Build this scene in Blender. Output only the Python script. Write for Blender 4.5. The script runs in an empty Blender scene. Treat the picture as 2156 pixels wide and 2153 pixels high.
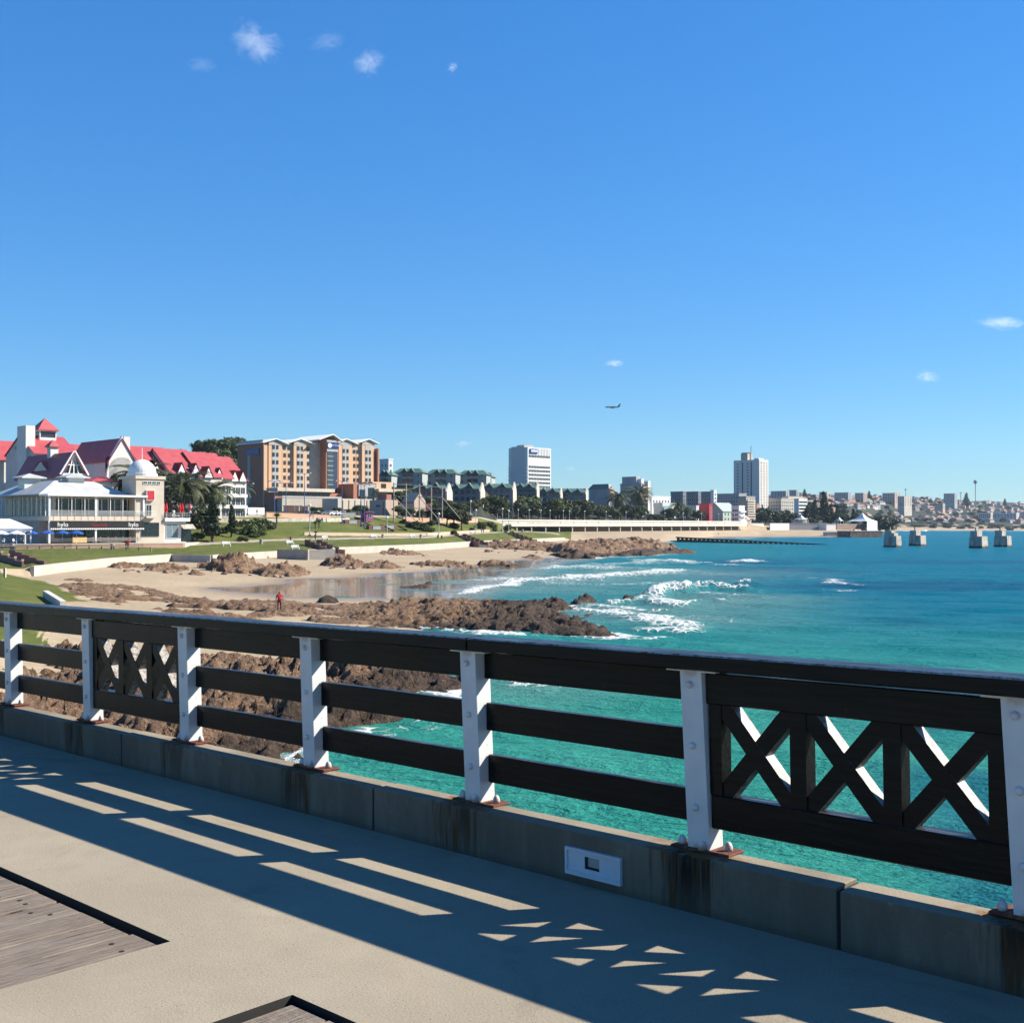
import bpy, bmesh, math, random
import numpy as np
from mathutils import Vector, Matrix, Quaternion

R = math.radians
random.seed(11)
rng = np.random.default_rng(11)
sc = bpy.context.scene
COL = sc.collection

# ------------------------------------------------------------------ camera
# eye 1.62 m above the pier deck, deck about 6.4 m above the sea
F = 2487.2            # focal length in photo pixels (2156 wide)
CX, CY = 1078.0, 1076.5
PITCH = 0.0119
EYE = 8.0
cam = bpy.data.objects.new('camera', bpy.data.cameras.new('camera'))
COL.objects.link(cam)
cam.data.sensor_fit = 'HORIZONTAL'
cam.data.sensor_width = 36.0
cam.data.lens = 36.0 * F / 2156.0
cam.data.clip_start = 0.05
cam.data.clip_end = 60000
cam.location = (0, 0, EYE)
cam.rotation_euler = (math.pi / 2 + PITCH, 0, 0)
sc.camera = cam

# ------------------------------------------------------------------ sky, sun, exposure
SUN_EL, SUN_AZ = R(36.0), R(79.3)      # azimuth clockwise from the view direction
SKY_STRENGTH = 0.096
world = bpy.data.worlds.new('World'); sc.world = world
world.use_nodes = True
wn, wl = world.node_tree.nodes, world.node_tree.links
wn.clear()
w_out = wn.new('ShaderNodeOutputWorld'); w_bg = wn.new('ShaderNodeBackground')
w_sky = wn.new('ShaderNodeTexSky'); w_sky.sky_type = 'NISHITA'
w_sky.sun_disc = False
w_sky.sun_elevation = SUN_EL; w_sky.sun_rotation = SUN_AZ
w_sky.altitude = 0; w_sky.air_density = 1.2; w_sky.dust_density = 0.0; w_sky.ozone_density = 6.0
w_gm = wn.new('ShaderNodeGamma'); w_gm.inputs['Gamma'].default_value = 0.65
w_hs = wn.new('ShaderNodeHueSaturation'); w_hs.inputs['Saturation'].default_value = 1.45
w_mx = wn.new('ShaderNodeMix'); w_mx.data_type = 'RGBA'; w_mx.blend_type = 'MULTIPLY'
w_mx.inputs[0].default_value = 1.0; w_mx.inputs[7].default_value = (0.655, 1.0, 1.365, 1)
wl.new(w_sky.outputs[0], w_gm.inputs['Color']); wl.new(w_gm.outputs[0], w_hs.inputs['Color'])
wl.new(w_hs.outputs[0], w_mx.inputs[6]); wl.new(w_mx.outputs[2], w_bg.inputs['Color'])
w_bg.inputs['Strength'].default_value = SKY_STRENGTH
wl.new(w_bg.outputs[0], w_out.inputs['Surface'])

S_VEC = Vector((math.cos(SUN_EL) * math.sin(SUN_AZ), math.cos(SUN_EL) * math.cos(SUN_AZ), math.sin(SUN_EL)))
sun = bpy.data.objects.new('sun', bpy.data.lights.new('sun', 'SUN'))
COL.objects.link(sun)
sun.data.energy = 5.0; sun.data.angle = R(0.53); sun.data.color = (1.0, 0.93, 0.81)
sun.rotation_euler = S_VEC.to_track_quat('Z', 'Y').to_euler()

sc.view_settings.view_transform = 'Standard'
sc.view_settings.look = 'None'
sc.view_settings.exposure = 1.15
sc.view_settings.gamma = 1.0
sc.view_settings.use_curve_mapping = False
sc.cycles.max_bounces = 8
sc.cycles.diffuse_bounces = 3
sc.cycles.glossy_bounces = 3
sc.cycles.transparent_max_bounces = 12
sc.cycles.volume_bounces = 1
sc.cycles.use_denoising = True
sc.cycles.use_adaptive_sampling = True
sc.cycles.adaptive_threshold = 0.02
sc.cycles.caustics_reflective = False
sc.cycles.caustics_refractive = False

# ------------------------------------------------------------------ measuring helpers
def ray(px, py):
    """direction of a photo pixel, world axes, eye at (0,0,EYE)"""
    dx = (px - CX) / F; dz = -(py - CY) / F
    c, s = math.cos(PITCH), math.sin(PITCH)
    return Vector((dx, c - dz * s, s + dz * c))
def at(px, py, Y):
    d = ray(px, py); t = Y / d.y
    return Vector((d.x * t, Y, EYE + d.z * t))
def gp(px, py, z=0.0):
    d = ray(px, py); t = (z - EYE) / d.z
    return Vector((d.x * t, d.y * t, z))
def X_at(px, Y):
    return (px - CX) / F * Y * 1.0
def hz(py, Y):
    return at(CX, py, Y).z

# ------------------------------------------------------------------ scene helpers
def tag(o, label=None, cat=None, group=None, kind=None):
    if label: o['label'] = label
    if cat: o['category'] = cat
    if group: o['group'] = group
    if kind or cat: o['kind'] = kind or 'thing'
    return o
def empty(name, loc=(0, 0, 0), rz=0.0):
    o = bpy.data.objects.new(name, None); COL.objects.link(o)
    o.location = loc; o.rotation_euler = (0, 0, rz); o.empty_display_size = 0.2
    return o
def link(name, mesh, parent=None, loc=None, rz=None, rot=None, scale=None):
    o = bpy.data.objects.new(name, mesh); COL.objects.link(o)
    if parent is not None: o.parent = parent
    if loc is not None: o.location = loc
    if rz is not None: o.rotation_euler = (0, 0, rz)
    if rot is not None: o.rotation_euler = rot
    if scale is not None: o.scale = scale if hasattr(scale, '__len__') else (scale,) * 3
    return o
def copy_tree(o, parent=None):
    c = o.copy(); COL.objects.link(c)
    if parent is not None: c.parent = parent
    for ch in o.children: copy_tree(ch, c)
    return c

class MB:
    """collects geometry for ONE mesh"""
    def __init__(s): s.v = []; s.f = []; s.m = []; s.mats = []; s.cur = 0; s.smooth = False
    def mat(s, m):
        if m not in s.mats: s.mats.append(m)
        s.cur = s.mats.index(m); return s
    def add(s, vs, fs):
        b = len(s.v); s.v += [tuple(v) for v in vs]
        s.f += [tuple(b + i for i in f) for f in fs]; s.m += [s.cur] * len(fs); return s
    def box(s, x0, x1, y0, y1, z0, z1, M=None):
        vs = [(x0,y0,z0),(x1,y0,z0),(x1,y1,z0),(x0,y1,z0),(x0,y0,z1),(x1,y0,z1),(x1,y1,z1),(x0,y1,z1)]
        if M is not None: vs = [M @ Vector(v) for v in vs]
        return s.add(vs, [(3,2,1,0),(4,5,6,7),(0,1,5,4),(1,2,6,5),(2,3,7,6),(3,0,4,7)])
    def cbox(s, cx, cy, cz, sx, sy, sz, M=None):
        return s.box(cx-sx/2, cx+sx/2, cy-sy/2, cy+sy/2, cz-sz/2, cz+sz/2, M)
    def tube(s, pts, rad, n=8, caps=True):
        pts = [Vector(p) for p in pts]
        if not hasattr(rad, '__len__'): rad = [rad] * len(pts)
        rings = []
        prev = None
        for i, p in enumerate(pts):
            d = (pts[min(i+1, len(pts)-1)] - pts[max(i-1, 0)])
            d = d.normalized() if d.length > 1e-9 else Vector((0,0,1))
            a = prev if prev is not None else (Vector((1,0,0)) if abs(d.x) < .9 else Vector((0,1,0)))
            u = (a - d * a.dot(d)).normalized(); prev = u; w = d.cross(u)
            rings.append([p + (u*math.cos(2*math.pi*k/n) + w*math.sin(2*math.pi*k/n)) * rad[i] for k in range(n)])
        vs = [v for r in rings for v in r]; fs = []
        for i in range(len(pts)-1):
            for k in range(n):
                fs.append((i*n+k, i*n+(k+1)%n, (i+1)*n+(k+1)%n, (i+1)*n+k))
        if caps:
            fs.append(tuple(reversed(range(n)))); fs.append(tuple((len(pts)-1)*n+k for k in range(n)))
        return s.add(vs, fs)
    def lathe(s, prof, n=16, c=(0,0,0), ph=0.0):
        vs = []; fs = []
        for r, z in prof:
            for k in range(n):
                a = ph + 2*math.pi*k/n
                vs.append((c[0]+r*math.cos(a), c[1]+r*math.sin(a), c[2]+z))
        for i in range(len(prof)-1):
            for k in range(n):
                fs.append((i*n+k, i*n+(k+1)%n, (i+1)*n+(k+1)%n, (i+1)*n+k))
        fs.append(tuple(reversed(range(n)))); fs.append(tuple((len(prof)-1)*n+k for k in range(n)))
        return s.add(vs, fs)
    def prism(s, poly, z0, z1, M=None):
        n = len(poly)
        vs = [(x, y, z0) for x, y in poly] + [(x, y, z1) for x, y in poly]
        if M is not None: vs = [M @ Vector(v) for v in vs]
        return s.add(vs, [tuple(reversed(range(n))), tuple(range(n, 2*n))] + [(i, (i+1)%n, n+(i+1)%n, n+i) for i in range(n)])
    def quad(s, a, b, c, d): return s.add([a, b, c, d], [(0,1,2,3)])
    def mesh(s, name, mat=None, smooth=False):
        me = bpy.data.meshes.new(name)
        me.from_pydata(s.v, [], s.f)
        mats = s.mats or ([mat] if mat else [])
        for m in mats: me.materials.append(m)
        if len(mats) > 1: me.polygons.foreach_set('material_index', s.m)
        if smooth: me.polygons.foreach_set('use_smooth', [True]*len(me.polygons))
        me.update(); return me
    def build(s, name, mat=None, parent=None, loc=None, rz=None, smooth=False, rot=None, scale=None):
        return link(name, s.mesh(name, mat, smooth), parent, loc, rz, rot, scale)

def bevel(me, w=0.01, seg=1, ang=30):
    bm = bmesh.new(); bm.from_mesh(me)
    es = [e for e in bm.edges if len(e.link_faces) == 2 and e.calc_face_angle(0) > R(ang)]
    bmesh.ops.bevel(bm, geom=es, offset=w, segments=seg, affect='EDGES', profile=0.6)
    bm.to_mesh(me); bm.free(); me.update(); return me

# ------------------------------------------------------------------ numpy noise
def _hash(ix, iy, seed):
    h = (ix.astype(np.int64) * 374761393 + iy.astype(np.int64) * 668265263 + seed * 974711) & 0xffffffff
    h = ((h ^ (h >> 13)) * 1274126177) & 0xffffffff
    h = ((h ^ (h >> 16)) * 2246822519) & 0xffffffff
    return ((h ^ (h >> 15)) & 0xffffff) / float(0xffffff)
def vnoise(x, y, seed=0):
    ix = np.floor(x); iy = np.floor(y); fx = x - ix; fy = y - iy
    fx = fx*fx*fx*(fx*(fx*6-15)+10); fy = fy*fy*fy*(fy*(fy*6-15)+10)
    a = _hash(ix, iy, seed); b = _hash(ix+1, iy, seed); c = _hash(ix, iy+1, seed); d = _hash(ix+1, iy+1, seed)
    return (a*(1-fx)+b*fx)*(1-fy) + (c*(1-fx)+d*fx)*fy
def fbm(x, y, octv=4, seed=0, lac=2.03, gain=.5):
    s = 0; a = 1; t = 0
    for o in range(octv):
        s = s + a*vnoise(x, y, seed+o*17); t += a; a *= gain; x = x*lac+3.1; y = y*lac+7.7
    return s/t
def worley(x, y, seed=0):
    """nearest and second cell distance, cell value, and a tilted facet for each cell"""
    ix = np.floor(x); iy = np.floor(y)
    f1 = np.full(np.shape(x), 9.); f2 = np.full(np.shape(x), 9.); cid = np.zeros(np.shape(x)); tl = np.zeros(np.shape(x))
    for dx in (-1,0,1):
        for dy in (-1,0,1):
            cx = ix+dx; cy = iy+dy
            px = cx+_hash(cx, cy, seed); py = cy+_hash(cx, cy, seed+5)
            d = np.hypot(px-x, py-y)
            m = d < f1
            f2 = np.where(m, f1, np.minimum(f2, d)); h = _hash(cx, cy, seed+9); cid = np.where(m, h, cid); f1 = np.where(m, d, f1)
            a = h*43.7; tl = np.where(m, (x-px)*np.cos(a)+(y-py)*np.sin(a), tl)
    return f1, f2, cid, tl
def sstep(a, b, x):
    t = np.clip((x-a)/(b-a), 0, 1); return t*t*(3-2*t)
def poly_sd(px, py, poly):
    """signed distance to a polygon, positive inside"""
    n = len(poly); d = np.full(np.shape(px), 1e9); ins = np.zeros(np.shape(px), bool)
    for i in range(n):
        x0, y0 = poly[i]; x1, y1 = poly[(i+1) % n]
        ex, ey = x1-x0, y1-y0
        t = np.clip(((px-x0)*ex+(py-y0)*ey)/(ex*ex+ey*ey+1e-12), 0, 1)
        d = np.minimum(d, np.hypot(px-x0-t*ex, py-y0-t*ey))
        c = ((y0 > py) != (y1 > py))
        with np.errstate(divide='ignore', invalid='ignore'):
            xx = (x1-x0)*(py-y0)/((y1-y0) if y1 != y0 else 1e-12)+x0
        ins ^= c & (px < xx)
    return np.where(ins, d, -d)
def line_d(px, py, pl):
    d = np.full(np.shape(px), 1e9)
    for (x0, y0), (x1, y1) in zip(pl[:-1], pl[1:]):
        ex, ey = x1-x0, y1-y0
        t = np.clip(((px-x0)*ex+(py-y0)*ey)/(ex*ex+ey*ey+1e-12), 0, 1)
        d = np.minimum(d, np.hypot(px-x0-t*ex, py-y0-t*ey))
    return d
def grid_mesh(name, X, Y, Z, mat, attrs=None, smooth=True):
    nr, nc = X.shape
    me = bpy.data.meshes.new(name)
    me.vertices.add(nr*nc)
    co = np.stack([X, Y, Z], -1).reshape(-1).astype(np.float32)
    me.vertices.foreach_set('co', co)
    i = np.arange(nr*nc).reshape(nr, nc)
    q = np.stack([i[:-1,:-1], i[:-1,1:], i[1:,1:], i[1:,:-1]], -1).reshape(-1, 4)
    nf = len(q)
    me.loops.add(nf*4); me.polygons.add(nf)
    me.loops.foreach_set('vertex_index', q.reshape(-1).astype(np.int32))
    me.polygons.foreach_set('loop_start', np.arange(0, nf*4, 4, dtype=np.int32))
    if smooth: me.polygons.foreach_set('use_smooth', np.ones(nf, bool))
    me.materials.append(mat)
    for k, v in (attrs or {}).items():
        a = me.attributes.new(k, 'FLOAT', 'POINT'); a.data.foreach_set('value', v.reshape(-1).astype(np.float32))
    me.update(calc_edges=True)
    return me

# ------------------------------------------------------------------ materials
class NT:
    def __init__(s, name):
        s.m = bpy.data.materials.new(name); s.m.use_nodes = True
        s.t = s.m.node_tree; s.t.nodes.clear()
        s.out = s.n('ShaderNodeOutputMaterial'); s.p = s.n('ShaderNodeBsdfPrincipled')
        s.l(s.p.outputs[0], s.out.inputs['Surface'])
        s.tc = s.n('ShaderNodeTexCoord'); s.geo = s.n('ShaderNodeNewGeometry')
    def n(s, t, **kw):
        x = s.t.nodes.new(t)
        for k, v in kw.items(): setattr(x, k, v)
        return x
    def l(s, a, b): s.t.links.new(a, b)
    def set(s, inp, v):
        if hasattr(v, 'is_output') or isinstance(v, bpy.types.NodeSocket): s.l(v, inp)
        else: inp.default_value = v
    def noise(s, vec, scale, detail=4, rough=.55, dist=0.0):
        x = s.n('ShaderNodeTexNoise'); x.inputs['Scale'].default_value = scale
        x.inputs['Detail'].default_value = detail; x.inputs['Roughness'].default_value = rough; x.inputs['Distortion'].default_value = dist
        s.l(vec, x.inputs['Vector']); return x.outputs['Fac']
    def vor(s, vec, scale, feature='F1', out='Distance'):
        x = s.n('ShaderNodeTexVoronoi', feature=feature); x.inputs['Scale'].default_value = scale
        s.l(vec, x.inputs['Vector']); return x.outputs[out]
    def ramp(s, fac, stops):
        x = s.n('ShaderNodeValToRGB'); e = x.color_ramp.elements
        while len(e) < len(stops): e.new(.5)
        for k, (p, c) in enumerate(stops):
            e[k].position = p; e[k].color = c if len(c) == 4 else (*c, 1)
        s.l(fac, x.inputs['Fac']); return x.outputs['Color']
    def mr(s, v, a, b, c=0., d=1., smooth=True):
        x = s.n('ShaderNodeMapRange'); x.interpolation_type = 'SMOOTHSTEP' if smooth else 'LINEAR'
        s.set(x.inputs['Value'], v)
        for k, q in zip(('From Min','From Max','To Min','To Max'), (a, b, c, d)): s.set(x.inputs[k], q)
        return x.outputs['Result']
    def math(s, op, a, b=0.):
        x = s.n('ShaderNodeMath', operation=op); s.set(x.inputs[0], a); s.set(x.inputs[1], b); return x.outputs[0]
    def mix(s, fac, a, b, mode='MIX'):
        x = s.n('ShaderNodeMix', data_type='RGBA', blend_type=mode)
        s.set(x.inputs[0], fac)
        for i, v in ((6, a), (7, b)):
            s.set(x.inputs[i], v if isinstance(v, bpy.types.NodeSocket) else (*v, 1) if len(v) == 3 else v)
        return x.outputs[2]
    def mapping(s, vec, scale=(1,1,1), rot=(0,0,0), loc=(0,0,0)):
        x = s.n('ShaderNodeMapping'); x.inputs['Scale'].default_value = scale; x.inputs['Rotation'].default_value = rot
        x.inputs['Location'].default_value = loc; s.l(vec, x.inputs['Vector']); return x.outputs[0]
    def sep(s, vec):
        x = s.n('ShaderNodeSeparateXYZ'); s.l(vec, x.inputs[0]); return x.outputs
    def attr(s, name):
        x = s.n('ShaderNodeAttribute'); x.attribute_name = name; return x.outputs['Fac']
    def bump(s, h, strength=.3, dist=.02, normal=None):
        x = s.n('ShaderNodeBump'); x.inputs['Strength'].default_value = strength; x.inputs['Distance'].default_value = dist
        s.l(h, x.inputs['Height'])
        if normal is not None: s.l(normal, x.inputs['Normal'])
        return x.outputs[0]
    def fin(s, color=None, rough=None, normal=None, **kw):
        if color is not None: s.set(s.p.inputs['Base Color'], color if isinstance(color, bpy.types.NodeSocket) else (*color, 1))
        if rough is not None: s.set(s.p.inputs['Roughness'], rough)
        if normal is not None: s.l(normal, s.p.inputs['Normal'])
        for k, v in kw.items(): s.set(s.p.inputs[k.replace('_', ' ')], v)
        return s.m

_mc = {}
def M(name, c, rough=.75, var=.12, scale=2.0, bump=0.0, bscale=None, metal=0.0, rand=0.0, spec=.4, c2=None, world_space=False):
    """plain weathered surface: colour with soft cloudy variation"""
    if name in _mc: return _mc[name]
    c = tuple(x*.8 for x in c)
    t = NT(name)
    vec = t.geo.outputs['Position'] if world_space else t.tc.outputs['Object']
    nz = t.noise(vec, scale, 5, .6)
    a = tuple(max(0, x*(1-var)) for x in c); b = tuple(min(1, x*(1+var)) for x in c) if c2 is None else c2
    col = t.mix(t.mr(nz, .3, .7), a, b)
    if rand:
        oi = t.n('ShaderNodeObjectInfo')
        hs = t.n('ShaderNodeHueSaturation'); t.l(col, hs.inputs['Color'])
        t.l(t.mr(oi.outputs['Random'], 0, 1, 1-rand, 1+rand, False), hs.inputs['Value'])
        t.l(t.mr(oi.outputs['Random'], 0, 1, .5-rand*.08, .5+rand*.08, False), hs.inputs['Hue'])
        col = hs.outputs[0]
    nrm = t.bump(t.noise(vec, bscale or scale*6, 4), bump, .05) if bump else None
    m = t.fin(col, rough, nrm, Metallic=metal, Specular_IOR_Level=spec)
    _mc[name] = m; return m
# ================================================================== PIER
PU = Vector((0.72263635, -0.69108596, 0.01403237))
PV = Vector((-0.691154010, -0.722707501, 0.0000466))
PW = Vector((-0.01010907, 0.00973223, 0.99990154))
P_D, P_HD = 4.3147, 1.62
PO = Vector((0, 0, EYE)) - PV*P_D - PW*P_HD
PIER = Matrix(((PU.x, -PV.x, PW.x, PO.x), (PU.y, -PV.y, PW.y, PO.y), (PU.z, -PV.z, PW.z, PO.z), (0, 0, 0, 1)))
def pier_obj(o): o.matrix_world = PIER; return o

PL, PU1, PWID = 1.4125, -10.0193, 0.1143

# --- materials
def m_deck():
    t = NT('worn_concrete'); v = t.tc.outputs['Object']
    big = t.noise(v, .55, 5, .6); med = t.noise(v, 5.0, 5, .65); fine = t.noise(v, 95, 3, .7); spk = t.vor(v, 130)
    c = t.mix(t.mr(big, .3, .7), (.240, .203, .146), (.310, .264, .192))
    c = t.mix(t.mr(med, .35, .72), c, (.255, .218, .160))
    c = t.mix(t.mr(fine, .56, .72, 0, .6), c, (.38, .33, .25))
    c = t.mix(t.mr(fine, .44, .30, 0, .6), c, (.10, .085, .062))
    blot = t.noise(v, 2.1, 6, .7, 1.2)
    c = t.mix(t.mr(blot, .62, .75, 0, .35), c, (.14, .122, .098))
    patch = t.noise(v, .9, 6, .72, .8); c = t.mix(t.mr(patch, .52, .66, 0, .38), c, (.30, .262, .20)); c = t.mix(t.mr(patch, .44, .34, 0, .40), c, (.155, .132, .098))
    crack = t.vor(t.mapping(v, (1, .55, 1)), .55, 'DISTANCE_TO_EDGE')
    pit = t.math('MULTIPLY', t.mr(t.vor(v, 42), .16, .07), t.mr(t.noise(v, 6, 2), .5, .62))
    c = t.mix(t.math('MULTIPLY', pit, .7), c, (.05, .042, .034))
    h = t.math('SUBTRACT', t.math('ADD', t.math('MULTIPLY', fine, .6), t.math('MULTIPLY', spk, .3)), t.math('MULTIPLY', pit, .8))
    return t.fin(c, .88, t.bump(h, .35, .006), Specular_IOR_Level=.25)
def m_kerb():
    t = NT('stained_kerb_concrete'); v = t.tc.outputs['Object']; s = t.sep(v)
    big = t.noise(v, 1.3, 5, .62); fine = t.noise(v, 60, 4, .7)
    c = t.mix(t.mr(big, .3, .7), (.175, .148, .108), (.275, .234, .172))
    c = t.mix(t.mr(fine, .6, .75, 0, .4), c, (.30, .26, .20)); c = t.mix(t.mr(fine, .42, .28, 0, .5), c, (.07, .06, .048))
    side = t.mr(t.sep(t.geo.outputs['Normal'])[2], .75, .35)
    side_shade = t.noise(t.mapping(v, (3.5, 3.5, .8)), 1.4, 6, .7)
    c = t.mix(t.math('MULTIPLY', side, t.mr(side_shade, .3, .62, .45, .85)), c, (.095, .082, .060))  # darkens the kerb's side faces in the colour to deepen their shade
    lich = t.math('MULTIPLY', t.mr(t.noise(v, 9, 5, .7), .6, .72), .5); c = t.mix(lich, c, (.24, .21, .155))
    # rust and grime running down below each post foot
    ph = t.math('FRACT', t.math('DIVIDE', t.math('ADD', s[0], -PU1 + PWID/2 + PL*20.5), PL))
    wob = t.math('MULTIPLY', t.math('SUBTRACT', t.noise(t.mapping(v, (9, 9, .6)), 2.2, 4, .6), .5), .22)
    dx = t.math('ABSOLUTE', t.math('ADD', t.math('SUBTRACT', ph, .5), wob))
    amt = t.mr(t.noise(t.mapping(v, (.45, 0, 0)), 1.7, 2), .35, .65, .6, 1.0)
    st = t.math('MULTIPLY', t.math('MULTIPLY', amt, t.mr(dx, .13, .05)), t.mr(s[2], .0, .2, .55, 1.0))
    st = t.math('MULTIPLY', st, t.mr(t.noise(t.mapping(v, (16, 16, 1.2)), 1.6, 4, .6), .3, .6, .25, 1))
    c = t.mix(st, c, (.012, .007, .003))
    run = t.math('MULTIPLY', t.mr(dx, .15, .09), t.mr(t.noise(t.mapping(v, (30, 30, 2)), 1.5, 3), .52, .66))
    c = t.mix(t.math('MULTIPLY', run, .9), c, (.085, .036, .008))
    # orange iron bleed on the top by the plates
    top = t.math('MULTIPLY', t.mr(t.sep(t.geo.outputs['Normal'])[2], .6, .9), t.mr(dx, .26, .07))
    c = t.mix(t.math('MULTIPLY', top, t.mr(t.noise(v, 14, 4), .42, .66)), c, (.20, .075, .02))
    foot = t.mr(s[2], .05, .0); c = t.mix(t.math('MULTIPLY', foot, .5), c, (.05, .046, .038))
    return t.fin(c, .9, t.bump(fine, .4, .008), Specular_IOR_Level=.2)
def m_black():
    t = NT('tarred_black_timber'); v = t.tc.outputs['Object']
    g = t.noise(t.mapping(v, (1.5, 30, 30)), 2.0, 5, .65); n2 = t.noise(v, 11, 5, .65); n3 = t.noise(v, 2.3, 4)
    c = t.mix(t.mr(g, .35, .7), (.004, .0045, .0045), (.011, .011, .0105))
    c = t.mix(t.mr(n2, .66, .76, 0, .7), c, (.030, .019, .013))
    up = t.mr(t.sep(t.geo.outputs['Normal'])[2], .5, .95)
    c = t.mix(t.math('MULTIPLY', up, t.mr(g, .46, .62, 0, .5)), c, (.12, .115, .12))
    rg = t.mr(n3, .3, .7, .24, .36)
    return t.fin(c, rg, t.bump(t.math('ADD', g, t.math('MULTIPLY', n2, .5)), .25, .004), Specular_IOR_Level=.13)
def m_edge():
    t = NT('worn_glare_edge'); v = t.tc.outputs['Object']; n = t.noise(v, 26, 6, .75); n2 = t.noise(v, 70, 3, .6)  # pale wear; its brightness also stands in for sun glare on the braces
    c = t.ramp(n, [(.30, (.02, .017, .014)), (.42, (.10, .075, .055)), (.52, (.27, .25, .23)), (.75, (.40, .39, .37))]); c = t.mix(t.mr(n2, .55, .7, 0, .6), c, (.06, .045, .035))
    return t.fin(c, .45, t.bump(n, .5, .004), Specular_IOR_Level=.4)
def m_white():
    t = NT('chipped_white_paint'); v = t.tc.outputs['Object']; s = t.sep(v)
    n = t.noise(v, 3.5, 4); c = t.mix(t.mr(n, .3, .7), (.50, .51, .50), (.60, .60, .58))
    ch = t.noise(v, 34, 4, .62); c = t.mix(t.mr(ch, .715, .74), c, (.10, .035, .025))
    dr = t.noise(t.mapping(v, (40, 40, 3)), 1.5, 4); c = t.mix(t.mr(dr, .6, .78, 0, .35), c, (.45, .40, .34))
    r2 = t.math('MULTIPLY', t.mr(s[2], .93, 1.03), t.mr(t.noise(v, 5, 3), .50, .68)); c = t.mix(r2, c, (.24, .09, .035))
    r3 = t.math('MULTIPLY', t.mr(s[2], .34, .24), t.mr(t.noise(v, 9, 3), .45, .65)); c = t.mix(r3, c, (.30, .13, .06))
    return t.fin(c, .42, t.bump(ch, .15, .003), Specular_IOR_Level=.45)
def m_rust():
    t = NT('flaking_rust'); v = t.tc.outputs['Object']; n = t.noise(v, 28, 5, .7)
    return t.fin(t.ramp(n, [(.3, (.025, .010, .008)), (.50, (.11, .026, .012)), (.62, (.20, .062, .022)), (.74, (.40, .30, .22))]), .85, t.bump(n, .8, .008))
def m_plank():
    t = NT('weathered_plank'); v = t.tc.outputs['Object']; oi = t.n('ShaderNodeObjectInfo')
    vv = t.n('ShaderNodeVectorMath', operation='ADD'); t.l(v, vv.inputs[0])
    cb = t.n('ShaderNodeCombineXYZ'); t.l(t.math('MULTIPLY', oi.outputs['Random'], 17.0), cb.inputs[0]); t.l(t.math('MULTIPLY', oi.outputs['Random'], 9.0), cb.inputs[1]); t.l(cb.outputs[0], vv.inputs[1]); v = vv.outputs[0]
    g = t.noise(t.mapping(v, (26, 1.1, 1)), 2.0, 6, .68, .6); g2 = t.noise(t.mapping(v, (70, 2.0, 1)), 2.0, 4, .6); n = t.noise(v, 3, 4)
    saw = t.noise(t.mapping(v, (4, 55, 1)), 1.0, 3, .6, .4)
    c = t.mix(t.mr(g, .3, .7), (.14, .105, .080), (.29, .24, .185)); c = t.mix(t.mr(g2, .62, .5, 0, .6), c, (.155, .122, .096))
    c = t.mix(t.mr(g2, .44, .34), c, (.030, .022, .017)); c = t.mix(t.mr(t.noise(t.mapping(v, (34, .7, 1)), 2.3, 5, .7, .8), .40, .32), c, (.022, .016, .012)); c = t.mix(t.mr(n, .4, .7, 0, .45), c, (.22, .19, .155))
    c = t.mix(t.math('MULTIPLY', t.mr(saw, .5, .62), t.mr(oi.outputs['Random'], .5, .6, 0, .5)), c, (.30, .27, .235))
    return t.fin(c, .85, t.bump(t.math('ADD', g, g2), .9, .012), Specular_IOR_Level=.25)
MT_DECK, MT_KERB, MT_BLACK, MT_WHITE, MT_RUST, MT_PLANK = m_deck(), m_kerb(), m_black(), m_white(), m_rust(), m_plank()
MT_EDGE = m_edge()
MT_DARKHOLE = M('dark_gap', (.02, .018, .016), .9)

# --- deck with recessed timber bays
BAYW, BAYG = 2.0, 0.83
bays = [(-4.34 - BAYW - (BAYW+BAYG), -4.34 - (BAYW+BAYG)), (-4.34 - BAYW, -4.34), (-3.51, -3.51 + BAYW), (-3.51 + BAYW + BAYG, -3.51 + 2*BAYW + BAYG)]
BV0, BV1 = 1.80, 3.30
us = sorted({-40.0, 14.0} | {a for b in bays for a in b}); ys = [-8.0, -BV1, -BV0, 0.12]
d = MB().mat(MT_DECK)
for i in range(len(us)-1):
    for j in range(len(ys)-1):
        hole = j == 1 and any(abs(us[i]-a) < 1e-6 for a, b in bays)
        x0, x1, y0, y1 = us[i], us[i+1], ys[j], ys[j+1]
        if not hole: d.quad((x0,y0,0),(x1,y0,0),(x1,y1,0),(x0,y1,0))
        else:
            z = -.12; d.mat(MT_DARKHOLE)  # recess faces coloured dark to hold the shade of the gap
            d.quad((x0,y0,z),(x1,y0,z),(x1,y1,z),(x0,y1,z))
            d.quad((x0,y1,0),(x1,y1,0),(x1,y1,z),(x0,y1,z)); d.quad((x0,y0,z),(x1,y0,z),(x1,y0,0),(x0,y0,0))
            d.quad((x0,y0,0),(x0,y1,0),(x0,y1,z),(x0,y0,z)); d.quad((x1,y1,0),(x1,y0,0),(x1,y0,z),(x1,y1,z)); d.mat(MT_DECK)
d.box(-40, 14, -8, .12, -.6, -.13)
deck = tag(pier_obj(d.build('pier_deck', MT_DECK)), 'worn concrete walkway of the pier', None, None, 'structure')
random.seed(4)
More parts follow.
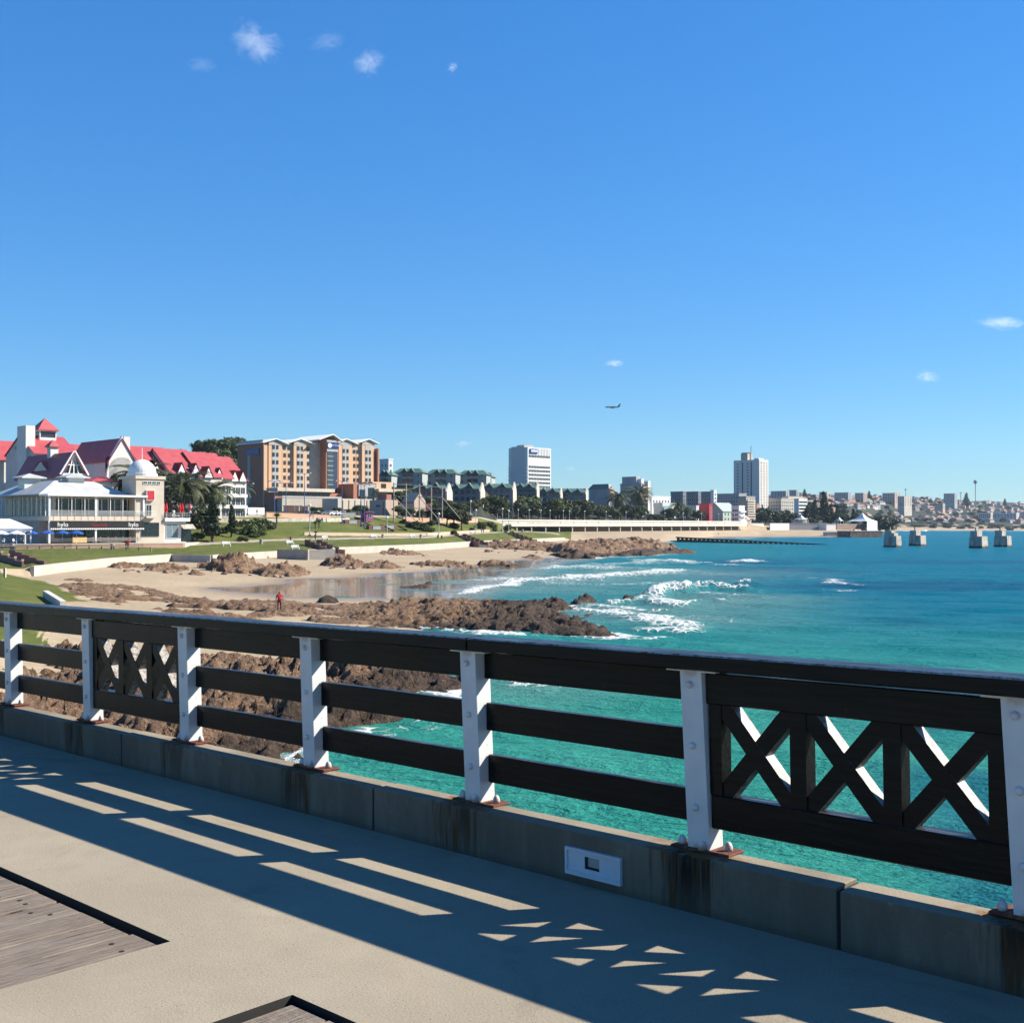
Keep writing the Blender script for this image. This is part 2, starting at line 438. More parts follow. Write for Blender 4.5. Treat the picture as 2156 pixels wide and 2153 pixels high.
for bi, (a, b) in enumerate(bays):
    bay = tag(pier_obj(empty('timber_inset')), ['weathered timber planks sunk in the concrete at the far end of the walkway', 'square of weathered timber planks sunk in the concrete at lower left', 'timber planks sunk in the concrete, cut off by the bottom edge', 'timber planks sunk in the concrete behind the viewer'][bi], None, None, 'structure')
    link('dark_sheet', MB().box(a+.002, b-.002, -BV1+.002, -BV0-.002, -.118, -.101).mesh('dark_sheet', MT_DARKHOLE), bay)  # dark sheet added under the planks so the gaps look shaded
    x = b - .006 if bi < 2 else a + .018
    sgn = -1 if bi < 2 else 1
    while (x > a + .08) if sgn < 0 else (x < b - .08):
        w = random.uniform(.20, .25)
        x2 = max(a+.01, x-w) if sgn < 0 else min(b-.01, x+w)
        lo, hi = min(x, x2), max(x, x2)
        zt_ = -.014-random.uniform(0, .008); pb = MB().box(lo+.007, hi-.010, -BV1+.02, -BV0-(.034 if bi < 2 else .016)-random.uniform(0, .010), -.10, zt_)
        me = bevel(pb.mesh('plank', MT_PLANK), .004, 1)
        pl = link('plank', me, bay)
        bz = MB()
        if random.random() < .55: x = x2; continue
        for k in range(2):
            bz.lathe([(.011, -.08), (.011, zt_+.002), (.008, zt_+.003)], 8, (lo + (.06 if k == 0 else hi-lo-.07), -BV0-.14-random.uniform(0, .06), 0))
        link('bolt', bz.mesh('bolt', MT_DARKHOLE), pl)
        x = x2

# --- piles and edge beam under the deck
pb = MB()
for u in (-34, -26, -18, -10, -2, 6):
    for y in (-1.0, -6.5): pb.lathe([(.45, -12), (.45, -.6)], 14, (u, y, 0))
tag(pier_obj(pb.build('pier_piles', MT_DECK)), 'round concrete piles carrying the pier deck', None, None, 'structure')

# --- kerb
kerb = tag(pier_obj(empty('kerb')), 'low stained concrete kerb under the railing', None, None, 'structure')
joints = [-2.295 + k*2*PL for k in range(-6, 5)]
HC = .236
for k in range(len(joints)-1):
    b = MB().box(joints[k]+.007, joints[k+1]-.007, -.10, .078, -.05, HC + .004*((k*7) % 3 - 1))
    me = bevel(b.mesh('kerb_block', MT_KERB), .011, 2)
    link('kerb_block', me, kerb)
jb = MB()
for j in joints: jb.box(j-.0075, j+.0075, -.092, .07, -.04, HC-.012)
link('joint_filler', jb.mesh('joint_filler', MT_DARKHOLE), kerb)

# --- railing
rail = tag(pier_obj(empty('pier_railing')), 'pier railing of white steel posts and black timber boards with crossed panels', 'railing')
posts = [PU1 + PL*i for i in range(-2, 11)]
BOARDS = [(.882, 1.022), (.614, .757), (.345, .489)]
LEAN = -.0333/.787
def lean(v): return Vector((v[0] + LEAN*(v[2]-HC), v[1], v[2]))
dome = [(.0165, 0), (.0165, .004), (.0145, .010), (.009, .0145), (.002, .016)]
nut = [(.019, 0), (.019, .014), (.016, .026), (.010, .036), (.003, .040)]
pm = MB().box(-PWID, 0, 0, .106, HC+.012, 1.0215); pm.v = [lean(v) for v in pm.v]
me_post = bevel(pm.mesh('post', MT_WHITE), .004, 2)
pm = MB().box(-.20, .105, -.016, .112, HC+.001, HC+.014); me_plate = bevel(pm.mesh('base_plate', MT_RUST), .004, 1)
pm = MB().box(-.185, .075, -.004, .09, 1.0195, 1.028); pm.v = [(v[0]+LEAN*.787, v[1], v[2]) for v in pm.v]; me_cap = pm.mesh('top_plate', MT_WHITE)
me_bolts = []
for (h0, h1) in BOARDS:
    b = MB(); h = (h0+h1)/2 + .01
    rotm = Matrix.Translation(lean((-PWID*.56, 0, h))) @ Matrix.Rotation(R(90), 4, 'X')
    b.lathe(dome, 12); b.v = [rotm @ Vector(v) for v in b.v]
    me_bolts.append(b.mesh('bolt', MT_WHITE, True))
me_nuts = []
for (nx, ny) in ((-.165, .03), (.060, .055), (-.035, -.006)):
    me_nuts.append(MB().lathe(nut, 12, (nx, ny, HC+.013)).mesh('nut', MT_WHITE, True))
for u in posts:
    po = link('post', me_post, rail, (u, 0, 0))
    link('base_plate', me_plate, po); link('top_plate', me_cap, po)
    for m_ in me_bolts: link('bolt', m_, po)
    for m_ in me_nuts: link('nut', m_, po)
def bar(mb, p, q, w, y0, y1):
    """flat bar in the plane of the railing, cut square at the ends"""
    p, q = Vector((p[0], p[1])), Vector((q[0], q[1])); d_ = (q-p).normalized(); n_ = Vector((-d_.y, d_.x))*w/2
    c = [p-n_, q-n_, q+n_, p+n_]
    mb.add([(v.x, y, v.y) for y in (y0, y1) for v in c], [(0,1,2,3),(7,6,5,4),(0,4,5,1),(1,5,6,2),(2,6,7,3),(3,7,4,0)])
def clip_poly(poly, x0, x1, z0, z1):
    def cut(pl, f):
        out = []
        for i in range(len(pl)):
            a, b = pl[i], pl[(i+1) % len(pl)]; fa, fb = f(a), f(b)
            if fa >= 0: out.append(a)
            if (fa >= 0) != (fb >= 0): out.append(a + (b-a)*(fa/(fa-fb)))
        return out
    for f in (lambda p: p.x-x0, lambda p: x1-p.x, lambda p: p.y-z0, lambda p: z1-p.y): poly = cut(poly, f)
    return poly
for i in range(len(posts)-1):
    u0 = posts[i]; u1 = posts[i+1]-PWID
    idx = i-2
    if idx % 4 == 1:                                  # crossed panel
        z0, z1 = .489, .882
        pan = empty('crossed_panel'); pan.parent = rail
        link('top_rail', bevel(MB().box(u0+LEAN*.7+.003, u1+LEAN*.7-.003, .022, .104, .882, 1.018).mesh('top_rail', MT_BLACK), .005, 1), pan)
        link('bottom_rail', bevel(MB().box(u0+LEAN*.2+.003, u1+LEAN*.2-.003, .022, .104, .342, .489).mesh('bottom_rail', MT_BLACK), .005, 1), pan)
        a, b = u0 - .012, u1 - .030
        st = .062; w = (b-a-2*st-2*.075)/3
        link('stile', MB().box(a, a+st, .026, .101, z0, z1).mesh('stile', MT_BLACK), pan)
        link('stile', MB().box(b-st, b, .026, .101, z0, z1).mesh('stile', MT_BLACK), pan)
        for k in range(3):
            x0 = a+st+k*(w+.075); x1 = x0+w
            if k < 2: link('muntin', MB().box(x1, x1+.075, .026, .101, z0, z1).mesh('muntin', MT_BLACK), pan)
            for sg, (y0, y1) in ((1, (.030, .097)), (-1, (.0335, .0935))):
                p, q = (Vector((x0, z1)), Vector((x1, z0))) if sg > 0 else (Vector((x0, z0)), Vector((x1, z1)))
                d_ = (q-p).normalized(); n_ = Vector((-d_.y, d_.x))*.037
                pl = clip_poly([p-d_*.1-n_, q+d_*.1-n_, q+d_*.1+n_, p-d_*.1+n_], x0, x1, z0, z1)
                n = len(pl); mb = MB().mat(MT_BLACK)
                mb.add([(v.x, y, v.y) for y in (y0, y1) for v in pl], [tuple(range(n)), tuple(reversed(range(n, 2*n)))])
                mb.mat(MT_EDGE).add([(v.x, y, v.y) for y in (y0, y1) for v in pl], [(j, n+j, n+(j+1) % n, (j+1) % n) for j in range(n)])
                link('brace', mb.mesh('brace'), pan)
    else:
        for h0, h1 in BOARDS:
            s0 = LEAN*((h0+h1)/2-HC)
            link('board', bevel(MB().box(u0+s0+.002, u1+s0-.002, .062, .104, h0, h1).mesh('board', MT_BLACK), .006, 2), rail)
joint_u = posts[6] - .055
for a, b in ((posts[0]-.3, joint_u-.007), (joint_u+.007, posts[-1]+.3)):
    b_ = MB().mat(MT_BLACK); n = 60
    prof = [(-.040, 1.036), (-.040, 1.093), (-.033, 1.100), (.095, 1.103), (.110, 1.092), (.110, 1.036), (.100, 1.030), (-.030, 1.030)]
    k = len(prof)
    vs = []; fs = []
    for i in range(n+1):
        u = a + (b-a)*i/n; wob = .0015*math.sin(u*2.3) + .001*math.sin(u*6.1)
        vs += [(u, y+wob, z+wob*.6) for y, z in prof]
    for i in range(n):
        for j in range(k): fs.append((i*k+j, (i+1)*k+j, (i+1)*k+(j+1) % k, i*k+(j+1) % k))
    fs += [tuple(range(k)), tuple(reversed([n*k+j for j in range(k)]))]
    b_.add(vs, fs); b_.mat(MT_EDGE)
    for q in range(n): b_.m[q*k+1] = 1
    link('handrail', b_.mesh('handrail'), rail)

# --- step light in the kerb
MT_LAMPW = M('light_fitting_enamel', (.62, .66, .70), .4)
lt = tag(pier_obj(empty('step_light')), 'white rectangular step light set into the kerb face', 'light')
fr = MB(); x0, x1, z0, z1, t_ = -3.692, -3.362, .042, .167, .012
fr.box(x0, x1, -.118, -.095, z1-t_, z1); fr.box(x0, x1, -.118, -.095, z0, z0+t_*1.6)
fr.box(x0, x0+t_, -.118, -.095, z0+t_*1.6, z1-t_); fr.box(x1-t_, x1, -.118, -.095, z0+t_*1.6, z1-t_)
link('frame', fr.mesh('frame', MT_LAMPW), lt)
pl = MB(); hx0, hx1, hz0, hz1 = -3.575, -3.49, .082, .137
for q in ((x0+t_, hx0, z0+.019, z1-t_), (hx1, x1-t_, z0+.019, z1-t_), (hx0, hx1, z0+.019, hz0), (hx0, hx1, hz1, z1-t_)): pl.box(q[0], q[1], -.109, -.097, q[2], q[3])
link('faceplate', pl.mesh('faceplate', MT_LAMPW), lt)
link('lens', MB().box(hx0, hx1, -.103, -.0985, hz0, hz1).mesh('lens', M('lamp_lens', (.38, .40, .36), .15)), lt)
gb = MB(); gb.box(hx0, hx0+.012, -.111, -.104, hz0, hz1); gb.box(hx0, hx1, -.111, -.104, hz0, hz0+.010)
link('gasket', gb.mesh('gasket', MT_DARKHOLE), lt)
# ================================================================== LAND
# every knot line: photo column -> distance from the eye and height of the ground there
def knot(pts):
    a = np.array(pts, float); return a[:, 0], a[:, 1], a[:, 2]
KN = [
 ('sea',   [(-500,12,-3),(0,14,-3),(560,22,-3),(823,36,-3),(900,45,-3),(960,110,-2.5),(1100,160,-2.5),(1190,235,-2.5),(1300,270,-3),(1400,430,-3),(1600,650,-3),(1785,660,-3),(1870,1400,-3),(2156,1500,-3),(2700,1900,-3)]),
 ('shore', [(-500,22,-.1),(0,24,-.1),(400,28,-.1),(560,44,-.1),(640,52,-.1),(823,62,-.1),(880,80,-.1),(930,110,-.1),(960,141,-.02),(1000,155,-.02),(1100,203,-.02),(1160,250,-.02),(1190,278,-.02),(1300,335,-.1),(1400,545,-.02),(1420,565,-.02),(1500,740,-.02),(1600,790,-.02),(1700,800,-.02),(1785,800,-.02),(1830,1150,-.02),(1870,1720,-.02),(1950,1800,-.02),(2156,1830,-.02),(2700,2200,-.02)]),
 ('bar',   [(-500,45,1.6),(0,60,1.6),(130,85,1.5),(250,92,1.15),(420,100,.85),(588,103,.8),(700,104,.6),(800,106,.4),(880,112,.25),(930,122,.1),(960,146,.05),(1000,160,.05),(1100,210,.06),(1190,290,.1),(1300,350,.4),(1400,552,.25),(1500,748,.3),(1600,797,.3),(1785,806,.3),(1870,1727,.3),(2700,2208,.3)]),
 ('pond0', [(-500,70,2.2),(0,90,2.2),(130,108,1.5),(250,112,1.0),(420,122,.30),(560,124,.13),(700,124,.11),(880,128,.09),(930,138,.08),(960,152,.08),(1000,166,.09),(1100,217,.1),(1190,300,.3),(1300,370,.9),(1400,558,.5),(1500,756,.6),(1600,804,.6),(1785,812,.6),(1870,1734,.6),(2700,2216,.6)]),
 ('pond1', [(-500,90,2.6),(0,112,2.4),(130,120,1.55),(250,128,1.1),(420,150,.42),(560,166,.15),(700,172,.13),(800,176,.12),(880,180,.12),(960,190,.12),(1000,196,.12),(1100,228,.18),(1190,315,.6),(1300,400,1.4),(1400,566,.9),(1500,764,1.0),(1600,812,1.0),(1785,820,1.0),(1870,1745,1.0),(2700,2230,1.0)]),
 ('wall0', [(-500,130,2.9),(0,138,2.5),(68,144,1.8),(121,155,1.8),(233,181,1.8),(360,205,1.8),(445,200,1.8),(584,233,1.8),(760,266,1.8),(900,302,1.8),(1012,367,1.8),(1100,410,1.9),(1190,465,2.2),(1230,490,2.2),(1300,520,2.6),(1400,615,2.6),(1500,770,2.2),(1600,822,2.4),(1785,850,2.6),(1870,1770,2.5),(2700,2260,2.5)]),
 ('wall1', [(-500,131,3.0),(0,139,2.8),(50,144,2.6),(68,144.6,2.95),(121,155.6,2.95),(233,181.6,2.95),(360,205.6,2.95),(445,200.6,2.95),(584,233.6,2.95),(760,266.6,2.95),(900,302.6,2.95),(1012,367.6,3.0),(1100,410.6,3.1),(1185,464,3.3),(1200,472,2.4),(1300,540,3.0),(1400,632,3.2),(1500,776,2.8),(1600,828,3.0),(1785,865,3.2),(1870,1790,3.2),(2700,2290,3.2)]),
 ('path',  [(-500,205,4.0),(0,208,4.0),(121,210,4.0),(233,216,4.0),(360,228,4.0),(445,240,4.2),(584,276,4.5),(760,308,4.6),(900,335,4.5),(1012,402,5.3),(1100,450,5.8),(1160,480,5.0),(1190,488,3.6),(1230,520,3.2),(1300,590,4.2),(1400,675,4.4),(1500,783,4.2),(1600,835,4.2),(1785,900,4.2),(1870,1830,5),(2700,2330,6)]),
 ('path2', [(-500,214,4.1),(0,216,4.1),(233,224,4.1),(360,236,4.1),(445,246,4.3),(584,281,4.6),(760,313,4.7),(900,340,4.6),(1012,407,5.4),(1100,456,5.9),(1160,488,5.2),(1190,498,4.0),(1230,560,3.8),(1300,625,4.6),(1400,705,4.7),(1500,789,4.6),(1600,841,4.6),(1785,930,4.6),(1870,1850,6),(2700,2350,8)]),
 ('lawn',  [(-500,262,4.8),(0,262,4.8),(360,262,5.0),(420,300,8.4),(500,312,8.7),(584,325,9.0),(730,350,9.3),(900,398,10.0),(1012,450,10.2),(1040,505,9.0),(1060,560,6.5),(1100,594,4.7),(1150,615,4.7),(1230,648,4.7),(1300,681,4.7),(1400,734,4.7),(1500,796,4.7),(1570,846,4.7),(1785,960,4.8),(1870,1890,9),(2700,2400,11)]),
 ('road',  [(-500,285,9.0),(0,285,9.0),(360,290,9.4),(420,306,10.4),(500,318,10.6),(584,331,10.8),(730,356,10.9),(900,405,11.0),(1012,458,11.0),(1040,530,10.0),(1060,585,9.4),(1100,605,9.4),(1230,659,9.4),(1300,692,9.4),(1400,745,9.4),(1500,807,9.4),(1570,857,9.4),(1620,870,6.5),(1785,1000,6),(1870,1930,10),(2700,2450,12)]),
 ('up',    [(-500,330,11),(360,330,11),(420,345,11.2),(584,372,11.6),(730,392,11.8),(900,440,12),(1012,495,12),(1060,610,10.8),(1100,640,10.5),(1230,692,10.5),(1400,782,10.5),(1570,895,10.5),(1785,1060,9),(1870,1990,11),(2700,2500,13)]),
 ('hotel', [(-500,430,14),(360,430,14),(584,450,13.5),(800,480,14.5),(900,500,16),(1012,530,16),(1060,640,14),(1100,680,13),(1230,740,13),(1400,850,13),(1570,940,13),(1785,1150,12),(1870,2100,14),(2700,2600,15)]),
 ('hill',  [(-500,620,22),(300,620,24),(370,600,34),(440,600,40),(505,600,40),(580,620,32),(800,620,30),(1035,640,31),(1130,760,26),(1230,820,22),(1400,960,18),(1570,1050,18),(1785,1300,18),(1870,2300,22),(2700,2800,22)]),
 ('far1',  [(-500,1500,38),(1000,1500,40),(1300,1500,30),(1500,1500,26),(1620,1600,34),(1785,1700,34),(1900,2700,56),(2156,2900,50),(2700,3200,42)]),
 ('far2',  [(-500,3000,58),(1000,3000,60),(1300,3000,62),(1500,3000,74),(1620,3000,84),(1785,3000,80),(1900,3150,80),(2156,3300,72),(2400,3400,60),(2700,3600,48)]),
 ('far3',  [(-500,7000,30),(2700,7000,30)]),
]
SUBD = dict(sea=6, shore=4, bar=22, pond0=10, pond1=8, wall0=26, wall1=1, path=16, path2=3, lawn=16, road=3, up=4, hotel=6, hill=10, far1=10, far2=8, far3=4)
def smooth_interp(px, xs, v): return np.interp(px, xs, v)
cols = np.arange(-480, 2640, 5.0)
KY = np.array([smooth_interp(cols, *knot(k[1])[:2]) for k in KN])
KZ = np.array([np.interp(cols, knot(k[1])[0], knot(k[1])[2]) for k in KN])
for i in range(1, len(KN)): KY[i] = np.maximum(KY[i], KY[i-1]+.3)
def ground(x, y):
    """height of the land at world points"""
    x = np.atleast_1d(np.asarray(x, float)); y = np.atleast_1d(np.asarray(y, float))
    px = CX + F*x/np.maximum(y, 1); f = np.clip((px-cols[0])/5.0, 0, len(cols)-1.001); i = f.astype(int); t = f-i
    ky = KY[:, i]*(1-t)+KY[:, i+1]*t; kz = KZ[:, i]*(1-t)+KZ[:, i+1]*t
    out = kz[0].copy()
    for k in range(len(KN)-1):
        m = (y >= ky[k]) & (y < ky[k+1]); s = (y-ky[k])/(ky[k+1]-ky[k])
        out = np.where(m, kz[k]+(kz[k+1]-kz[k])*s, out)
    out = np.where(y >= ky[-1], kz[-1], out)
    return out
def G(x, y): return float(ground(x, y)[0])
def on(px, Y, dz=0.0):
    x = X_at(px, Y); return Vector((x, Y, G(x, Y)+dz))

rowsY, rowsZ, rowsS = [KY[0]], [KZ[0]], [np.zeros(len(cols))]
for k in range(1, len(KN)):
    n = SUBD[KN[k][0]]
    for j in range(1, n+1):
        t = j/n
        rowsY.append(KY[k-1]+(KY[k]-KY[k-1])*t); rowsZ.append(KZ[k-1]+(KZ[k]-KZ[k-1])*t); rowsS.append(np.full(len(cols), k-1+t))
TY = np.array(rowsY); TZ = np.array(rowsZ); TS = np.array(rowsS); TX = (cols[None, :]-CX)/F*TY
PXg = np.broadcast_to(cols[None, :], TY.shape)
nm = [k[0] for k in KN]; ki = {n: i for i, n in enumerate(nm)}
# relief
dune = (fbm(TX/9, TY/9, 4, 3)-.5)
dry = sstep(ki['pond1']+.05, ki['pond1']+.6, TS)*(TS < ki['wall0'])
TZ = TZ + dune*.22*dry*sstep(0, .3, ki['wall0']-TS)
TZ = TZ + (fbm(TX/2.2, TY/2.2, 4, 8)-.5)*.35*((TS > ki['wall1']+.1) & (TS < ki['lawn']) & (PXg < 1190))*np.minimum(1, (TS-ki['wall1'])*2)*np.clip((ki['lawn']-TS)*2, 0, 1)
hillm = sstep(ki['hotel'], ki['hill'], TS)
TZ = TZ + (fbm(TX/60, TY/60, 4, 21)-.5)*6*hillm*np.where(TS > ki['hill'], 1.5, 1)
TZ = TZ + np.where((TS > ki['path2']) & (PXg > 1840) & (TS < ki['hill']), (fbm(TX/35, TY/35, 3, 5)-.4)*7, 0)
# what grows or lies where
grass = ((TS > ki['wall1']+.02) & (TS < ki['lawn']+.9) & (PXg < 1205)).astype(float)
grass = np.where((TS >= ki['path']) & (TS <= ki['path2']) & (PXg < 1180), .0, grass)
gpoly = [tuple(gp(*q, 2.2)[:2]) for q in ((-480,1190),(68,1213),(112,1224),(150,1231),(186,1239),(140,1248),(96,1247),(110,1262),(128,1274),(86,1330),(-480,1345))]
gsd = poly_sd(TX, TY, gpoly); grass = np.maximum(grass, sstep(-1.5, 1.5, gsd + (fbm(TX/4, TY/4, 3, 2)-.5)*5))
green = ((TS > ki['road']+.2)).astype(float)
green = np.where((PXg > 1840) & (TS > ki['path']+.4) & (TS < ki['road']+.3), sstep(.42, .52, fbm(TX/60, TY/30, 4, 31)), green)
green = np.where((PXg > 1205) & (TS <= ki['road']+.3) & (PXg <= 1840), 0, green)
paved = ((TS >= ki['path']) & (TS <= ki['path2']) & (PXg < 1180)).astype(float)
paved = np.maximum(paved, ((TS >= ki['lawn']+.92) & (TS <= ki['road']+.4) & (PXg < 1080)).astype(float))
pond_n = fbm(TX/16, TY/9, 3, 41)
pk = [(400,1243),(470,1233),(560,1226),(660,1219),(800,1211),(900,1202),(1010,1191),(1120,1178),(1190,1173),(1215,1184),(1160,1192),(1090,1212),(1000,1244),(950,1268),(700,1266),(560,1262),(460,1252)]
ppoly = [tuple(gp(*q, .12)[:2]) for q in pk]
psd = poly_sd(TX, TY, ppoly)
wet = sstep(-4, 4, psd + (pond_n-.5)*10)*(TS < ki['wall0'])
edge = sstep(ki['bar']+.3, ki['shore'], TS)*(PXg > 930)
edge2 = sstep(ki['pond0']+.8, ki['pond0'], TS)*(PXg > 1380)
wet = np.maximum(wet, np.maximum(edge, edge2*.8))
TZ = np.where(wet > .6, np.where(TS < ki['pond1'], TZ, TZ), TZ)

def m_land():
    t = NT('sand_and_turf'); v = t.geo.outputs['Position']
    g, w, gr, pv = t.attr('grass'), t.attr('wet'), t.attr('green'), t.attr('paved')
    n1 = t.noise(v, .09, 5, .6); n2 = t.noise(v, .9, 5, .65); n3 = t.noise(v, 7, 4, .6)
    sand = t.mix(t.mr(n1, .3, .7), (.295, .228, .148), (.345, .27, .178)); trk = t.vor(v, 1.3); sand = t.mix(t.mr(t.noise(t.mapping(v, (.25, .9, 1), (0, 0, .5)), .5, 5, .7), .62, .74, 0, .55), sand, (.155, .115, .075)); sand = t.mix(t.mr(n2, .4, .75, 0, .5), sand, (.25, .192, .125))
    wsand = t.mix(t.mr(n1, .3, .7), (.16, .122, .086), (.20, .155, .11))
    n4 = t.noise(t.mapping(v, (1, .5, 1)), .16, 6, .72, .5)
    turf = t.mix(t.mr(n4, .3, .72), (.066, .086, .013), (.118, .118, .022)); turf = t.mix(t.mr(n2, .45, .75), turf, (.050, .074, .011))
    turf = t.mix(t.mr(t.noise(v, .22, 4, .6), .58, .72, 0, .55), turf, (.165, .13, .045))
    veg = t.mix(t.mr(n2, .35, .7), (.014, .019, .011), (.032, .034, .020)); veg = t.mix(t.mr(t.noise(v, .03, 4), .55, .7, 0, .6), veg, (.10, .085, .068))
    pave = t.mix(t.mr(n2, .3, .7), (.27, .24, .20), (.33, .29, .245))
    gn = t.mr(t.math('ADD', g, t.math('MULTIPLY', t.math('SUBTRACT', n2, .5), .7)), .35, .62)
    c = t.mix(w, sand, wsand); c = t.mix(gn, c, turf); c = t.mix(gr, c, veg); c = t.mix(pv, c, pave)
    rg = t.mr(t.math('MULTIPLY', w, t.math('SUBTRACT', 1., gn)), .55, .98, .9, .09)
    h = t.math('ADD', t.math('MULTIPLY', t.math('ADD', n3, t.math('MULTIPLY', trk, 1.2)), t.math('SUBTRACT', 1., w)), t.math('MULTIPLY', t.math('MULTIPLY', t.noise(v, 16, 3, .7), gn), 1.6))
    return t.fin(c, rg, t.bump(h, .5, .10), Specular_IOR_Level=t.mr(w, .5, 1., .2, .75))
MT_LAND = m_land()
tag(link('ground', grid_mesh('ground', TX, TY, TZ, MT_LAND, dict(grass=grass, wet=wet, green=green, paved=paved))), 'sandy beach, lawns and rising land behind the bay', None, None, 'structure')

# ================================================================== ROCKS
def m_rock():
    t = NT('shore_rock'); v = t.geo.outputs['Position']; z = t.sep(v)[2]
    n1 = t.noise(v, .35, 5, .62); n2 = t.noise(v, 2.2, 6, .68); n3 = t.noise(v, 11, 4, .65)
    c = t.mix(t.mr(n1, .3, .7), (.225, .135, .080), (.34, .225, .145)); c = t.mix(t.mr(n2, .34, .62, .75, 0), c, (.080, .045, .028))
    c = t.mix(t.mr(n2, .58, .8, 0, .7), c, (.37, .265, .18)); c = t.mix(t.mr(n3, .58, .74, 0, .5), c, (.40, .30, .21))
    mot = t.noise(v, 4.2, 5, .72, .6); c = t.mix(t.mr(mot, .45, .33), c, (.060, .036, .023)); c = t.mix(t.mr(mot, .60, .70, 0, .55), c, (.42, .32, .23))
    pt = t.vor(v, 7.0); c = t.mix(t.mr(pt, .20, .07, 0, .7), c, (.03, .019, .012))  # dark mottle and dots put small pit shadows into the rock colour
    reach = t.math('ADD', z, t.math('MULTIPLY', t.math('SUBTRACT', n1, .5), -1.4))
    x = t.sep(v)[0]; y = t.sep(v)[1]
    # weed-dark band up to the tide line; it sits higher on the seaward ends
    tide = t.attr('tide')
    dark = t.mr(t.math('SUBTRACT', reach, tide), .30, -.25)
    c = t.mix(dark, c, t.mix(t.mr(n2, .4, .7), (.036, .021, .013), (.125, .078, .048)))
    rg = t.mr(dark, 0, 1, .85, .55)
    return t.fin(c, rg, t.bump(t.math('ADD', t.math('ADD', n2, t.math('MULTIPLY', n3, .8)), t.math('MULTIPLY', mot, .9)), 1.0, .3), Specular_IOR_Level=.22)
MT_ROCK = m_rock()
def reef(name, label, poly, H, step, seed, cat='rock', group=None, edge=3.0, patch=0.0, tide=0.4, tide_poly=None, blk=(2.3, .8, .33), base=None, sink=.5, rough=1.0):
    xs = [p[0] for p in poly]; ys_ = [p[1] for p in poly]
    x = np.arange(min(xs)-1, max(xs)+1, step); y = np.arange(min(ys_)-1, max(ys_)+1, step)
    X, Y = np.meshgrid(x, y)
    wx = (fbm(X/3.1, Y/3.1, 3, seed+70)-.5)*2.4; wy = (fbm(X/3.1, Y/3.1, 3, seed+90)-.5)*2.4
    sd = poly_sd(X, Y, poly) + (fbm(X/5, Y/5, 4, seed)-.5)*edge*1.6 + (fbm(X/1.3, Y/1.3, 3, seed+3)-.5)*edge*.5
    prof = np.clip(sd/edge, 0, 1)**.45
    hx, hy = (X+wx), (Y+wy)*.8
    h = 0
    for s_, a_ in zip(blk, (.9, .62, .40)):
        f1, f2, cid, tl = worley(hx/s_, hy/s_, seed+int(s_*10)); h = h + a_*(cid*.8+.30+tl*.62 - .30*np.clip(1-(f2-f1)*7, 0, 1))
    ca, sa = math.cos(.6), math.sin(.6); su, sv = X*ca+Y*sa, -X*sa+Y*ca
    strat = 1-np.abs(2*fbm(su/6.5, sv/1.15, 4, seed+61)-1)
    f1b, f2b, cb, tb = worley(hx/.5, hy/.5, seed+5)
    rid = 1-np.abs(2*fbm(X/2.4, Y/4.2, 5, seed+11)-1)
    h = np.clip(h/1.9*.62 + rid*.26, 0, 2) + (fbm(X/.55, Y/.7, 3, seed+77)-.5)*.30*min(1, 1.6/max(H, .5)) + (fbm(X/1.7, Y/1.2, 3, seed+78)-.5)*.18 + (strat-.6)*.24 + ((cb-.5)*.20+tb*.24-.16*np.clip(1-(f2b-f1b)*6, 0, 1))*min(1, 1.5/max(H, .5))*(.22/step if step > .25 else 1)
    big = .45+.9*fbm(X/11, Y/11, 3, seed+40)
    z0 = ground(X, Y) if base is None else np.full(X.shape, base)
    Z = z0 - sink + prof*(sink*.8 + H*big*h*rough) - np.clip(-sd, 0, 2)*.6
    if patch > 0:
        pm_ = sstep(patch-.07, patch+.10, fbm(X/4.6, Y/3.0, 4, seed+55)); Z = np.where(True, (z0-sink)*(1-pm_)+Z*pm_, Z)
    jx = (fbm(X/.9, Y/.9, 2, seed+23)-.5)*step*2.2; jy = (fbm(X/.9, Y/.9, 2, seed+29)-.5)*step*2.2
    td = np.full(X.shape, tide)
    if tide_poly is not None: td = td + 1.6*sstep(-2.5, 2.5, poly_sd(X, Y, tide_poly))
    me = grid_mesh(name, X+jx, Y+jy, Z, MT_ROCK, dict(tide=td), smooth=False)
    keep = (sd > -1.2)
    bm = bmesh.new(); bm.from_mesh(me); bm.verts.ensure_lookup_table()
    kf = keep.reshape(-1)
    zz = z0.reshape(-1)
    Zf = Z.reshape(-1)
    dead = [v for v in bm.verts if not kf[v.index] or Zf[v.index] < min(zz[v.index], 0)-1.6]
    bmesh.ops.delete(bm, geom=dead, context='VERTS')
    if patch > 0:
        bm.verts.ensure_lookup_table()
    bm.to_mesh(me); bm.free(); me.update()
    o = link(name, me); return tag(o, label, cat, group)
REEF_A = [(-1.6,62),(-2.0,56),(-4.9,49),(-7.0,42),(-7.0,35),(-9,27),(-25,22),(-48,25),(-52,66),(-40,74),(-26,70),(-14,66),(-6,66)]
reef('rock_ledge', 'large brown rock ledge seen through the railing, dark and wet at the waterline', REEF_A, 1.8, .17, 101, edge=3.0, base=-.1, sink=.8, tide=.15, tide_poly=[(2,66),(-5,64),(-7.5,54),(-9.5,44),(-10,30),(0,28)])
g0 = lambda q: tuple(gp(*q)[:2])
REEF_B = [g0((1330,1338)),g0((1290,1346)),g0((1180,1336)),g0((1060,1330)),g0((960,1326)),g0((880,1326)),g0((780,1330)),g0((690,1320)),(-18,112),(-12,119),(-5,122),(1,121),(6,120),g0((1215,1285)),g0((1150,1298)),g0((1240,1312))]
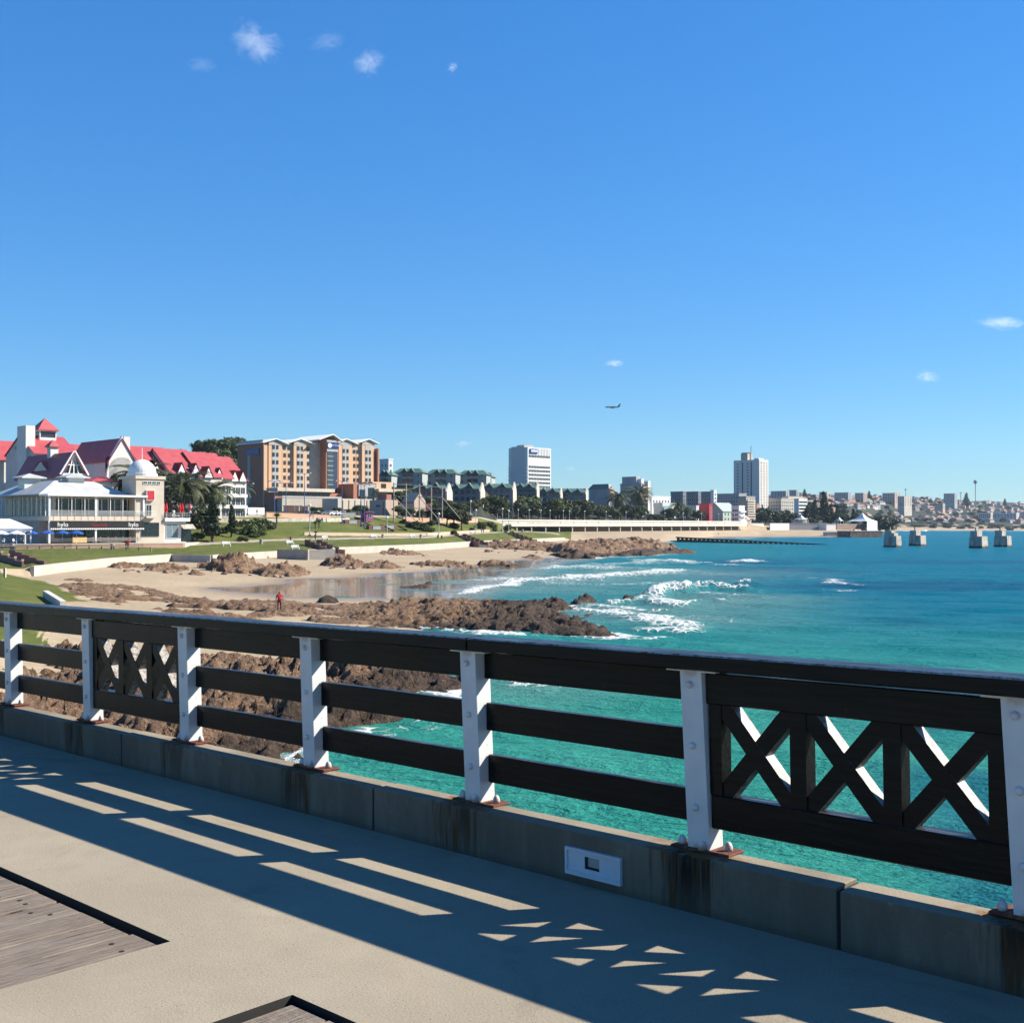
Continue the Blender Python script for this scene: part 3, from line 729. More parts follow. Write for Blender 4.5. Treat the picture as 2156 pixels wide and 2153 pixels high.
reef('rock_reef', 'long brown reef running from the sand out into white surf', REEF_B, 1.2, .19, 131, edge=2.2, base=0.0, sink=.7, tide=.35, tide_poly=[g0((1340,1370)),g0((1000,1345)),g0((1040,1285)),g0((1120,1262)),g0((1260,1262)),g0((1400,1330))])
SAND_R = [tuple(gp(*q, .9)[:2]) for q in ((120,1232),(210,1230),(330,1240),(440,1250),(560,1256),(690,1258),(800,1262),(860,1290),(800,1335),(640,1340),(420,1325),(330,1292),(200,1275),(125,1262))]
reef('rock_scatter', 'low broken brown rocks lying half buried in the sand above the railing', SAND_R, .62, .21, 151, edge=2.0, patch=.50, tide=-.6, sink=.35, blk=(1.6, .7, .35))
reef('rock_skerry', 'black wave-washed rock amid white foam off the reef tip', [g0((1190,1272)),g0((1255,1262)),g0((1262,1270)),g0((1205,1282))], 1.3, .25, 161, edge=1.2, base=-.1, sink=.4, tide=3)
reef('rock_skerry', 'black rock breaking the surf beyond the reef tip', [g0((1300,1262)),g0((1372,1252)),g0((1376,1258)),g0((1310,1268))], 1.2, .25, 163, edge=1.2, base=-.1, sink=.4, tide=3)
reef('rock_skerry', 'flat black rock washed over by foam beside the reef tip', [g0((1200,1293)),g0((1280,1285)),g0((1290,1296)),g0((1215,1304))], .8, .25, 165, edge=1.2, base=-.05, sink=.4, tide=3)
g2 = lambda px, Y: (X_at(px, Y), Y)
REEF_C = [g2(1165,283),g2(1250,284),g2(1290,300),g2(1330,318),g2(1400,360),g2(1425,405),g2(1400,440),g2(1320,450),g2(1230,440),g2(1190,410),g2(1140,360)]
reef('rocky_point', 'high brown rocky point beyond the beach', REEF_C, 3.9, .5, 171, edge=7, base=0.0, sink=1.0, tide=.7, tide_poly=[g2(1160,290),g2(1160,276),g2(1330,276),g2(1330,306),g2(1250,296)], blk=(6, 2.4, 1.0))
reef('rock_shelf', 'low black rock shelf running into the water from the rocky point', [g2(1295,306),g2(1370,312),g2(1440,332),g2(1462,342),g2(1455,350),g2(1370,338),g2(1300,330)], 2.0, .5, 173, edge=3, base=-.1, sink=.6, tide=4, blk=(5, 2, .9))
def mound(label, pts, H, seed, edge=3, tide=-1, step=.28, blk=(2.6, 1.1, .5), group='rock outcrops on the beach', patch=0, name='rock_outcrop'):
    reef(name, label, pts, H, step, seed, edge=edge, tide=tide, blk=blk, group=group, patch=patch, sink=.4)
def px_poly(x0, x1, Y0, Y1):
    return [g2(x0, (Y0+Y1)/2), g2(x0+(x1-x0)*.2, Y0), g2(x1-(x1-x0)*.2, Y0), g2(x1, (Y0+Y1)/2), g2(x1-(x1-x0)*.3, Y1), g2(x0+(x1-x0)*.3, Y1)]
mound('largest heap of brown boulders on the sand against the sea wall', px_poly(432, 548, 178, 194), 3.3, 201, edge=3.5)
mound('brown rocks tailing off from the largest boulder heap', px_poly(520, 648, 176, 188), 2.2, 203, edge=2.5)
mound('dark brown rock hump in the middle of the dry sand', px_poly(680, 770, 203, 216), 3.2, 205, edge=3)
mound('low brown rocks beside the dark rock hump', px_poly(752, 855, 203, 214), 1.9, 207, edge=2.5)
mound('flat brown rocks in the dry sand beyond the pool', px_poly(870, 1000, 216, 226), 1.5, 209, edge=2)
mound('flat dark slab of rock at the edge of the wet sand', px_poly(1000, 1088, 224, 232), 1.3, 211, edge=2, tide=.6)
mound('broken rocks along the foot of the sea wall at left', px_poly(225, 410, 170, 188), 1.2, 213, edge=2, patch=.47)
mound('low rocks below the wall beyond the boulder heap', px_poly(800, 885, 262, 280), 1.3, 215, edge=2, patch=.42)
mound('rubble of rocks under the far end of the sea wall', px_poly(1010, 1205, 330, 400), 2.0, 217, edge=5, patch=.42, step=.5, blk=(4, 1.8, .8))
mound('small rock on the sand near the wall', px_poly(398, 428, 168, 173), 1.0, 219, edge=1.5)
mound('small dark rock standing in the wet sand', px_poly(895, 912, 158, 161), 1.3, 221, edge=1.2, tide=3)
mound('thin black rocks lying in the shallow wet sand', px_poly(828, 930, 149, 153), .5, 223, edge=1, tide=3, patch=.45)
mound('dark round boulder at the pool edge behind the sand rocks', px_poly(672, 712, 118, 122), 1.6, 225, edge=1.4, tide=3)
mound('low brown slab of rock on the sand before the rocky point', px_poly(1095, 1150, 268, 276), 1.5, 227, edge=2)

# ================================================================== SEA
def px_line(*pts): return [tuple(gp(x, y)[:2]) for x, y in pts]
wc = np.arange(-420, 2620, 4.0); wr = np.concatenate([np.arange(1110.2, 1130, .8), np.arange(1130, 1420, 1.7), np.arange(1420, 2400, 9.0)])[::-1]
WX = np.empty((len(wr), len(wc))); WY = np.empty_like(WX)
for i, py in enumerate(wr):
    d0 = ray(CX, py); t_ = -EYE/d0.z; WY[i] = d0.y*t_; WX[i] = (wc-CX)/F*t_
xx, yy = WX, WY
foam = np.zeros_like(WX); lift = np.zeros_like(WX)
WRX = (fbm(xx/11, yy/11, 3, 801)-.5)*7*np.clip(yy/120, .25, 1.5) + (fbm(xx/2.6, yy/2.6, 3, 803)-.5)*2.6
WRY = (fbm(xx/11, yy/11, 3, 811)-.5)*9*np.clip(yy/120, .25, 1.5) + (fbm(xx/2.6, yy/2.6, 3, 813)-.5)*3.0
def breaker(pts, width, amt, h=0.0, seed=0, frag=.5):
    """a line of broken water; width in metres across, frag breaks it into pieces"""
    global foam, lift
    d = line_d(xx+WRX, yy+WRY, px_line(*pts)); width *= 1.25; amt *= .86; w = width*(.55+.9*fbm(xx/7, yy/7, 3, 300+seed))
    m = np.exp(-(d/w)**2)*sstep(frag-.28, frag+.12, fbm(xx/6, yy/9, 3, 330+seed)+.25)
    foam = np.maximum(foam, m*amt); lift = np.maximum(lift, m*h*(.5+fbm(xx/1.6, yy/2.2, 3, 350+seed)))
breaker([(960,1253),(1010,1240),(1060,1232),(1130,1222),(1220,1216)], 1.6, 1.2, .12, 1, .12)
breaker([(1060,1226),(1140,1221),(1230,1218),(1300,1214),(1410,1205)], 4.5, 1.05, .55, 2, .2)
breaker([(1130,1228),(1250,1232),(1400,1230),(1440,1232)], 4.0, .72, .2, 3, .35)
breaker([(1180,1200),(1230,1196),(1260,1200)], 6, .9, .6, 4, .3)
breaker([(1270,1192),(1330,1188),(1370,1184)], 6, .85, .4, 5, .4)
breaker([(1370,1181),(1460,1187)], 5, 1.0, .7, 6, .25)
breaker([(1300,1175),(1400,1168)], 5, .8, .2, 7, .45)
breaker([(1060,1195),(1160,1186),(1240,1180)], 6, .55, .1, 8, .5)
breaker([(1005,1220),(1100,1208),(1180,1204)], 4, .6, .1, 9, .5)
breaker([(1370,1256),(1400,1248),(1430,1252)], 1.5, 1.1, 1.3, 10, .2)
breaker([(1450,1246),(1490,1240),(1530,1246)], 1.6, 1.05, 1.1, 11, .28)
breaker([(1545,1236),(1590,1230)], 1.8, .8, .7, 12, .4)
breaker([(1320,1268),(1400,1273),(1495,1272),(1502,1268)], .9, 1.1, .45, 13, .1)
breaker([(1480,1252),(1540,1256),(1580,1258)], 1.2, .95, .3, 14, .3)
breaker([(1260,1268),(1340,1258),(1380,1260)], 1.3, .95, .3, 15, .25)
breaker([(1520,1190),(1545,1190)], 4, .9, .5, 16, .2); breaker([(1570,1184),(1590,1186)], 4, 1.05, .9, 17, .1); breaker([(1510,1172),(1518,1172)], 4, .8, .2, 18, .2)
breaker([(1755,1224),(1790,1232)], 2.0, .95, .3, 19, .2); breaker([(1720,1246),(1770,1244)], 1.8, .8, .2, 20, .3); breaker([(1832,1237),(1842,1238)], 1.5, .9, .2, 21, .1)
breaker([(1665,1218),(1680,1219)], 2, .7, .15, 22, .2); breaker([(1715,1225),(1730,1225)], 2, .7, .15, 23, .2)
breaker([(880,1324),(950,1322),(1010,1327),(1060,1333)], 1.4, 1.25, .15, 24, -.1)
breaker([(1060,1334),(1150,1340),(1240,1349),(1300,1352),(1345,1344)], .9, .95, .1, 25, .2)
breaker([(1195,1285),(1260,1292),(1330,1300),(1370,1308),(1385,1322)], 2.0, 1.1, .35, 26, .1)
breaker([(1220,1275),(1290,1282),(1370,1288)], 1.6, .95, .3, 27, .25)
breaker([(1330,1330),(1390,1332),(1405,1322)], 1.4, 1.0, .25, 28, .15)
breaker([(1420,1298),(1500,1302)], 3, .6, .1, 29, .4)
breaker([(1040,1428),(1090,1446),(1160,1452)], 1.4, .9, .12, 30, .2); breaker([(1050,1455),(1130,1462)], 1.2, .6, .05, 31, .4)
breaker([(825,1522),(875,1515),(960,1512),(1035,1508)], .7, 1.0, .08, 32, .05); breaker([(860,1535),(960,1525)], 1.2, .6, .05, 33, .35)
breaker([(640,1596),(720,1566),(800,1540)], .5, .7, .05, 34, .2)
breaker([(1425,1136),(1600,1133),(1780,1132)], 9, .8, .1, 35, .25); breaker([(1850,1118),(2000,1117.6),(2300,1117.4)], 40, 1.1, .3, 36, 0)
ra = poly_sd(xx, yy, REEF_A); rb = poly_sd(xx, yy, REEF_B); rc = poly_sd(xx, yy, REEF_C)
edge_n = fbm(xx/3.5, yy/3.5, 3, 401)
foam = np.maximum(foam, np.exp(-np.clip(-ra, 0, 99)/.9)*sstep(.35, .6, edge_n)*.9)
foam = np.maximum(foam, np.exp(-np.clip(-rb, 0, 99)/1.2)*sstep(.30, .55, edge_n)*.95*sstep(-8, 3, xx))
foam = np.maximum(foam, np.exp(-np.clip(-rc, 0, 99)/4)*sstep(.4, .6, edge_n)*.8)
# milky aerated and sandy water near the surf, dark weed beds, deep blue farther out
milk = np.exp(-(line_d(xx, yy, px_line((1000,1235),(1200,1215),(1400,1205)))/22)**2) + .8*np.exp(-(line_d(xx, yy, px_line((1240,1290),(1400,1300),(1560,1260)))/10)**2) + .45*np.exp(-(line_d(xx, yy, px_line((1000,1440),(1150,1450)))/5)**2)
milk = np.clip(milk*(.6+.7*fbm(xx/12, yy/12, 3, 501)), 0, 1)
foam = np.maximum(foam, milk*.56*sstep(.36, .6, fbm(xx/9, yy/5, 4, 511)))
shal = sstep(55, 5, np.abs(yy-np.interp(CX+F*xx/yy, *knot(KN[1][1])[:2])))*(CX+F*xx/yy > 900)*(yy > 100)*(CX+F*xx/yy < 1300)
wy_ = np.clip(1106+F*8/np.maximum(yy, 1), 1106, 2400); wpx = CX+F*xx/yy
weed = sstep(.46, .60, fbm(xx/26, yy/26, 4, 601))*sstep(1165, 1185, wy_)*sstep(1290, 1240, wy_)*sstep(1380, 1560, wpx)
weed = np.maximum(weed, .8*sstep(.48, .62, fbm(xx/14+9, yy/14, 4, 611))*sstep(1230, 1300, wy_)*sstep(1700, 2000, wpx))
deep = sstep(1500, 1170, wy_) * (.75+.25*sstep(1300, 1800, wpx)) + .5*sstep(1500, 2100, wpx)*sstep(1550, 1200, wy_)
deep = np.clip(deep*.85*(.75+.5*fbm(xx/40, yy/40, 3, 621)), 0, 1)
# swell
def swell(): 
    z = np.zeros_like(xx)
    for (lx, ly, a, ph) in ((.25, .9, .06, 0), (.55, .6, .05, 1.7), (.1, .45, .07, .6), (-.2, 1.4, .035, 2.2), (.9, 1.1, .025, 4.)): z += a*np.sin(xx*lx+yy*ly+ph+3*fbm(xx/9, yy/9, 2, 700))
    return z
ampl = np.clip(yy/40, .5, 1.0)*np.clip(400/np.maximum(yy, 1), 0, 1)
WZ = swell()*ampl*np.where(yy < 500, 1, .3) + lift*.9
def m_sea():
    t = NT('sea_water'); v = t.geo.outputs['Position']
    fo, mi, we, de, sh = t.attr('foam'), t.attr('milk'), t.attr('weed'), t.attr('deep'), t.attr('shallow')
    n0 = t.noise(t.mapping(v, (1, .6, 1)), .12, 4, .6)
    c = t.mix(t.mr(n0, .3, .7), (.018, .172, .136), (.034, .212, .168))
    c = t.mix(de, c, (.002, .104, .158)); c = t.mix(t.math('MULTIPLY', we, .75), c, (.005, .062, .118))
    c = t.mix(t.math('MULTIPLY', mi, .75), c, (.12, .205, .19)); c = t.mix(t.math('MULTIPLY', sh, .8), c, (.21, .21, .19))
    fn = t.noise(t.mapping(v, (1, .55, 1), (0, 0, .3)), 1.1, 7, .72, .5); fv = t.vor(t.mapping(v, (1, .6, 1)), 1.4, 'DISTANCE_TO_EDGE')
    lace = t.math('ADD', t.math('MULTIPLY', fn, .8), t.math('MULTIPLY', t.mr(fv, .0, .22, .25, 0), 1.))
    thr = t.math('SUBTRACT', .92, t.math('MULTIPLY', fo, .74))
    fm = t.mr(lace, thr, t.math('ADD', thr, .30))
    fm = t.math('MULTIPLY', fm, t.mr(fo, .05, .2))
    # scattered small whitecaps
    wcn = t.noise(t.mapping(v, (.55, 1.6, 1), (0, 0, .25)), .55, 5, .62); cap = t.math('MULTIPLY', t.mr(wcn, .725, .76), t.mr(t.noise(v, 2.6, 3), .42, .55))
    fm = t.math('MAXIMUM', fm, t.math('MULTIPLY', cap, .85))
    c = t.mix(fm, c, (.60, .62, .60))
    w1 = t.noise(t.mapping(v, (.6, 1.25, 1), (0, 0, .35)), .55, 5, .6, .6); w2 = t.noise(t.mapping(v, (.8, 1.5, 1), (0, 0, -.2)), 2.6, 5, .62, .4); w3 = t.noise(v, 9, 3, .6)
    h = t.math('ADD', t.math('ADD', t.math('MULTIPLY', w1, 1.6), t.math('MULTIPLY', w2, .55)), t.math('MULTIPLY', w3, .12))
    h = t.math('ADD', h, t.math('MULTIPLY', fm, t.math('MULTIPLY', fn, .8)))
    return t.fin(c, t.mr(fm, 0, 1, .30, .8), t.bump(h, .8, .55), IOR=1.33, Specular_IOR_Level=.012)
tag(link('sea', grid_mesh('sea', WX, WY, WZ, m_sea(), dict(foam=foam, milk=milk, weed=weed, deep=deep, shallow=shal))), 'turquoise sea with breaking surf', None, None, 'structure')
# ================================================================== BUILDINGS
class Bld:
    """a building: local x runs along the sunlit front, local y along the shaded side, z up, origin at the near corner"""
    def __init__(s, name, label, px, Y, z0, cat='building', group=None, ang=45):
        s.Y = Y; s.X = X_at(px, Y); s.z0 = z0; s.a = R(ang)
        s.r = tag(empty(name, (s.X, Y, z0), s.a), label, cat, group)
    def e1(s, px):
        k = (px-CX)/F; return (k*s.Y-s.X)/(math.cos(s.a)-k*math.sin(s.a))
    def e2(s, px):
        k = (px-CX)/F; return (s.X-k*s.Y)/(math.sin(s.a)+k*math.cos(s.a))
    def h(s, py, x=0, y=0):
        return hz(py, s.Y + x*math.sin(s.a) + y*math.cos(s.a)) - s.z0
    def part(s, name, mb, mat=None, parent=None, smooth=False): return mb.build(name, mat, parent or s.r, smooth=smooth)

MT_GLASS = M('window_glass', (.030, .040, .052), .10, .3, spec=.6, rand=.35)
MT_FRAME = M('window_frame_white', (.62, .62, .60), .5)
MT_DKFRAME = M('window_frame_dark', (.06, .06, .06), .5)
_wm = {}
def win_mesh(w, h, frame=None, glass=None, t=.09, mull=1):
    key = (round(w,2), round(h,2), (frame or MT_FRAME).name, (glass or MT_GLASS).name, mull)
    if key in _wm: return _wm[key]
    b = MB().mat(glass or MT_GLASS).box(-w/2, w/2, -.05, .02, 0, h)
    b.mat(frame or MT_FRAME)
    b.box(-w/2-t, -w/2, -.10, .02, -t, h+t); b.box(w/2, w/2+t, -.10, .02, -t, h+t)
    b.box(-w/2, w/2, -.10, .02, h, h+t); b.box(-w/2, w/2, -.13, .02, -t, 0)
    for k in range(1, mull+1):
        x = -w/2 + w*k/(mull+1); b.box(x-t/3, x+t/3, -.09, -.045, 0, h)
    _wm[key] = b.mesh('window'); return _wm[key]
def wins(b, face, us, zs, w, h, off=0.0, name='window', parent=None, **kw):
    me = win_mesh(w, h, **kw)
    for z in zs:
        for u in us:
            if face == 'F': link(name, me, parent or b.r, (u, off, z), 0)
            elif face == 'S': link(name, me, parent or b.r, (off, u, z), R(-90))
def lin(a, b, n): return [a + (b-a)*(i+.5)/n for i in range(n)]
def gable(x0, x1, y0, y1, ze, zr, axis='x', ov=.5, th=.22, mat=None):
    """double-pitched roof as two thick slopes; axis = direction of the ridge"""
    b = MB()
    if mat: b.mat(mat)
    if axis == 'x':
        ym = (y0+y1)/2; sl = (zr-ze)/(ym-y0)
        for s_, ye in ((1, y0-ov), (-1, y1+ov)):
            zz = ze - sl*ov
            vs = [(x0-ov, ye, zz), (x1+ov, ye, zz), (x1+ov, ym, zr), (x0-ov, ym, zr)]
            b.add([*vs, *[(v[0], v[1], v[2]-th) for v in vs]], [(0,1,2,3) if s_ > 0 else (3,2,1,0), (7,6,5,4), (0,4,5,1), (1,5,6,2), (2,6,7,3), (3,7,4,0)])
    else:
        xm = (x0+x1)/2; sl = (zr-ze)/(xm-x0)
        for s_, xe in ((1, x0-ov), (-1, x1+ov)):
            zz = ze - sl*ov
            vs = [(xe, y0-ov, zz), (xe, y1+ov, zz), (xm, y1+ov, zr), (xm, y0-ov, zr)]
            b.add([*vs, *[(v[0], v[1], v[2]-th) for v in vs]], [(3,2,1,0) if s_ > 0 else (0,1,2,3), (4,5,6,7), (0,4,5,1), (1,5,6,2), (2,6,7,3), (3,7,4,0)])
    return b
def gwall(x0, x1, y0, y1, ze, zr, axis='x', b=None):
    """walls of a gabled house up to the underside of the roof"""
    b = b or MB(); e = .12
    if axis == 'x':
        ym = (y0+y1)/2
        P = [(y0, 0), (y1, 0), (y1, ze-e), (ym, zr-e), (y0, ze-e)]
        b.add([(x, y, z) for x in (x0, x1) for y, z in P], [(4,3,2,1,0), (5,6,7,8,9), (0,1,6,5), (1,2,7,6), (2,3,8,7), (3,4,9,8), (4,0,5,9)])
    else:
        xm = (x0+x1)/2
        P = [(x0, 0), (x1, 0), (x1, ze-e), (xm, zr-e), (x0, ze-e)]
        b.add([(x, y, z) for y in (y0, y1) for x, z in P], [(0,1,2,3,4), (9,8,7,6,5), (1,0,5,6), (2,1,6,7), (3,2,7,8), (4,3,8,9), (0,4,9,5)])
    return b
def hip(x0, x1, y0, y1, ze, zr, ov=.5, top=.5, b=None):
    b = b or MB()
    w = min(x1-x0, y1-y0)/2*top
    lo = [(x0-ov, y0-ov, ze), (x1+ov, y0-ov, ze), (x1+ov, y1+ov, ze), (x0-ov, y1+ov, ze)]
    hi = [(x0+w, y0+w, zr), (x1-w, y0+w, zr), (x1-w, y1-w, zr), (x0+w, y1-w, zr)]
    return b.add([*lo, *[(v[0], v[1], v[2]-.2) for v in lo], *hi], [(0,1,9,8), (1,2,10,9), (2,3,11,10), (3,0,8,11), (8,9,10,11), (0,4,5,1), (1,5,6,2), (2,6,7,3), (3,7,4,0), (7,6,5,4)])
def corrug(name, c, c2):
    c = tuple(x*.85 for x in c); c2 = tuple(x*.85 for x in c2)
    t = NT(name); v = t.tc.outputs['Object']; n = t.noise(v, .6, 5); w = t.noise(t.mapping(v, (3, 3, .3)), 1.2, 4)
    col = t.mix(t.mr(n, .3, .7), c, c2); col = t.mix(t.mr(w, .55, .75, 0, .35), col, tuple(x*.6 for x in c))
    return t.fin(col, .55, t.bump(t.noise(t.mapping(v, (5, 5, .1)), 1.5, 2), .3, .08))
def brick(name, c1, c2, mortar, sc=1.0):
    c1, c2, mortar = (tuple(x*.82 for x in q) for q in (c1, c2, mortar))
    t = NT(name); v = t.tc.outputs['Object']
    n = t.noise(v, .35, 4); n2 = t.noise(t.mapping(v, (4, 4, 13)), 1.3*sc, 3, .7)
    col = t.mix(t.mr(n2, .35, .65), c1, c2); col = t.mix(t.mr(n, .5, .8, 0, .3), col, mortar)
    return t.fin(col, .85, t.bump(n2, .2, .03))
MT_REDROOF = corrug('red_roof_sheeting', (.36, .052, .060), (.43, .072, .078))
MT_GREENROOF = corrug('green_roof_sheeting', (.075, .145, .105), (.10, .18, .13))
MT_GREYROOF = corrug('grey_roof_sheeting', (.40, .41, .40), (.50, .51, .50))
MT_WHITEROOF = corrug('white_roof_sheeting', (.84, .84, .82), (.90, .90, .88))
MT_WWALL = M('white_plaster', (.72, .70, .66), .85, .06, .5)
MT_PWALL = M('pinkish_white_plaster', (.68, .62, .58), .85, .06, .5)
MT_CREAM = M('cream_plaster', (.60, .52, .41), .85, .08, .5)
MT_BEIGE = M('beige_plaster', (.50, .44, .36), .85, .08, .4)
MT_TAN = brick('tan_brick', (.56, .345, .205), (.66, .43, .27), (.55, .42, .30))
MT_BROWN = brick('brown_brick', (.36, .135, .08), (.44, .19, .115), (.36, .25, .18))
MT_GREYPL = M('grey_panel', (.42, .41, .39), .8, .06, .4)
MT_CONC = M('pale_concrete', (.60, .56, .49), .85, .10, .25, world_space=True)
MT_DCONC = M('weathered_concrete', (.33, .30, .26), .9, .2, .6)
MT_BLUESIGN = M('blue_sign_face', (.015, .045, .19), .35, .05)
MT_NAVY = M('navy_paint', (.02, .035, .09), .5, .1)
MT_WHITEP = M('white_paint', (.80, .80, .78), .5, .04)
MT_RED = M('red_paint', (.50, .02, .035), .5, .08)
MT_BLACKC = M('black_canvas', (.012, .012, .014), .8, .1)
MT_STEEL = M('galvanised_steel', (.45, .46, .47), .4, .1, metal=.6)
def text(body, size, mat, parent, loc, rot, name='lettering', ext=.02, shear=0.0, width=1.0):
    cu = bpy.data.curves.new(name, 'FONT'); cu.body = body; cu.size = size; cu.extrude = ext; cu.align_x = 'CENTER'; cu.align_y = 'CENTER'; cu.shear = shear
    cu.resolution_u = 2
    o = bpy.data.objects.new(name, cu); COL.objects.link(o); dg = bpy.context.evaluated_depsgraph_get()
    me = bpy.data.meshes.new_from_object(o.evaluated_get(dg)); bpy.data.objects.remove(o)
    me.materials.clear(); me.materials.append(mat); me.name = name
    return link(name, me, parent, loc, rot=rot, scale=(width, 1, 1))
RF = (R(90), 0, 0)                 # lettering on the sunlit front
RS = (R(90), 0, R(-90))            # lettering on the shaded side

# ------------------------------------------------------------------ beach restaurant
b = Bld('beach_restaurant', 'two-storey beach restaurant with glazed upper deck, grey roof and domed tower', 103, 221, 4.8, 'restaurant')
L = b.e1(300); D = 26.0
zf, ze, zr = b.h(1086), b.h(1037), b.h(1012, 6, 8)
MT_DKGL = M('tinted_glass', (.012, .022, .028), .08, .3, spec=.55)
# carcass set back behind the verandah
b.part('ground_floor', MB().box(1.6, L, 2.6, D, 0, zf-.25), MT_BEIGE)
b.part('upper_floor', MB().box(2.2, L, 3.4, D, zf+.06, ze-.2), M('greyish_plaster', (.46, .43, .39), .8, .08))  # upper walls in one even greyish plaster
b.part('floor_slab', MB().box(0, L+.6, 0, D, zf-.9, zf), MT_CREAM)
b.part('side_wall', MB().box(0, 1.55, 4.2, D, -1.2, zf-.95), M('grey_render', (.34, .31, .28), .85, .1, .5))
b.part('verandah_roof', MB().box(-.4, L+.9, -.4, 3.6, ze-.55, ze-.2), MT_WHITEP)
rf = b.part('roof', hip(-.5, L-1.5, 2.8, D, ze-.15, zr, .3, .55), MT_GREYROOF)
for (u, y) in ((3.2, 16.5), (8.6, 8.8)):
    ln = MB().mat(MT_WHITEP).box(u-1.6, u+1.6, y-1.6, y+1.6, zr-1.6, zr+.75)
    ln.mat(MT_GREYROOF); hip(u-1.9, u+1.9, y-1.9, y+1.9, zr+.77, zr+1.6, .6, .95, ln)
    ln.build('roof_lantern', None, rf)
for k, u in enumerate([.15] + [L*.49] + [L+.3]): b.part('column', MB().box(u-.16, u+.16, .05, .4, -.1, ze-.55) if k < 2 else MB().box(u-.16, u+.16, .05, .4, zf, ze-.55), MT_WHITEP)
for u in lin(.6, L-.2, 7): b.part('verandah_post', MB().box(u-.05, u+.05, .1, .2, zf, ze-.56), MT_WHITEP)
for y in lin(.8, D-.4, 12): b.part('verandah_post', MB().box(.10, .2, y-.05, y+.05, zf, ze-.56), MT_WHITEP)
wins(b, 'F', lin(2.6, L-.2, 12), [zf+.25], 1.15, ze-zf-1.2, 3.4, glass=MT_DKGL, mull=0)
wins(b, 'S', lin(4, D-1, 15), [zf+.25], 1.05, ze-zf-1.2, 2.2, glass=MT_DKGL, mull=0)
bal = empty('balcony_railing'); bal.parent = b.r
for z in (.18, .40, .62, .84, 1.05): link('rail', MB().box(.1, L+.4, .0, .05, zf+z-.025, zf+z+.025).mesh('rail', MT_WHITEP), bal)
for u in lin(.2, L+.3, 14): link('baluster', MB().box(u-.03, u+.03, -.04, .0, zf-.75, zf+1.08).mesh('baluster', MT_STEEL), bal)
wins(b, 'F', lin(2.2, L-1.6, 9), [.9], 1.55, zf-2.9, 2.6, name='shop_window', glass=MT_DKGL, frame=MT_DKFRAME, mull=0)
aw = MB(); aw.add([(.3, -.15, zf-2.35), (L+.3, -.15, zf-2.35), (L+.3, 2.2, zf-.92), (.3, 2.2, zf-.92), (.3, -.15, zf-1.0), (L+.3, -.15, zf-1.0)], [(0,1,5,4), (4,5,2,3), (0,4,3), (1,2,5), (3,2,1,0)])
awn = b.part('awning', aw, MT_BLACKC)
for k in range(52):
    u = .42+(L-.3)*k/51; link('scallop', MB().lathe([(.16, -.02), (.16, .02)], 8).mesh('scallop', MT_WHITEP) if k == 0 else sc_me, awn, (u, -.19, zf-2.42), rot=(R(90), 0, 0))
    if k == 0: sc_me = awn.children[0].data
text('hylo', 1.25, MT_WHITEP, awn, (2.6, -.19, zf-1.62), RF); text('hylo', 1.25, MT_WHITEP, awn, (L-2.0, -.19, zf-1.62), RF)
text('Coca-Cola', .72, MT_RED, awn, (L*.515, -.19, zf-1.68), RF, shear=.2)
fe = MB()
for z in (.25, .5, .75): fe.box(4.6, L-.5, -.55, -.5, z, z+.1)
for u in lin(4.6, L-.5, 9): fe.box(u-.06, u+.06, -.5, -.42, 0, 1.05)
b.part('terrace_fence', fe, M('grey_slats', (.30, .27, .24), .8))
b.part('counter', MB().box(4.2, 7.0, -.9, -.62, -.05, .95), M('yellow_pine', (.55, .38, .17), .7))
# tower
tx0 = L-1.2; tx1 = b.e1(347); ty0, ty1 = .35, 6.2
tz = b.h(1001, tx0)
tow = b.part('tower', MB().box(tx0, tx1, ty0, ty1, -.2, tz-.6), M('tower_plaster', (.56, .49, .40), .85, .07, .4))
link('cornice', MB().box(tx0-.25, tx1+.25, ty0-.25, ty1+.25, tz-.6, tz).mesh('cornice', MT_CREAM), tow)
dr = 2.75; cx, cy = (tx0+tx1)/2-.2, (ty0+ty1)/2+.1
prof = [(dr+.25, 0), (dr+.25, .55), (dr, .6)] + [(dr*math.cos(a), .6+dr*1.02*math.sin(a)) for a in [R(x) for x in range(6, 90, 7)]] + [(.08, .62+dr*1.03), (.05, .62+dr*1.03+2.4)]
MB().lathe(prof, 28, (cx, cy, tz+.01)).build('dome', MT_WHITEP, tow, smooth=False)
for u in lin(tx0+1.4, tx1-.8, 4): link('slit_window', win_mesh(.75, .42, MT_FRAME, MT_DKGL), tow, (u, ty0, tz-1.55))
sg = MB().mat(MT_WHITEP).box(tx0+2.0, tx0+3.75, ty0-.55, ty0-.02, b.h(1053, tx0), b.h(1031, tx0)).mat(MT_RED).box(tx0+2.1, tx0+3.65, ty0-.58, ty0-.552, b.h(1052, tx0), b.h(1032, tx0))
so = sg.build('sign', None, tow)
link('window', win_mesh(1.1, 2.2, MT_FRAME, MT_GLASS), tow, (tx0+2.7, ty0, zf+.1))
ba = MB().mat(MT_CREAM).box(tx0+1.7, tx0+3.9, ty0-1.1, ty0, zf-.3, zf).mat(MT_WHITEP)
for z in (.2, .5, .8, 1.05): ba.box(tx0+1.7, tx0+3.9, ty0-1.1, ty0-1.05, zf+z, zf+z+.05); ba.box(tx0+1.7, tx0+1.75, ty0-1.05, ty0, zf+z, zf+z+.05)
ba.build('balcony', None, tow)
link('shop_window', win_mesh(3.7, 2.6, MT_DKFRAME, MT_DKGL, mull=2), tow, (tx0+3.0, ty0, 1.1))
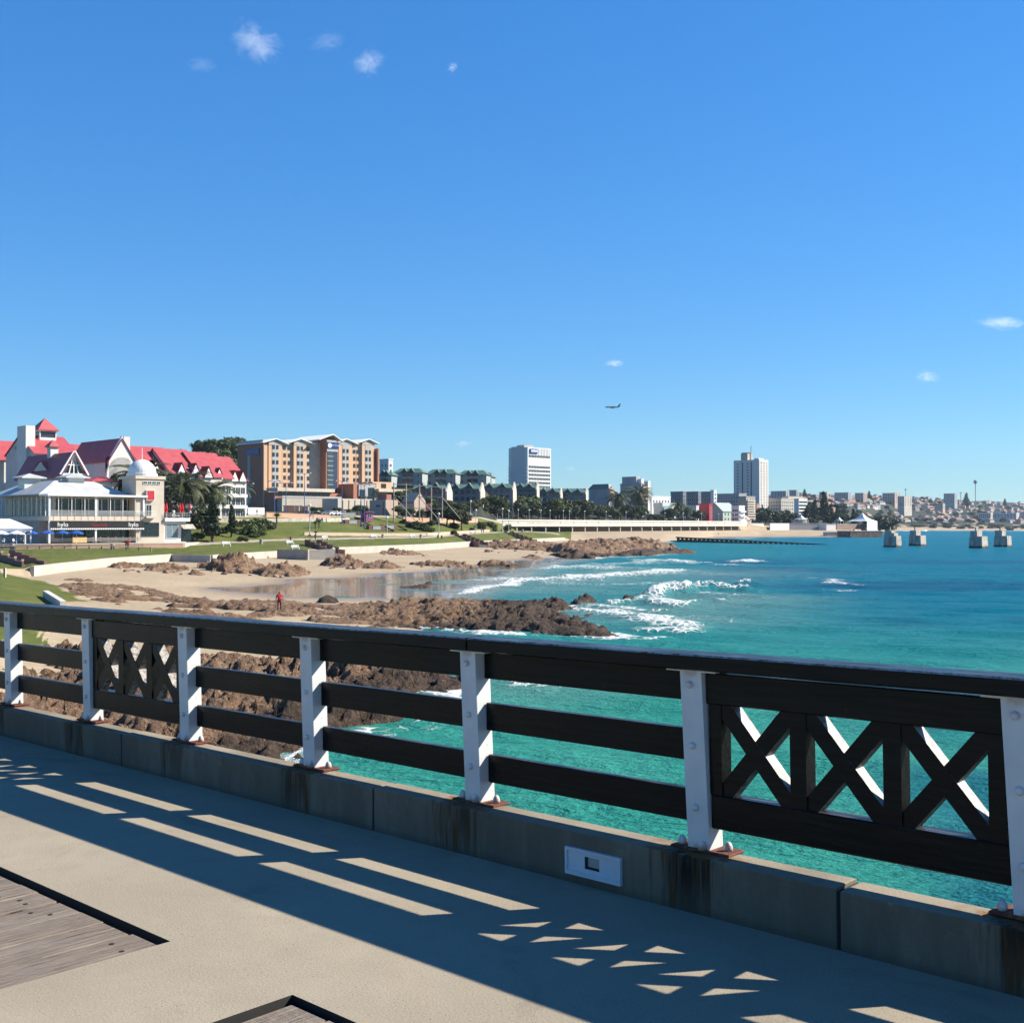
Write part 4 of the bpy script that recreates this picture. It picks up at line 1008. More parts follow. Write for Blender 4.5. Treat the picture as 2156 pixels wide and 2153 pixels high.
# right wing with roof terrace
rx0, rx1 = tx1, b.e1(400)
w2 = b.part('terrace_wing', MB().box(rx0+.02, rx1-.6, .6, 7, -.2, zf-1.0), MT_WWALL)
link('terrace_slab', MB().box(rx0+.02, rx1, -.1, 7.2, zf-.95, zf-.25).mesh('terrace_slab', MT_WWALL), w2)
link('shop_window', win_mesh(2.6, 2.7, MT_FRAME, M('pale_glass', (.16, .22, .25), .1, .2)), w2, (rx0+1.9, .6, .7))
link('doorway', MB().box(rx0+4.0, rx0+6.2, .52, .62, 0, 2.7).mesh('doorway', MT_DKGL), w2)
aw = MB(); aw.add([(rx0+3.7, -.9, 2.5), (rx0+6.6, -.9, 2.5), (rx0+6.6, .58, 3.5), (rx0+3.7, .58, 3.5)], [(0,1,2,3), (3,2,1,0)]); link('awning', aw.mesh('awning', M('ivory_canvas', (.66, .62, .52), .8)), w2)
tr = empty('terrace_railing'); tr.parent = b.r
for z in (.5, 1.0): link('rail', MB().box(rx0, rx1, -.08, -.03, zf-.25+z, zf-.2+z).mesh('rail', MT_STEEL), tr)
for u in lin(rx0, rx1, 16): link('baluster', MB().box(u-.025, u+.025, -.06, -.035, zf-.25, zf+.8).mesh('baluster', MT_STEEL), tr)
RST = b
# things on and round the restaurant
def w_of(bl, x, y, z): 
    c, s = math.cos(bl.a), math.sin(bl.a); return Vector((bl.X+x*c-y*s, bl.Y+x*s+y*c, bl.z0+z))
def parasol(label, loc, mat, group, open_=True, h=2.5, r=1.35):
    o = tag(empty('parasol', loc), label, 'parasol', group)
    link('pole', MB().tube([(0,0,0), (0,0,h)], .035, 6).mesh('pole', MT_WHITEP), o)
    if open_:
        c = MB(); n = 8
        vs = [(0,0,h+.1)] + [(r*.55*math.cos(2*math.pi*k/n), r*.55*math.sin(2*math.pi*k/n), h-.14) for k in range(n)] + [(r*math.cos(2*math.pi*k/n), r*math.sin(2*math.pi*k/n), h-.42) for k in range(n)] + [(r*math.cos(2*math.pi*k/n), r*math.sin(2*math.pi*k/n), h-.58) for k in range(n)]
        fs = [(0, 1+k, 1+(k+1) % n) for k in range(n)] + [(1+k, 1+n+k, 1+n+(k+1) % n, 1+(k+1) % n) for k in range(n)] + [(1+n+k, 1+2*n+k, 1+2*n+(k+1) % n, 1+n+(k+1) % n) for k in range(n)]
        c.add(vs, fs); link('canopy', c.mesh('canopy', mat), o)
    else:
        c = MB().lathe([(.06, h+.1), (.10, h-.1), (.22, h-.6), (.28, h-1.1), (.16, h-1.5), (.24, h-1.75), (.27, h-1.9)], 9); link('canopy', c.mesh('canopy', mat), o)
    link('base', MB().lathe([(.28, 0), (.28, .08), (.05, .12)], 10).mesh('base', MT_DCONC), o); return o
MT_BLUEC = M('blue_canvas', (.012, .085, .36), .7, .08); MT_WHITEC = M('white_canvas', (.74, .76, .80), .75, .05); MT_REDC = M('red_canvas', (.50, .012, .03), .7, .1)
for px_, lab in ((65, 'blue parasol beside the grey restaurant wall'), (99, 'blue parasol at the restaurant corner column'), (132, 'blue parasol under the left end of the black awning'), (161, 'rightmost open blue parasol before the black awning')):
    p_ = gp(px_, 1142.5, 4.62); p_ = on(px_, 219.5) if False else Vector((X_at(px_, 214), 214, 4.55)); parasol(lab, p_, MT_BLUEC, 'open parasols on the restaurant terrace')
for px_, lab, Yp in ((2, 'white parasol cut by the left edge of the picture', 210), (35, 'white parasol left of the blue parasols', 211), (50, 'low white parasol tilting beside the left marquee', 217)):
    parasol(lab, (X_at(px_, Yp), Yp, 4.5), MT_WHITEC, 'open parasols on the restaurant terrace', r=1.5)
for q, lab in ((.8, 'closed red parasol next to the tower on the roof terrace'), (1.5, 'second closed red parasol from the tower on the roof terrace'), (4.3, 'closed red parasol in the middle of the roof terrace'), (5.0, 'second of the middle pair of closed red parasols'), (6.6, 'closed red parasol nearest the end of the roof terrace')):
    parasol(lab, w_of(RST, rx0+q, 1.6+.3*(q % 2), zf-.25), MT_REDC, 'closed parasols on the roof terrace', False, 3.0)
mq = tag(empty('marquee', (X_at(8, 214), 214, 4.6), R(30)), 'white pitched marquee tent at the left edge beside the restaurant', 'tent')
m_ = MB(); hip(-4.2, 4.2, -3.5, 3.5, 3.0, 4.6, .2, .9, m_); link('canopy', m_.mesh('canopy', MT_WHITEC), mq)
for sx in (-4.1, 4.1):
    for sy in (-3.4, 3.4): link('post', MB().box(sx-.12, sx+.12, sy-.12, sy+.12, -.8, 3.0).mesh('post', MT_WHITEP), mq)
link('valance', MB().box(-4.15, 4.15, -3.45, -3.4, 2.3, 2.95).mesh('valance', MT_WHITEC), mq)

# ------------------------------------------------------------------ terrace wall and rail in front of the restaurant
MT_TERR = brick('terrace_brick', (.36, .20, .14), (.46, .28, .20), (.5, .42, .34))
def wall_line(name, label, pts, h, th, mat, cat='wall', cap=None, capmat=None, low=.8, step=True, joint=None):
    """wall following ground points (x, y, z)"""
    r = tag(empty(name, pts[0]), label, cat); o = Vector(pts[0])
    for (a, c) in zip(pts[:-1], pts[1:]):
        a, c = Vector(a), Vector(c); d = c-a; l = math.hypot(d.x, d.y); n = Vector((-d.y, d.x, 0))/l*th/2
        k = max(1, int(round(l/joint))) if joint else 1
        for j in range(k):
            p0 = a+d*(j/k); p1 = a+d*((j+1)/k-.02/l*(1 if joint else 0)); mb = MB()
            q = [p0-n-o, p1-n-o, p1+n-o, p0+n-o]
            mb.add([(v.x, v.y, v.z-low) for v in q]+[(v.x, v.y, v.z+h) for v in q], [(3,2,1,0),(4,5,6,7),(0,1,5,4),(1,2,6,5),(2,3,7,6),(3,0,4,7)])
            seg = link('wall_section', mb.mesh('wall_section', mat), r)
            if cap:
                n2 = n*(1+.12/th); mb = MB(); q = [p0-n2-o, p1-n2-o, p1+n2-o, p0+n2-o]
                mb.add([(v.x, v.y, v.z+h+.003) for v in q]+[(v.x, v.y, v.z+h+cap) for v in q], [(3,2,1,0),(4,5,6,7),(0,1,5,4),(1,2,6,5),(2,3,7,6),(3,0,4,7)])
                link('coping', mb.mesh('coping', capmat or mat), seg)
    return r
def gpt(px, Y, z): return (X_at(px, Y), Y, z)
wall_line('terrace_wall', 'low red-brown brick wall along the restaurant terrace', [gpt(-60, 206, 3.6), gpt(30, 207, 3.6), gpt(150, 211, 3.6), gpt(300, 219, 3.6), gpt(385, 225, 3.6)], 1.0, .4, MT_TERR, cap=.12, capmat=MT_CREAM, joint=4)
tag(MB().prism([(X_at(a, Y_), Y_) for a, Y_ in ((-200, 206.5), (150, 211.3), (390, 225.5), (420, 245), (300, 262), (-200, 262))], 3.2, 4.58).build('terrace_floor', MT_BEIGE), 'paved restaurant terrace', None, None, 'structure')
fr_ = tag(empty('post_fence', gpt(0, 204, 4)), 'low timber rail on short posts along the grass edge by the restaurant', 'fence')
fo_ = Vector(gpt(0, 204, 4))
pts_ = [Vector(gpt(a, 202+.045*a*.6, 0)) for a in range(-20, 331, 26)]
for k, p in enumerate(pts_):
    z = G(p.x, p.y); q = p+Vector((0, 0, z))-fo_
    link('post', MB().box(q.x-.09, q.x+.09, q.y-.09, q.y+.09, q.z-.3, q.z+.75).mesh('post', MT_DCONC), fr_)
    if k < len(pts_)-1:
        p2 = pts_[k+1]; q2 = p2+Vector((0, 0, G(p2.x, p2.y)))-fo_
        link('rail', MB().tube([q+Vector((0, -.1, .6)), q2+Vector((0, -.1, .6))], .08, 6).mesh('rail', M('weathered_log', (.42, .34, .24), .85)), fr_)

# ------------------------------------------------------------------ sea wall
MT_SEAWALL = M('limewashed_sea_wall', (.46, .42, .36), .9, .12, .35, bump=.25, bscale=3, world_space=True)
sw = [(68,144),(121,155),(233,181),(360,205)]
wall_line('sea_wall', 'pale curved sea wall below the restaurant lawn', [gpt(a, Y_, 2.05) for a, Y_ in sw], 1.0, .5, MT_SEAWALL, low=1.2, joint=9)
wall_line('sea_wall', 'short sea wall length behind the boulder heap', [gpt(360, 205, 2.0), gpt(445, 200, 2.0), gpt(520, 218, 2.0), gpt(584, 233, 2.0)], 1.0, .5, MT_SEAWALL, low=1.2, joint=9)
wall_line('sea_wall', 'grey panelled wall length left of the brick beach steps', [gpt(585, 228, 1.9), gpt(650, 226, 1.9)], 1.5, .6, MT_DCONC, low=1)
wall_line('sea_wall', 'pale wall corner beside the brick beach steps', [gpt(651, 228, 1.9), gpt(704, 230, 2.0), gpt(702, 250, 2.0)], 1.4, .5, MT_SEAWALL, low=1)
wall_line('sea_wall', 'long pale sea wall between the lawns and the open beach', [gpt(a, Y_, 2.05) for a, Y_ in ((712,257),(760,266),(900,302),(1012,367),(1100,410),(1188,464))], 1.25, .5, MT_SEAWALL, low=1.4, joint=9)

# brick steps down to the beach
MT_STEPB = brick('dark_step_brick', (.20, .09, .065), (.30, .15, .105), (.4, .3, .22))
for lab, (pa, Ya, za), (pb_, Yb, zb), n in (('stepped brick beach stair beside the pale wall corner', (655, 266, 4.4), (712, 240, 2.2), 5), ('stepped brick beach stair in the middle of the sea wall', (966, 372, 4.9), (1018, 346, 2.3), 6), ('stepped brick beach stair near the far end of the sea wall', (1066, 432, 5.4), (1122, 400, 2.4), 6), ('brick stair down the lawn at the left edge', (0, 170, 3.9), (72, 150, 2.6), 5)):
    A_, B_ = Vector(gpt(pa, Ya, za)), Vector(gpt(pb_, Yb, zb)); r = tag(empty('beach_stair', A_), lab, 'stairs', 'brick stairs down to the beach')
    d = B_-A_; l = math.hypot(d.x, d.y); ang = math.atan2(d.y, d.x)
    for k in range(n):
        x0, x1 = l*k/n, l*(k+1)/n; zt = d.z*(k+1)/n
        link('step', MB().box(x0, x1, -1.2, 1.2, d.z-1.2, zt).mesh('step', MT_DCONC), r, rz=ang)
        for sy in (-1.45, 1.21):
            wl_ = link('side_wall', MB().box(x0, x1, sy, sy+.24, d.z-1.2, zt+.9).mesh('side_wall', MT_STEPB), r, rz=ang)
        link('pier_cap', MB().box(x1-.3, x1, -1.5, -1.18, zt+.9, zt+1.15).mesh('pier_cap', M('peach_plaster', (.55, .40, .30), .85)), r, rz=ang)

# ------------------------------------------------------------------ white complex with red roofs
def rb(name, label, px, Y, z0, **k): return Bld(name, label, px, Y, z0, 'building', None, **k)
b = rb('gabled_hall', 'white hall with tall corner chimney, red roof and lookout cupola', 72, 300, 9)
Lr = b.e1(162); Dr = 18.0; ze, zr = b.h(952), b.h(911)
b.part('wall', gwall(0, Lr, 0, Dr, ze, zr), MT_PWALL)
b.part('roof', gable(0, Lr, 0, Dr, ze, zr, ov=.35), MT_REDROOF)
b.part('chimney', MB().box(-.9, 1.5, 3.2, 8.6, 0, b.h(894)), MT_WWALL)
b.part('vent', MB().box(-.08, .02, 11.2, 12.3, b.h(942), b.h(935)), MT_GREYPL)
cu_x = b.e1(148)-3; cz = b.h(922, cu_x, 9)
c = b.part('cupola', MB().mat(MT_WWALL).box(cu_x-2.2, cu_x+2.2, 6.8, 11.2, cz-8, cz).mat(MT_GLASS).box(cu_x-2.0, cu_x+2.0, 7, 11, cz, cz+1.6).mat(MT_WWALL).box(cu_x-2.3, cu_x+2.3, 6.7, 11.3, cz+1.6, cz+2.0))
m_ = MB(); hip(cu_x-2.3, cu_x+2.3, 6.7, 11.3, cz+2.02, cz+5.2, .5, .98, m_); link('cupola_roof', m_.mesh('cupola_roof', MT_REDROOF), c)
for sx in (-2.1, 2.1):
    for sy in (6.9, 11.1): link('mullion', MB().box(cu_x+sx-.12, cu_x+sx+.12, sy-.12, sy+.12, cz, cz+1.6).mesh('mullion', MT_WWALL), c)
b = rb('gabled_wing', 'white wing with dark red roof and an arched sunlit gable', 229, 285, 9)
Wg = b.e1(284); Dg = b.e2(145); ze, zr = b.h(967), b.h(922, Wg/2)
wl_ = gwall(0, Wg, 1.4, Dg, ze, zr, 'y'); b.part('wall', wl_, MT_PWALL)
# sunlit gable front with an arched opening
P = [(0, 0), (0, ze-.1), (Wg/2, zr+.5), (Wg, ze-.1), (Wg, 0)]; ac, ar, aw_ = Wg/2, 3.9, 3.9
az0 = b.h(1000); arch = [(ac+ar*math.cos(t_), az0+ar*1.15*math.sin(t_)) for t_ in [math.pi*k/14 for k in range(15)]]
ring = [(0, 0), (0, ze-.1), (Wg/2, zr+.5), (Wg, ze-.1), (Wg, 0), (ac+ar, 0)] + arch + [(ac-ar, 0)]
b.part('gable_front', MB().add([(x, y, z) for y in (0, .78) for x, z in ring], [tuple(range(len(ring))), tuple(reversed(range(len(ring), 2*len(ring))))] + [(i, len(ring)+i, len(ring)+(i+1) % len(ring), (i+1) % len(ring)) for i in range(len(ring))]), MT_WWALL)
b.part('arch_glazing', MB().box(ac-ar, ac+ar, .82, .9, 0, az0+ar*1.15), MT_GLASS)
b.part('roof', gable(0, Wg, 0, Dg, ze, zr, 'y', ov=.3), MT_REDROOF)
b.part('stack', MB().box(Wg-1.4, Wg+.2, 3, 5, ze, b.h(918, Wg)), MT_PWALL)
b = rb('front_pavilion', 'lower red-roofed pavilion with white trussed glass gable and dormer', 130, 258, 8.5)
Wg = b.e1(181); Dg = b.e2(35); ze, zr = b.h(996), b.h(951, Wg/2)
b.part('wall', gwall(0, Wg, .5, Dg, ze, zr, 'y'), MT_WWALL); b.part('roof', gable(0, Wg, 0, Dg, ze, zr, 'y', ov=.5), MT_REDROOF)
gl_ = b.part('gable_glazing', MB().add([(0.3, .40, ze-.2), (Wg-.3, .40, ze-.2), (Wg/2, .40, zr-.6)], [(0, 1, 2)]), MT_GLASS)
tr_ = MB()
def strip(mb, p, q, w, y0, y1): bar(mb, p, q, w, y0, y1)
strip(tr_, (-.4, ze-.3), (Wg/2, zr+.1), .55, -.3, .1); strip(tr_, (Wg+.4, ze-.3), (Wg/2, zr+.1), .55, -.31, .09)
strip(tr_, (0, ze-.2), (Wg, ze-.2), .5, -.1, .2)
for f in (.3, .5, .7): strip(tr_, (Wg*f, ze), (Wg/2, zr-.3), .22, .12, .3)
strip(tr_, (Wg*.25, ze+(zr-ze)*.4), (Wg*.75, ze+(zr-ze)*.4), .22, .14, .31)
b.part('trusses', tr_, MT_WHITEP)
y0, y1 = Dg*.33, Dg*.66; dm = MB().mat(MT_PWALL); zd0, zd1 = ze+.9, ze+(zr-ze)*.62
dm.add([(.3, y0, zd0), (.3, y1, zd0), (.3, (y0+y1)/2, zd1), (Wg*.34, (y0+y1)/2, zd1)], [(0, 2, 1)]).mat(MT_REDROOF).add([(.1, y0-.3, zd0-.2), (.1, y1+.3, zd0-.2), (.1, (y0+y1)/2, zd1+.2), (Wg*.40, (y0+y1)/2, zd1+.2), (Wg*.12, y0-.3, zd0-.1), (Wg*.12, y1+.3, zd0-.1)], [(0, 4, 3, 2), (1, 2, 3, 5)])
b.part('dormer', dm)
c = b.part('cupola', MB().mat(MT_WWALL).box(Wg/2-.9, Wg/2+.9, Dg*.42, Dg*.42+1.8, zr-1, zr+1.7)); m_ = MB(); hip(Wg/2-.9, Wg/2+.9, Dg*.42, Dg*.42+1.8, zr+1.72, zr+3.2, .4, .95, m_); link('cupola_roof', m_.mesh('cupola_roof', MT_REDROOF), c)
b = rb('link_building', 'low white link with red lean-to roof beside the arched gable', 196, 268, 8.5)
b.part('wall', MB().box(0, 6, 0, 6, 0, b.h(1012)), MT_WWALL); m_ = MB(); hip(0, 6, 0, 6, b.h(1012)+.02, b.h(1001), .5, .9, m_); b.part('roof', m_, MT_REDROOF)
b = rb('left_wing', 'red-roofed wing cut by the left edge of the picture', 8, 318, 9)
b.part('wall', gwall(0, 30, 0, 14, b.h(965), b.h(924), 'y' if False else 'x'), MT_PWALL); b.part('roof', gable(-14, 30, 0, 14, b.h(965), b.h(924), ov=.4), MT_REDROOF)
units = [(304, 300, 268, 938, 988), (360, 302, 322, 943, 992), (424, 306, 385, 950, 1000), (447, 310, 408, 952, 1003), (481, 316, 442, 960, 1008)]
ulab = ['first red-roofed hotel terrace, behind the restaurant tower', 'second red-roofed hotel terrace from the tower, widest pink slope', 'third red-roofed hotel terrace from the tower', 'fourth red-roofed hotel terrace from the tower', 'last red-roofed hotel terrace, nearest the tan hotel']
for i, (px_, Y_, pr, yr, ye) in enumerate(units):
    b = rb('hotel_terrace', ulab[i], px_, Y_, 9.5); b.r['group'] = 'red-roofed hotel terraces'
    Ln = [9.5, 9.0, 6.0, 6.0, 5.5][i]; Dp = 18
    ze, zr = b.h(ye), b.h(yr, 0, 9)
    b.part('wall', gwall(0, Ln, 0, Dp, ze, zr), MT_PWALL); b.part('roof', gable(0, Ln, 0, Dp, ze, zr, ov=.45), MT_REDROOF)
    nz = max(2, int(ze/3.0))
    wins(b, 'F', lin(.6, Ln-.4, max(3, int(Ln/2.6))), [1.0+k*3.0 for k in range(nz)], 1.3, 1.7)
    for k in range(1 if i in (0, 2, 3) else 2):
        u = Ln*(.30+.45*k); mb = MB().mat(MT_WHITEP).add([(u-1.2, -.6, ze-.6), (u+1.2, -.6, ze-.6), (u, -.6, ze+2.0)], [(0, 1, 2)]).mat(MT_REDROOF).add([(u-1.5, -.75, ze-.8), (u, -.75, ze+2.4), (u+1.5, -.75, ze-.8), (u-1.5, 2.5, ze-.8), (u, 3.4, ze+2.4), (u+1.5, 2.5, ze-.8)], [(0, 1, 4, 3), (1, 2, 5, 4), (3, 4, 1, 0), (4, 5, 2, 1)])
        b.part('dormer', mb)
    for k in range(1, nz): b.part('balcony', MB().box(.5, Ln-.3, -1.1, -.02, k*3.0+.1, k*3.0+.9), MT_WHITEP)

# ------------------------------------------------------------------ tan brick hotel
b = Bld('brick_hotel', 'tan and brown brick hotel with white gabled roofs and blue signs', 557, 450, 13.5, 'hotel')
L = b.e1(798); D = b.e2(500); ht = b.h(933)
b.part('wall', MB().box(.6, L-.6, 2.2, D, 0, b.h(937, L)-.4), MT_BEIGE)
b.part('end_wall', MB().box(0, .58, 1.2, D, 0, ht), MT_BROWN)
b.part('stair_strip', MB().box(-.12, -.001, D*.52, D*.62, 3, ht-1.5), MT_GREYPL)
b.part('end_return', MB().box(0, 1.6, .6, 1.18, 0, ht-.6), MT_TAN)
ex = lambda p: b.e1(p)
rowz = [b.h(944+15.9*k, 4) for k in range(6)]
bayspec = [(569, 597, 2, 1.0), (622, 648, 2, 1.0), (717, 745, 2, 1.0), (766, 791, 2, 1.0)]
for (p0, p1, n, dep) in bayspec:
    u0, u1 = ex(p0), ex(p1); w = u1-u0; zt = b.h(930, u0)
    by = b.part('bay', MB().box(u0, u1, 1.2, 2.19, 0, zt-1), MT_TAN)
    link('panel', MB().box(u0+w*.26, u0+w*.74, 1.1, 1.2, 5, zt+.6).mesh('panel', MT_GREYPL), by)
    for z in rowz:
        for u in (u0+w*.36, u0+w*.64): link('window', win_mesh(.85, 1.35, MT_DKFRAME, MT_GLASS), by, (u, 1.1, z))
    m_ = MB()
    zrid = zt+1.5; xm = (u0+u1)/2
    ra, rb_ = ex({569: 555, 622: 610, 717: 712, 766: 757}[p0]), ex({569: 609.5, 622: 665, 717: 756.5, 766: 800}[p0])
    for s_, xe in ((1, ra), (-1, rb_)):
        zz = zt-.2
        vs = [(xe, .3, zz), (xe, D+.4, zz), (xm, D+.4, zrid), (xm, .3, zrid)]
        m_.add([*vs, *[(v[0], v[1], v[2]-.3) for v in vs]], [(3,2,1,0) if s_ > 0 else (0,1,2,3), (4,5,6,7), (0,4,5,1), (1,5,6,2), (2,6,7,3), (3,7,4,0)])
    b.part('gable_roof', m_, MT_WHITEROOF)
    b.part('gable_end', MB().add([(u0, 1.08, zt-1), (u1, 1.08, zt-1), (u1, 1.08, zt+.2), (xm, 1.08, zrid-.4), (u0, 1.08, zt+.2)], [(0, 1, 2, 3, 4)]), MT_GREYPL)
for (p0, p1, nn) in ((598, 621, 2), (649, 660, 1), (706, 716, 1), (746, 765, 2)):
    for u in lin(ex(p0)+.6, ex(p1)-.3, nn):
        b.part('wall_panel', MB().box(u-1.1, u+1.1, 2.08, 2.2, 3, ht-2), MT_TAN if nn == 2 else MT_BEIGE)
        for z in rowz: link('window', win_mesh(.95, 1.35, MT_DKFRAME, MT_GLASS), b.r, (u, 2.08, z))
u0, u1 = ex(681), ex(707); zt = b.h(926, u0)
tw = b.part('glass_tower', MB().box(u0, u1, -1.6, 4, 0, zt), MT_BROWN)
link('glazing', MB().box(u0+.6, u0+(u1-u0)*.58, -1.72, -1.6, 7, zt-4.6).mesh('glazing', M('curtain_glass', (.05, .085, .10), .12, .3, spec=.6)), tw)
for k in range(10): link('transom', MB().box(u0+.6, u0+(u1-u0)*.58, -1.80, -1.72, 7+k*(zt-11.6)/9-.12, 7+k*(zt-11.6)/9+.12).mesh('transom', MT_GREYPL), tw)
link('recess', MB().box(u0+(u1-u0)*.60, u1-.4, -1.66, -1.6, 2, zt-4.8).mesh('recess', MT_NAVY), tw)
link('head_panel', MB().box(u0+.3, u1-.3, -1.9, -1.6, zt-4.6, zt-.1).mesh('head_panel', MT_GREYPL), tw)
link('sign', MB().box(u0+.5, u1-.2, -2.05, -1.92, zt-3.5, zt-.9).mesh('sign', MT_BLUESIGN), tw)
text('Garden Court', .98, MT_WHITEP, tw, (u0+(u1-u0)*.60, -2.08, zt-2.0), RF)
link('emblem', MB().lathe([(.95, 0), (.95, .05)], 18).mesh('emblem', MT_WHITEP), tw, (u0+1.55, -2.06, zt-2.2), rot=(R(90), 0, 0))
m_ = MB(); xm = (u0+u1)/2
for s_, xe in ((1, ex(664)), (-1, ex(713))):
    vs = [(xe, -2.6, zt), (xe, D+.4, zt), (xm, D+.4, zt+2.4), (xm, -2.6, zt+2.4)]
    m_.add([*vs, *[(v[0], v[1], v[2]-.3) for v in vs]], [(3,2,1,0) if s_ > 0 else (0,1,2,3), (4,5,6,7), (0,4,5,1), (1,5,6,2), (2,6,7,3), (3,7,4,0)])
b.part('gable_roof', m_, MT_WHITEROOF)
sg = b.part('sign', MB().box(-.3, -.02, D*.18, D*.66, ht-4.2, ht-1.6), MT_BLUESIGN)
text('Garden Court', 1.05, M('sign_lettering', (.25, .35, .6), .4), sg, (-.33, D*.39, ht-2.9), RS)
b.part('end_pier', MB().box(L-.55, L+.2, .2, D, 0, b.h(944, L)), MT_BROWN)
# podium
b.part('canopy', MB().box(.8, ex(681), -7.5, -.05, b.h(1034), b.h(1027)), MT_CREAM)
b.part('podium', MB().box(.5, ex(700), -6.0, 2.1, -1, b.h(1036)), MT_BROWN)
pw = b.part('podium_wall', MB().box(1.5, ex(690), -9.5, -6.1, -3, b.h(1048)), MT_BEIGE)
link('balustrade', MB().box(1.5, ex(690), -9.6, -9.5, b.h(1048), b.h(1044)).mesh('balustrade', MT_GREYPL), pw)
wins(b, 'F', lin(2, ex(675), 11), [b.h(1044)], 1.7, 1.7, -6.02, glass=MT_DKGL, frame=MT_DKFRAME)
f_ = b.part('forecourt_wall', MB().box(ex(640), ex(712), -22, -12, -4, b.h(1049, 14, -20)), M('pale_panel', (.56, .52, .45), .85, .06))
for u in lin(ex(645), ex(708), 5): link('pilaster', MB().box(u-.3, u+.3, -22.2, -22.0, -4, b.h(1052, 14, -20)).mesh('pilaster', MT_TAN), f_)
e_ = b.part('entrance_block', MB().box(ex(712), ex(738), -10, 2, -2, b.h(1018, 25)), MT_BROWN)
link('frame', MB().box(ex(722), ex(741), -10.4, -9.9, b.h(1044, 25), b.h(1019, 25)).mesh('frame', MT_GREYPL), e_)
link('glazing', MB().box(ex(724), ex(735), -10.55, -10.4, b.h(1058, 25), b.h(1030, 25)).mesh('glazing', MT_DKGL), e_)
e_ = b.part('entrance_block', MB().box(ex(743), ex(762), -9, 2, -2, b.h(1018, 30)), MT_GREYPL)
link('glazing', MB().box(ex(745), ex(759), -9.2, -9.0, b.h(1060, 30), b.h(1026, 30)).mesh('glazing', MT_DKGL), e_)
wg = b.part('low_wing', MB().box(ex(762), L+1, -7, 2, -2, b.h(1016, L)), MT_TAN)
link('canopy', MB().box(ex(762), L+6, -11, -7.05, b.h(1037, L), b.h(1031, L)).mesh('canopy', MT_CREAM), wg)
wins(b, 'F', [ex(764), ex(785)], [b.h(1028, L)], 2.4, 1.6, -7, glass=MT_DKGL, frame=MT_DKFRAME)
f_ = b.part('cream_kiosk', MB().box(ex(742), ex(778), -22, -15, -3, b.h(1046, 30, -18)), M('cream_yellow', (.62, .53, .34), .85))
b2 = Bld('hotel_annexe', 'pinkish low annexe with small blue emblem right of the brick hotel', 812, 400, 11.5)
b2.part('wall', MB().box(0, b2.e1(838), 0, b2.e2(778), -1, b2.h(1052)), M('pink_plaster', (.56, .42, .33), .85)); b2.part('roof', MB().box(2, b2.e1(832), 2, b2.e2(785), b2.h(1052), b2.h(1040)), M('rust_tiles', (.36, .16, .13), .8))
b2.part('emblem', MB().box(-.06, -.001, 3, 5.2, b2.h(1067), b2.h(1062)), MT_BLUESIGN)
b2.part('pilaster', MB().box(-.14, -.001, 1, 1.5, -1, b2.h(1056)), MT_BROWN)
# ------------------------------------------------------------------ middle distance buildings
def block(name, label, pc, Y, pl, pr, ytop, z0, nF, nS, floors, wall, group=None, cat='building', ang=45, ww=1.3, wh=1.4, fh=3.0, topgap=1.2, glass=None, frame=None, parapet=None, sidewall=None, z_first=1.0, mull=0):
    """flat-roofed block; pc = column of the near corner, pl / pr = columns of the two visible ends"""
    b = Bld(name, label, pc, Y, z0, cat, group, ang)
    L = b.e1(pr) if pr > pc else 12; D = b.e2(pl) if pl < pc else 12
    L, D = max(L, 3), max(D, 3); h = b.h(ytop)
    b.L, b.D, b.H = L, D, h
    b.part('wall', MB().box(0, L, 0, D, 0, h), wall)
    b.part('parapet', MB().box(-.2, L+.2, -.2, D+.2, h+.003, h+.7), parapet or wall)
    zs = [h-topgap-(k+1)*fh+.6 for k in range(floors) if h-topgap-(k+1)*fh+.6 > .2]
    if nF: wins(b, 'F', lin(.8, L-.8, nF), zs, min(ww, (L-1.6)/nF*.7), wh, glass=glass, frame=frame, mull=mull)
    if nS: wins(b, 'S', lin(.8, D-.8, nS), zs, min(ww, (D-1.6)/nS*.7), wh, glass=glass, frame=frame, mull=mull)
    return b
MT_WHITEB = M('bright_white_plaster', (.78, .77, .74), .8, .04, .1)
MT_GREYB = M('grey_plaster', (.40, .39, .38), .85, .08, .2)
MT_BLUEGR = M('blue_grey_plaster', (.20, .22, .26), .85, .12, .1)
# white hotel slab
b = Bld('white_slab_hotel', 'tall white hotel slab with ribbon windows and blue sign on the skyline', 1111, 920, 24, 'hotel')
L, D, h = b.e1(1160), b.e2(1071), b.h(941)
b.part('wall', MB().box(0, L, 0, D, 0, h), MT_WHITEB); b.part('end_wall', MB().box(-.25, -.002, D*.16, D*.86, 0, h+.8), M('grey_end_wall', (.66, .63, .61), .85, .04, .05))
for k in range(12):
    z = b.h(976+8.35*k) if k > 0 else b.h(962)
    if z < 1: break
    for u in lin(1.0, L-1, 14): link('window', win_mesh(1.5, 1.7, MT_WHITEB, MT_GLASS, mull=0), b.r, (u, 0, z))
    for y in (D*.08, D*.93): link('balcony', MB().box(-.9, -.003, -1.2, 1.2, 0, .9).mesh('balcony', MT_WHITEB) if k == 0 and y < D*.5 else bal_me, b.r, (0, y, z-.3)) if k else None
    if k == 0: bal_me = MB().box(-.9, -.003, -1.2, 1.2, 0, .9).mesh('balcony', MT_WHITEB)
for u in lin(1.0, L-1, 14): b.part('fin', MB().box(u-.08, u+.08, -.25, -.003, b.h(957), h-.6), MT_WHITEB)
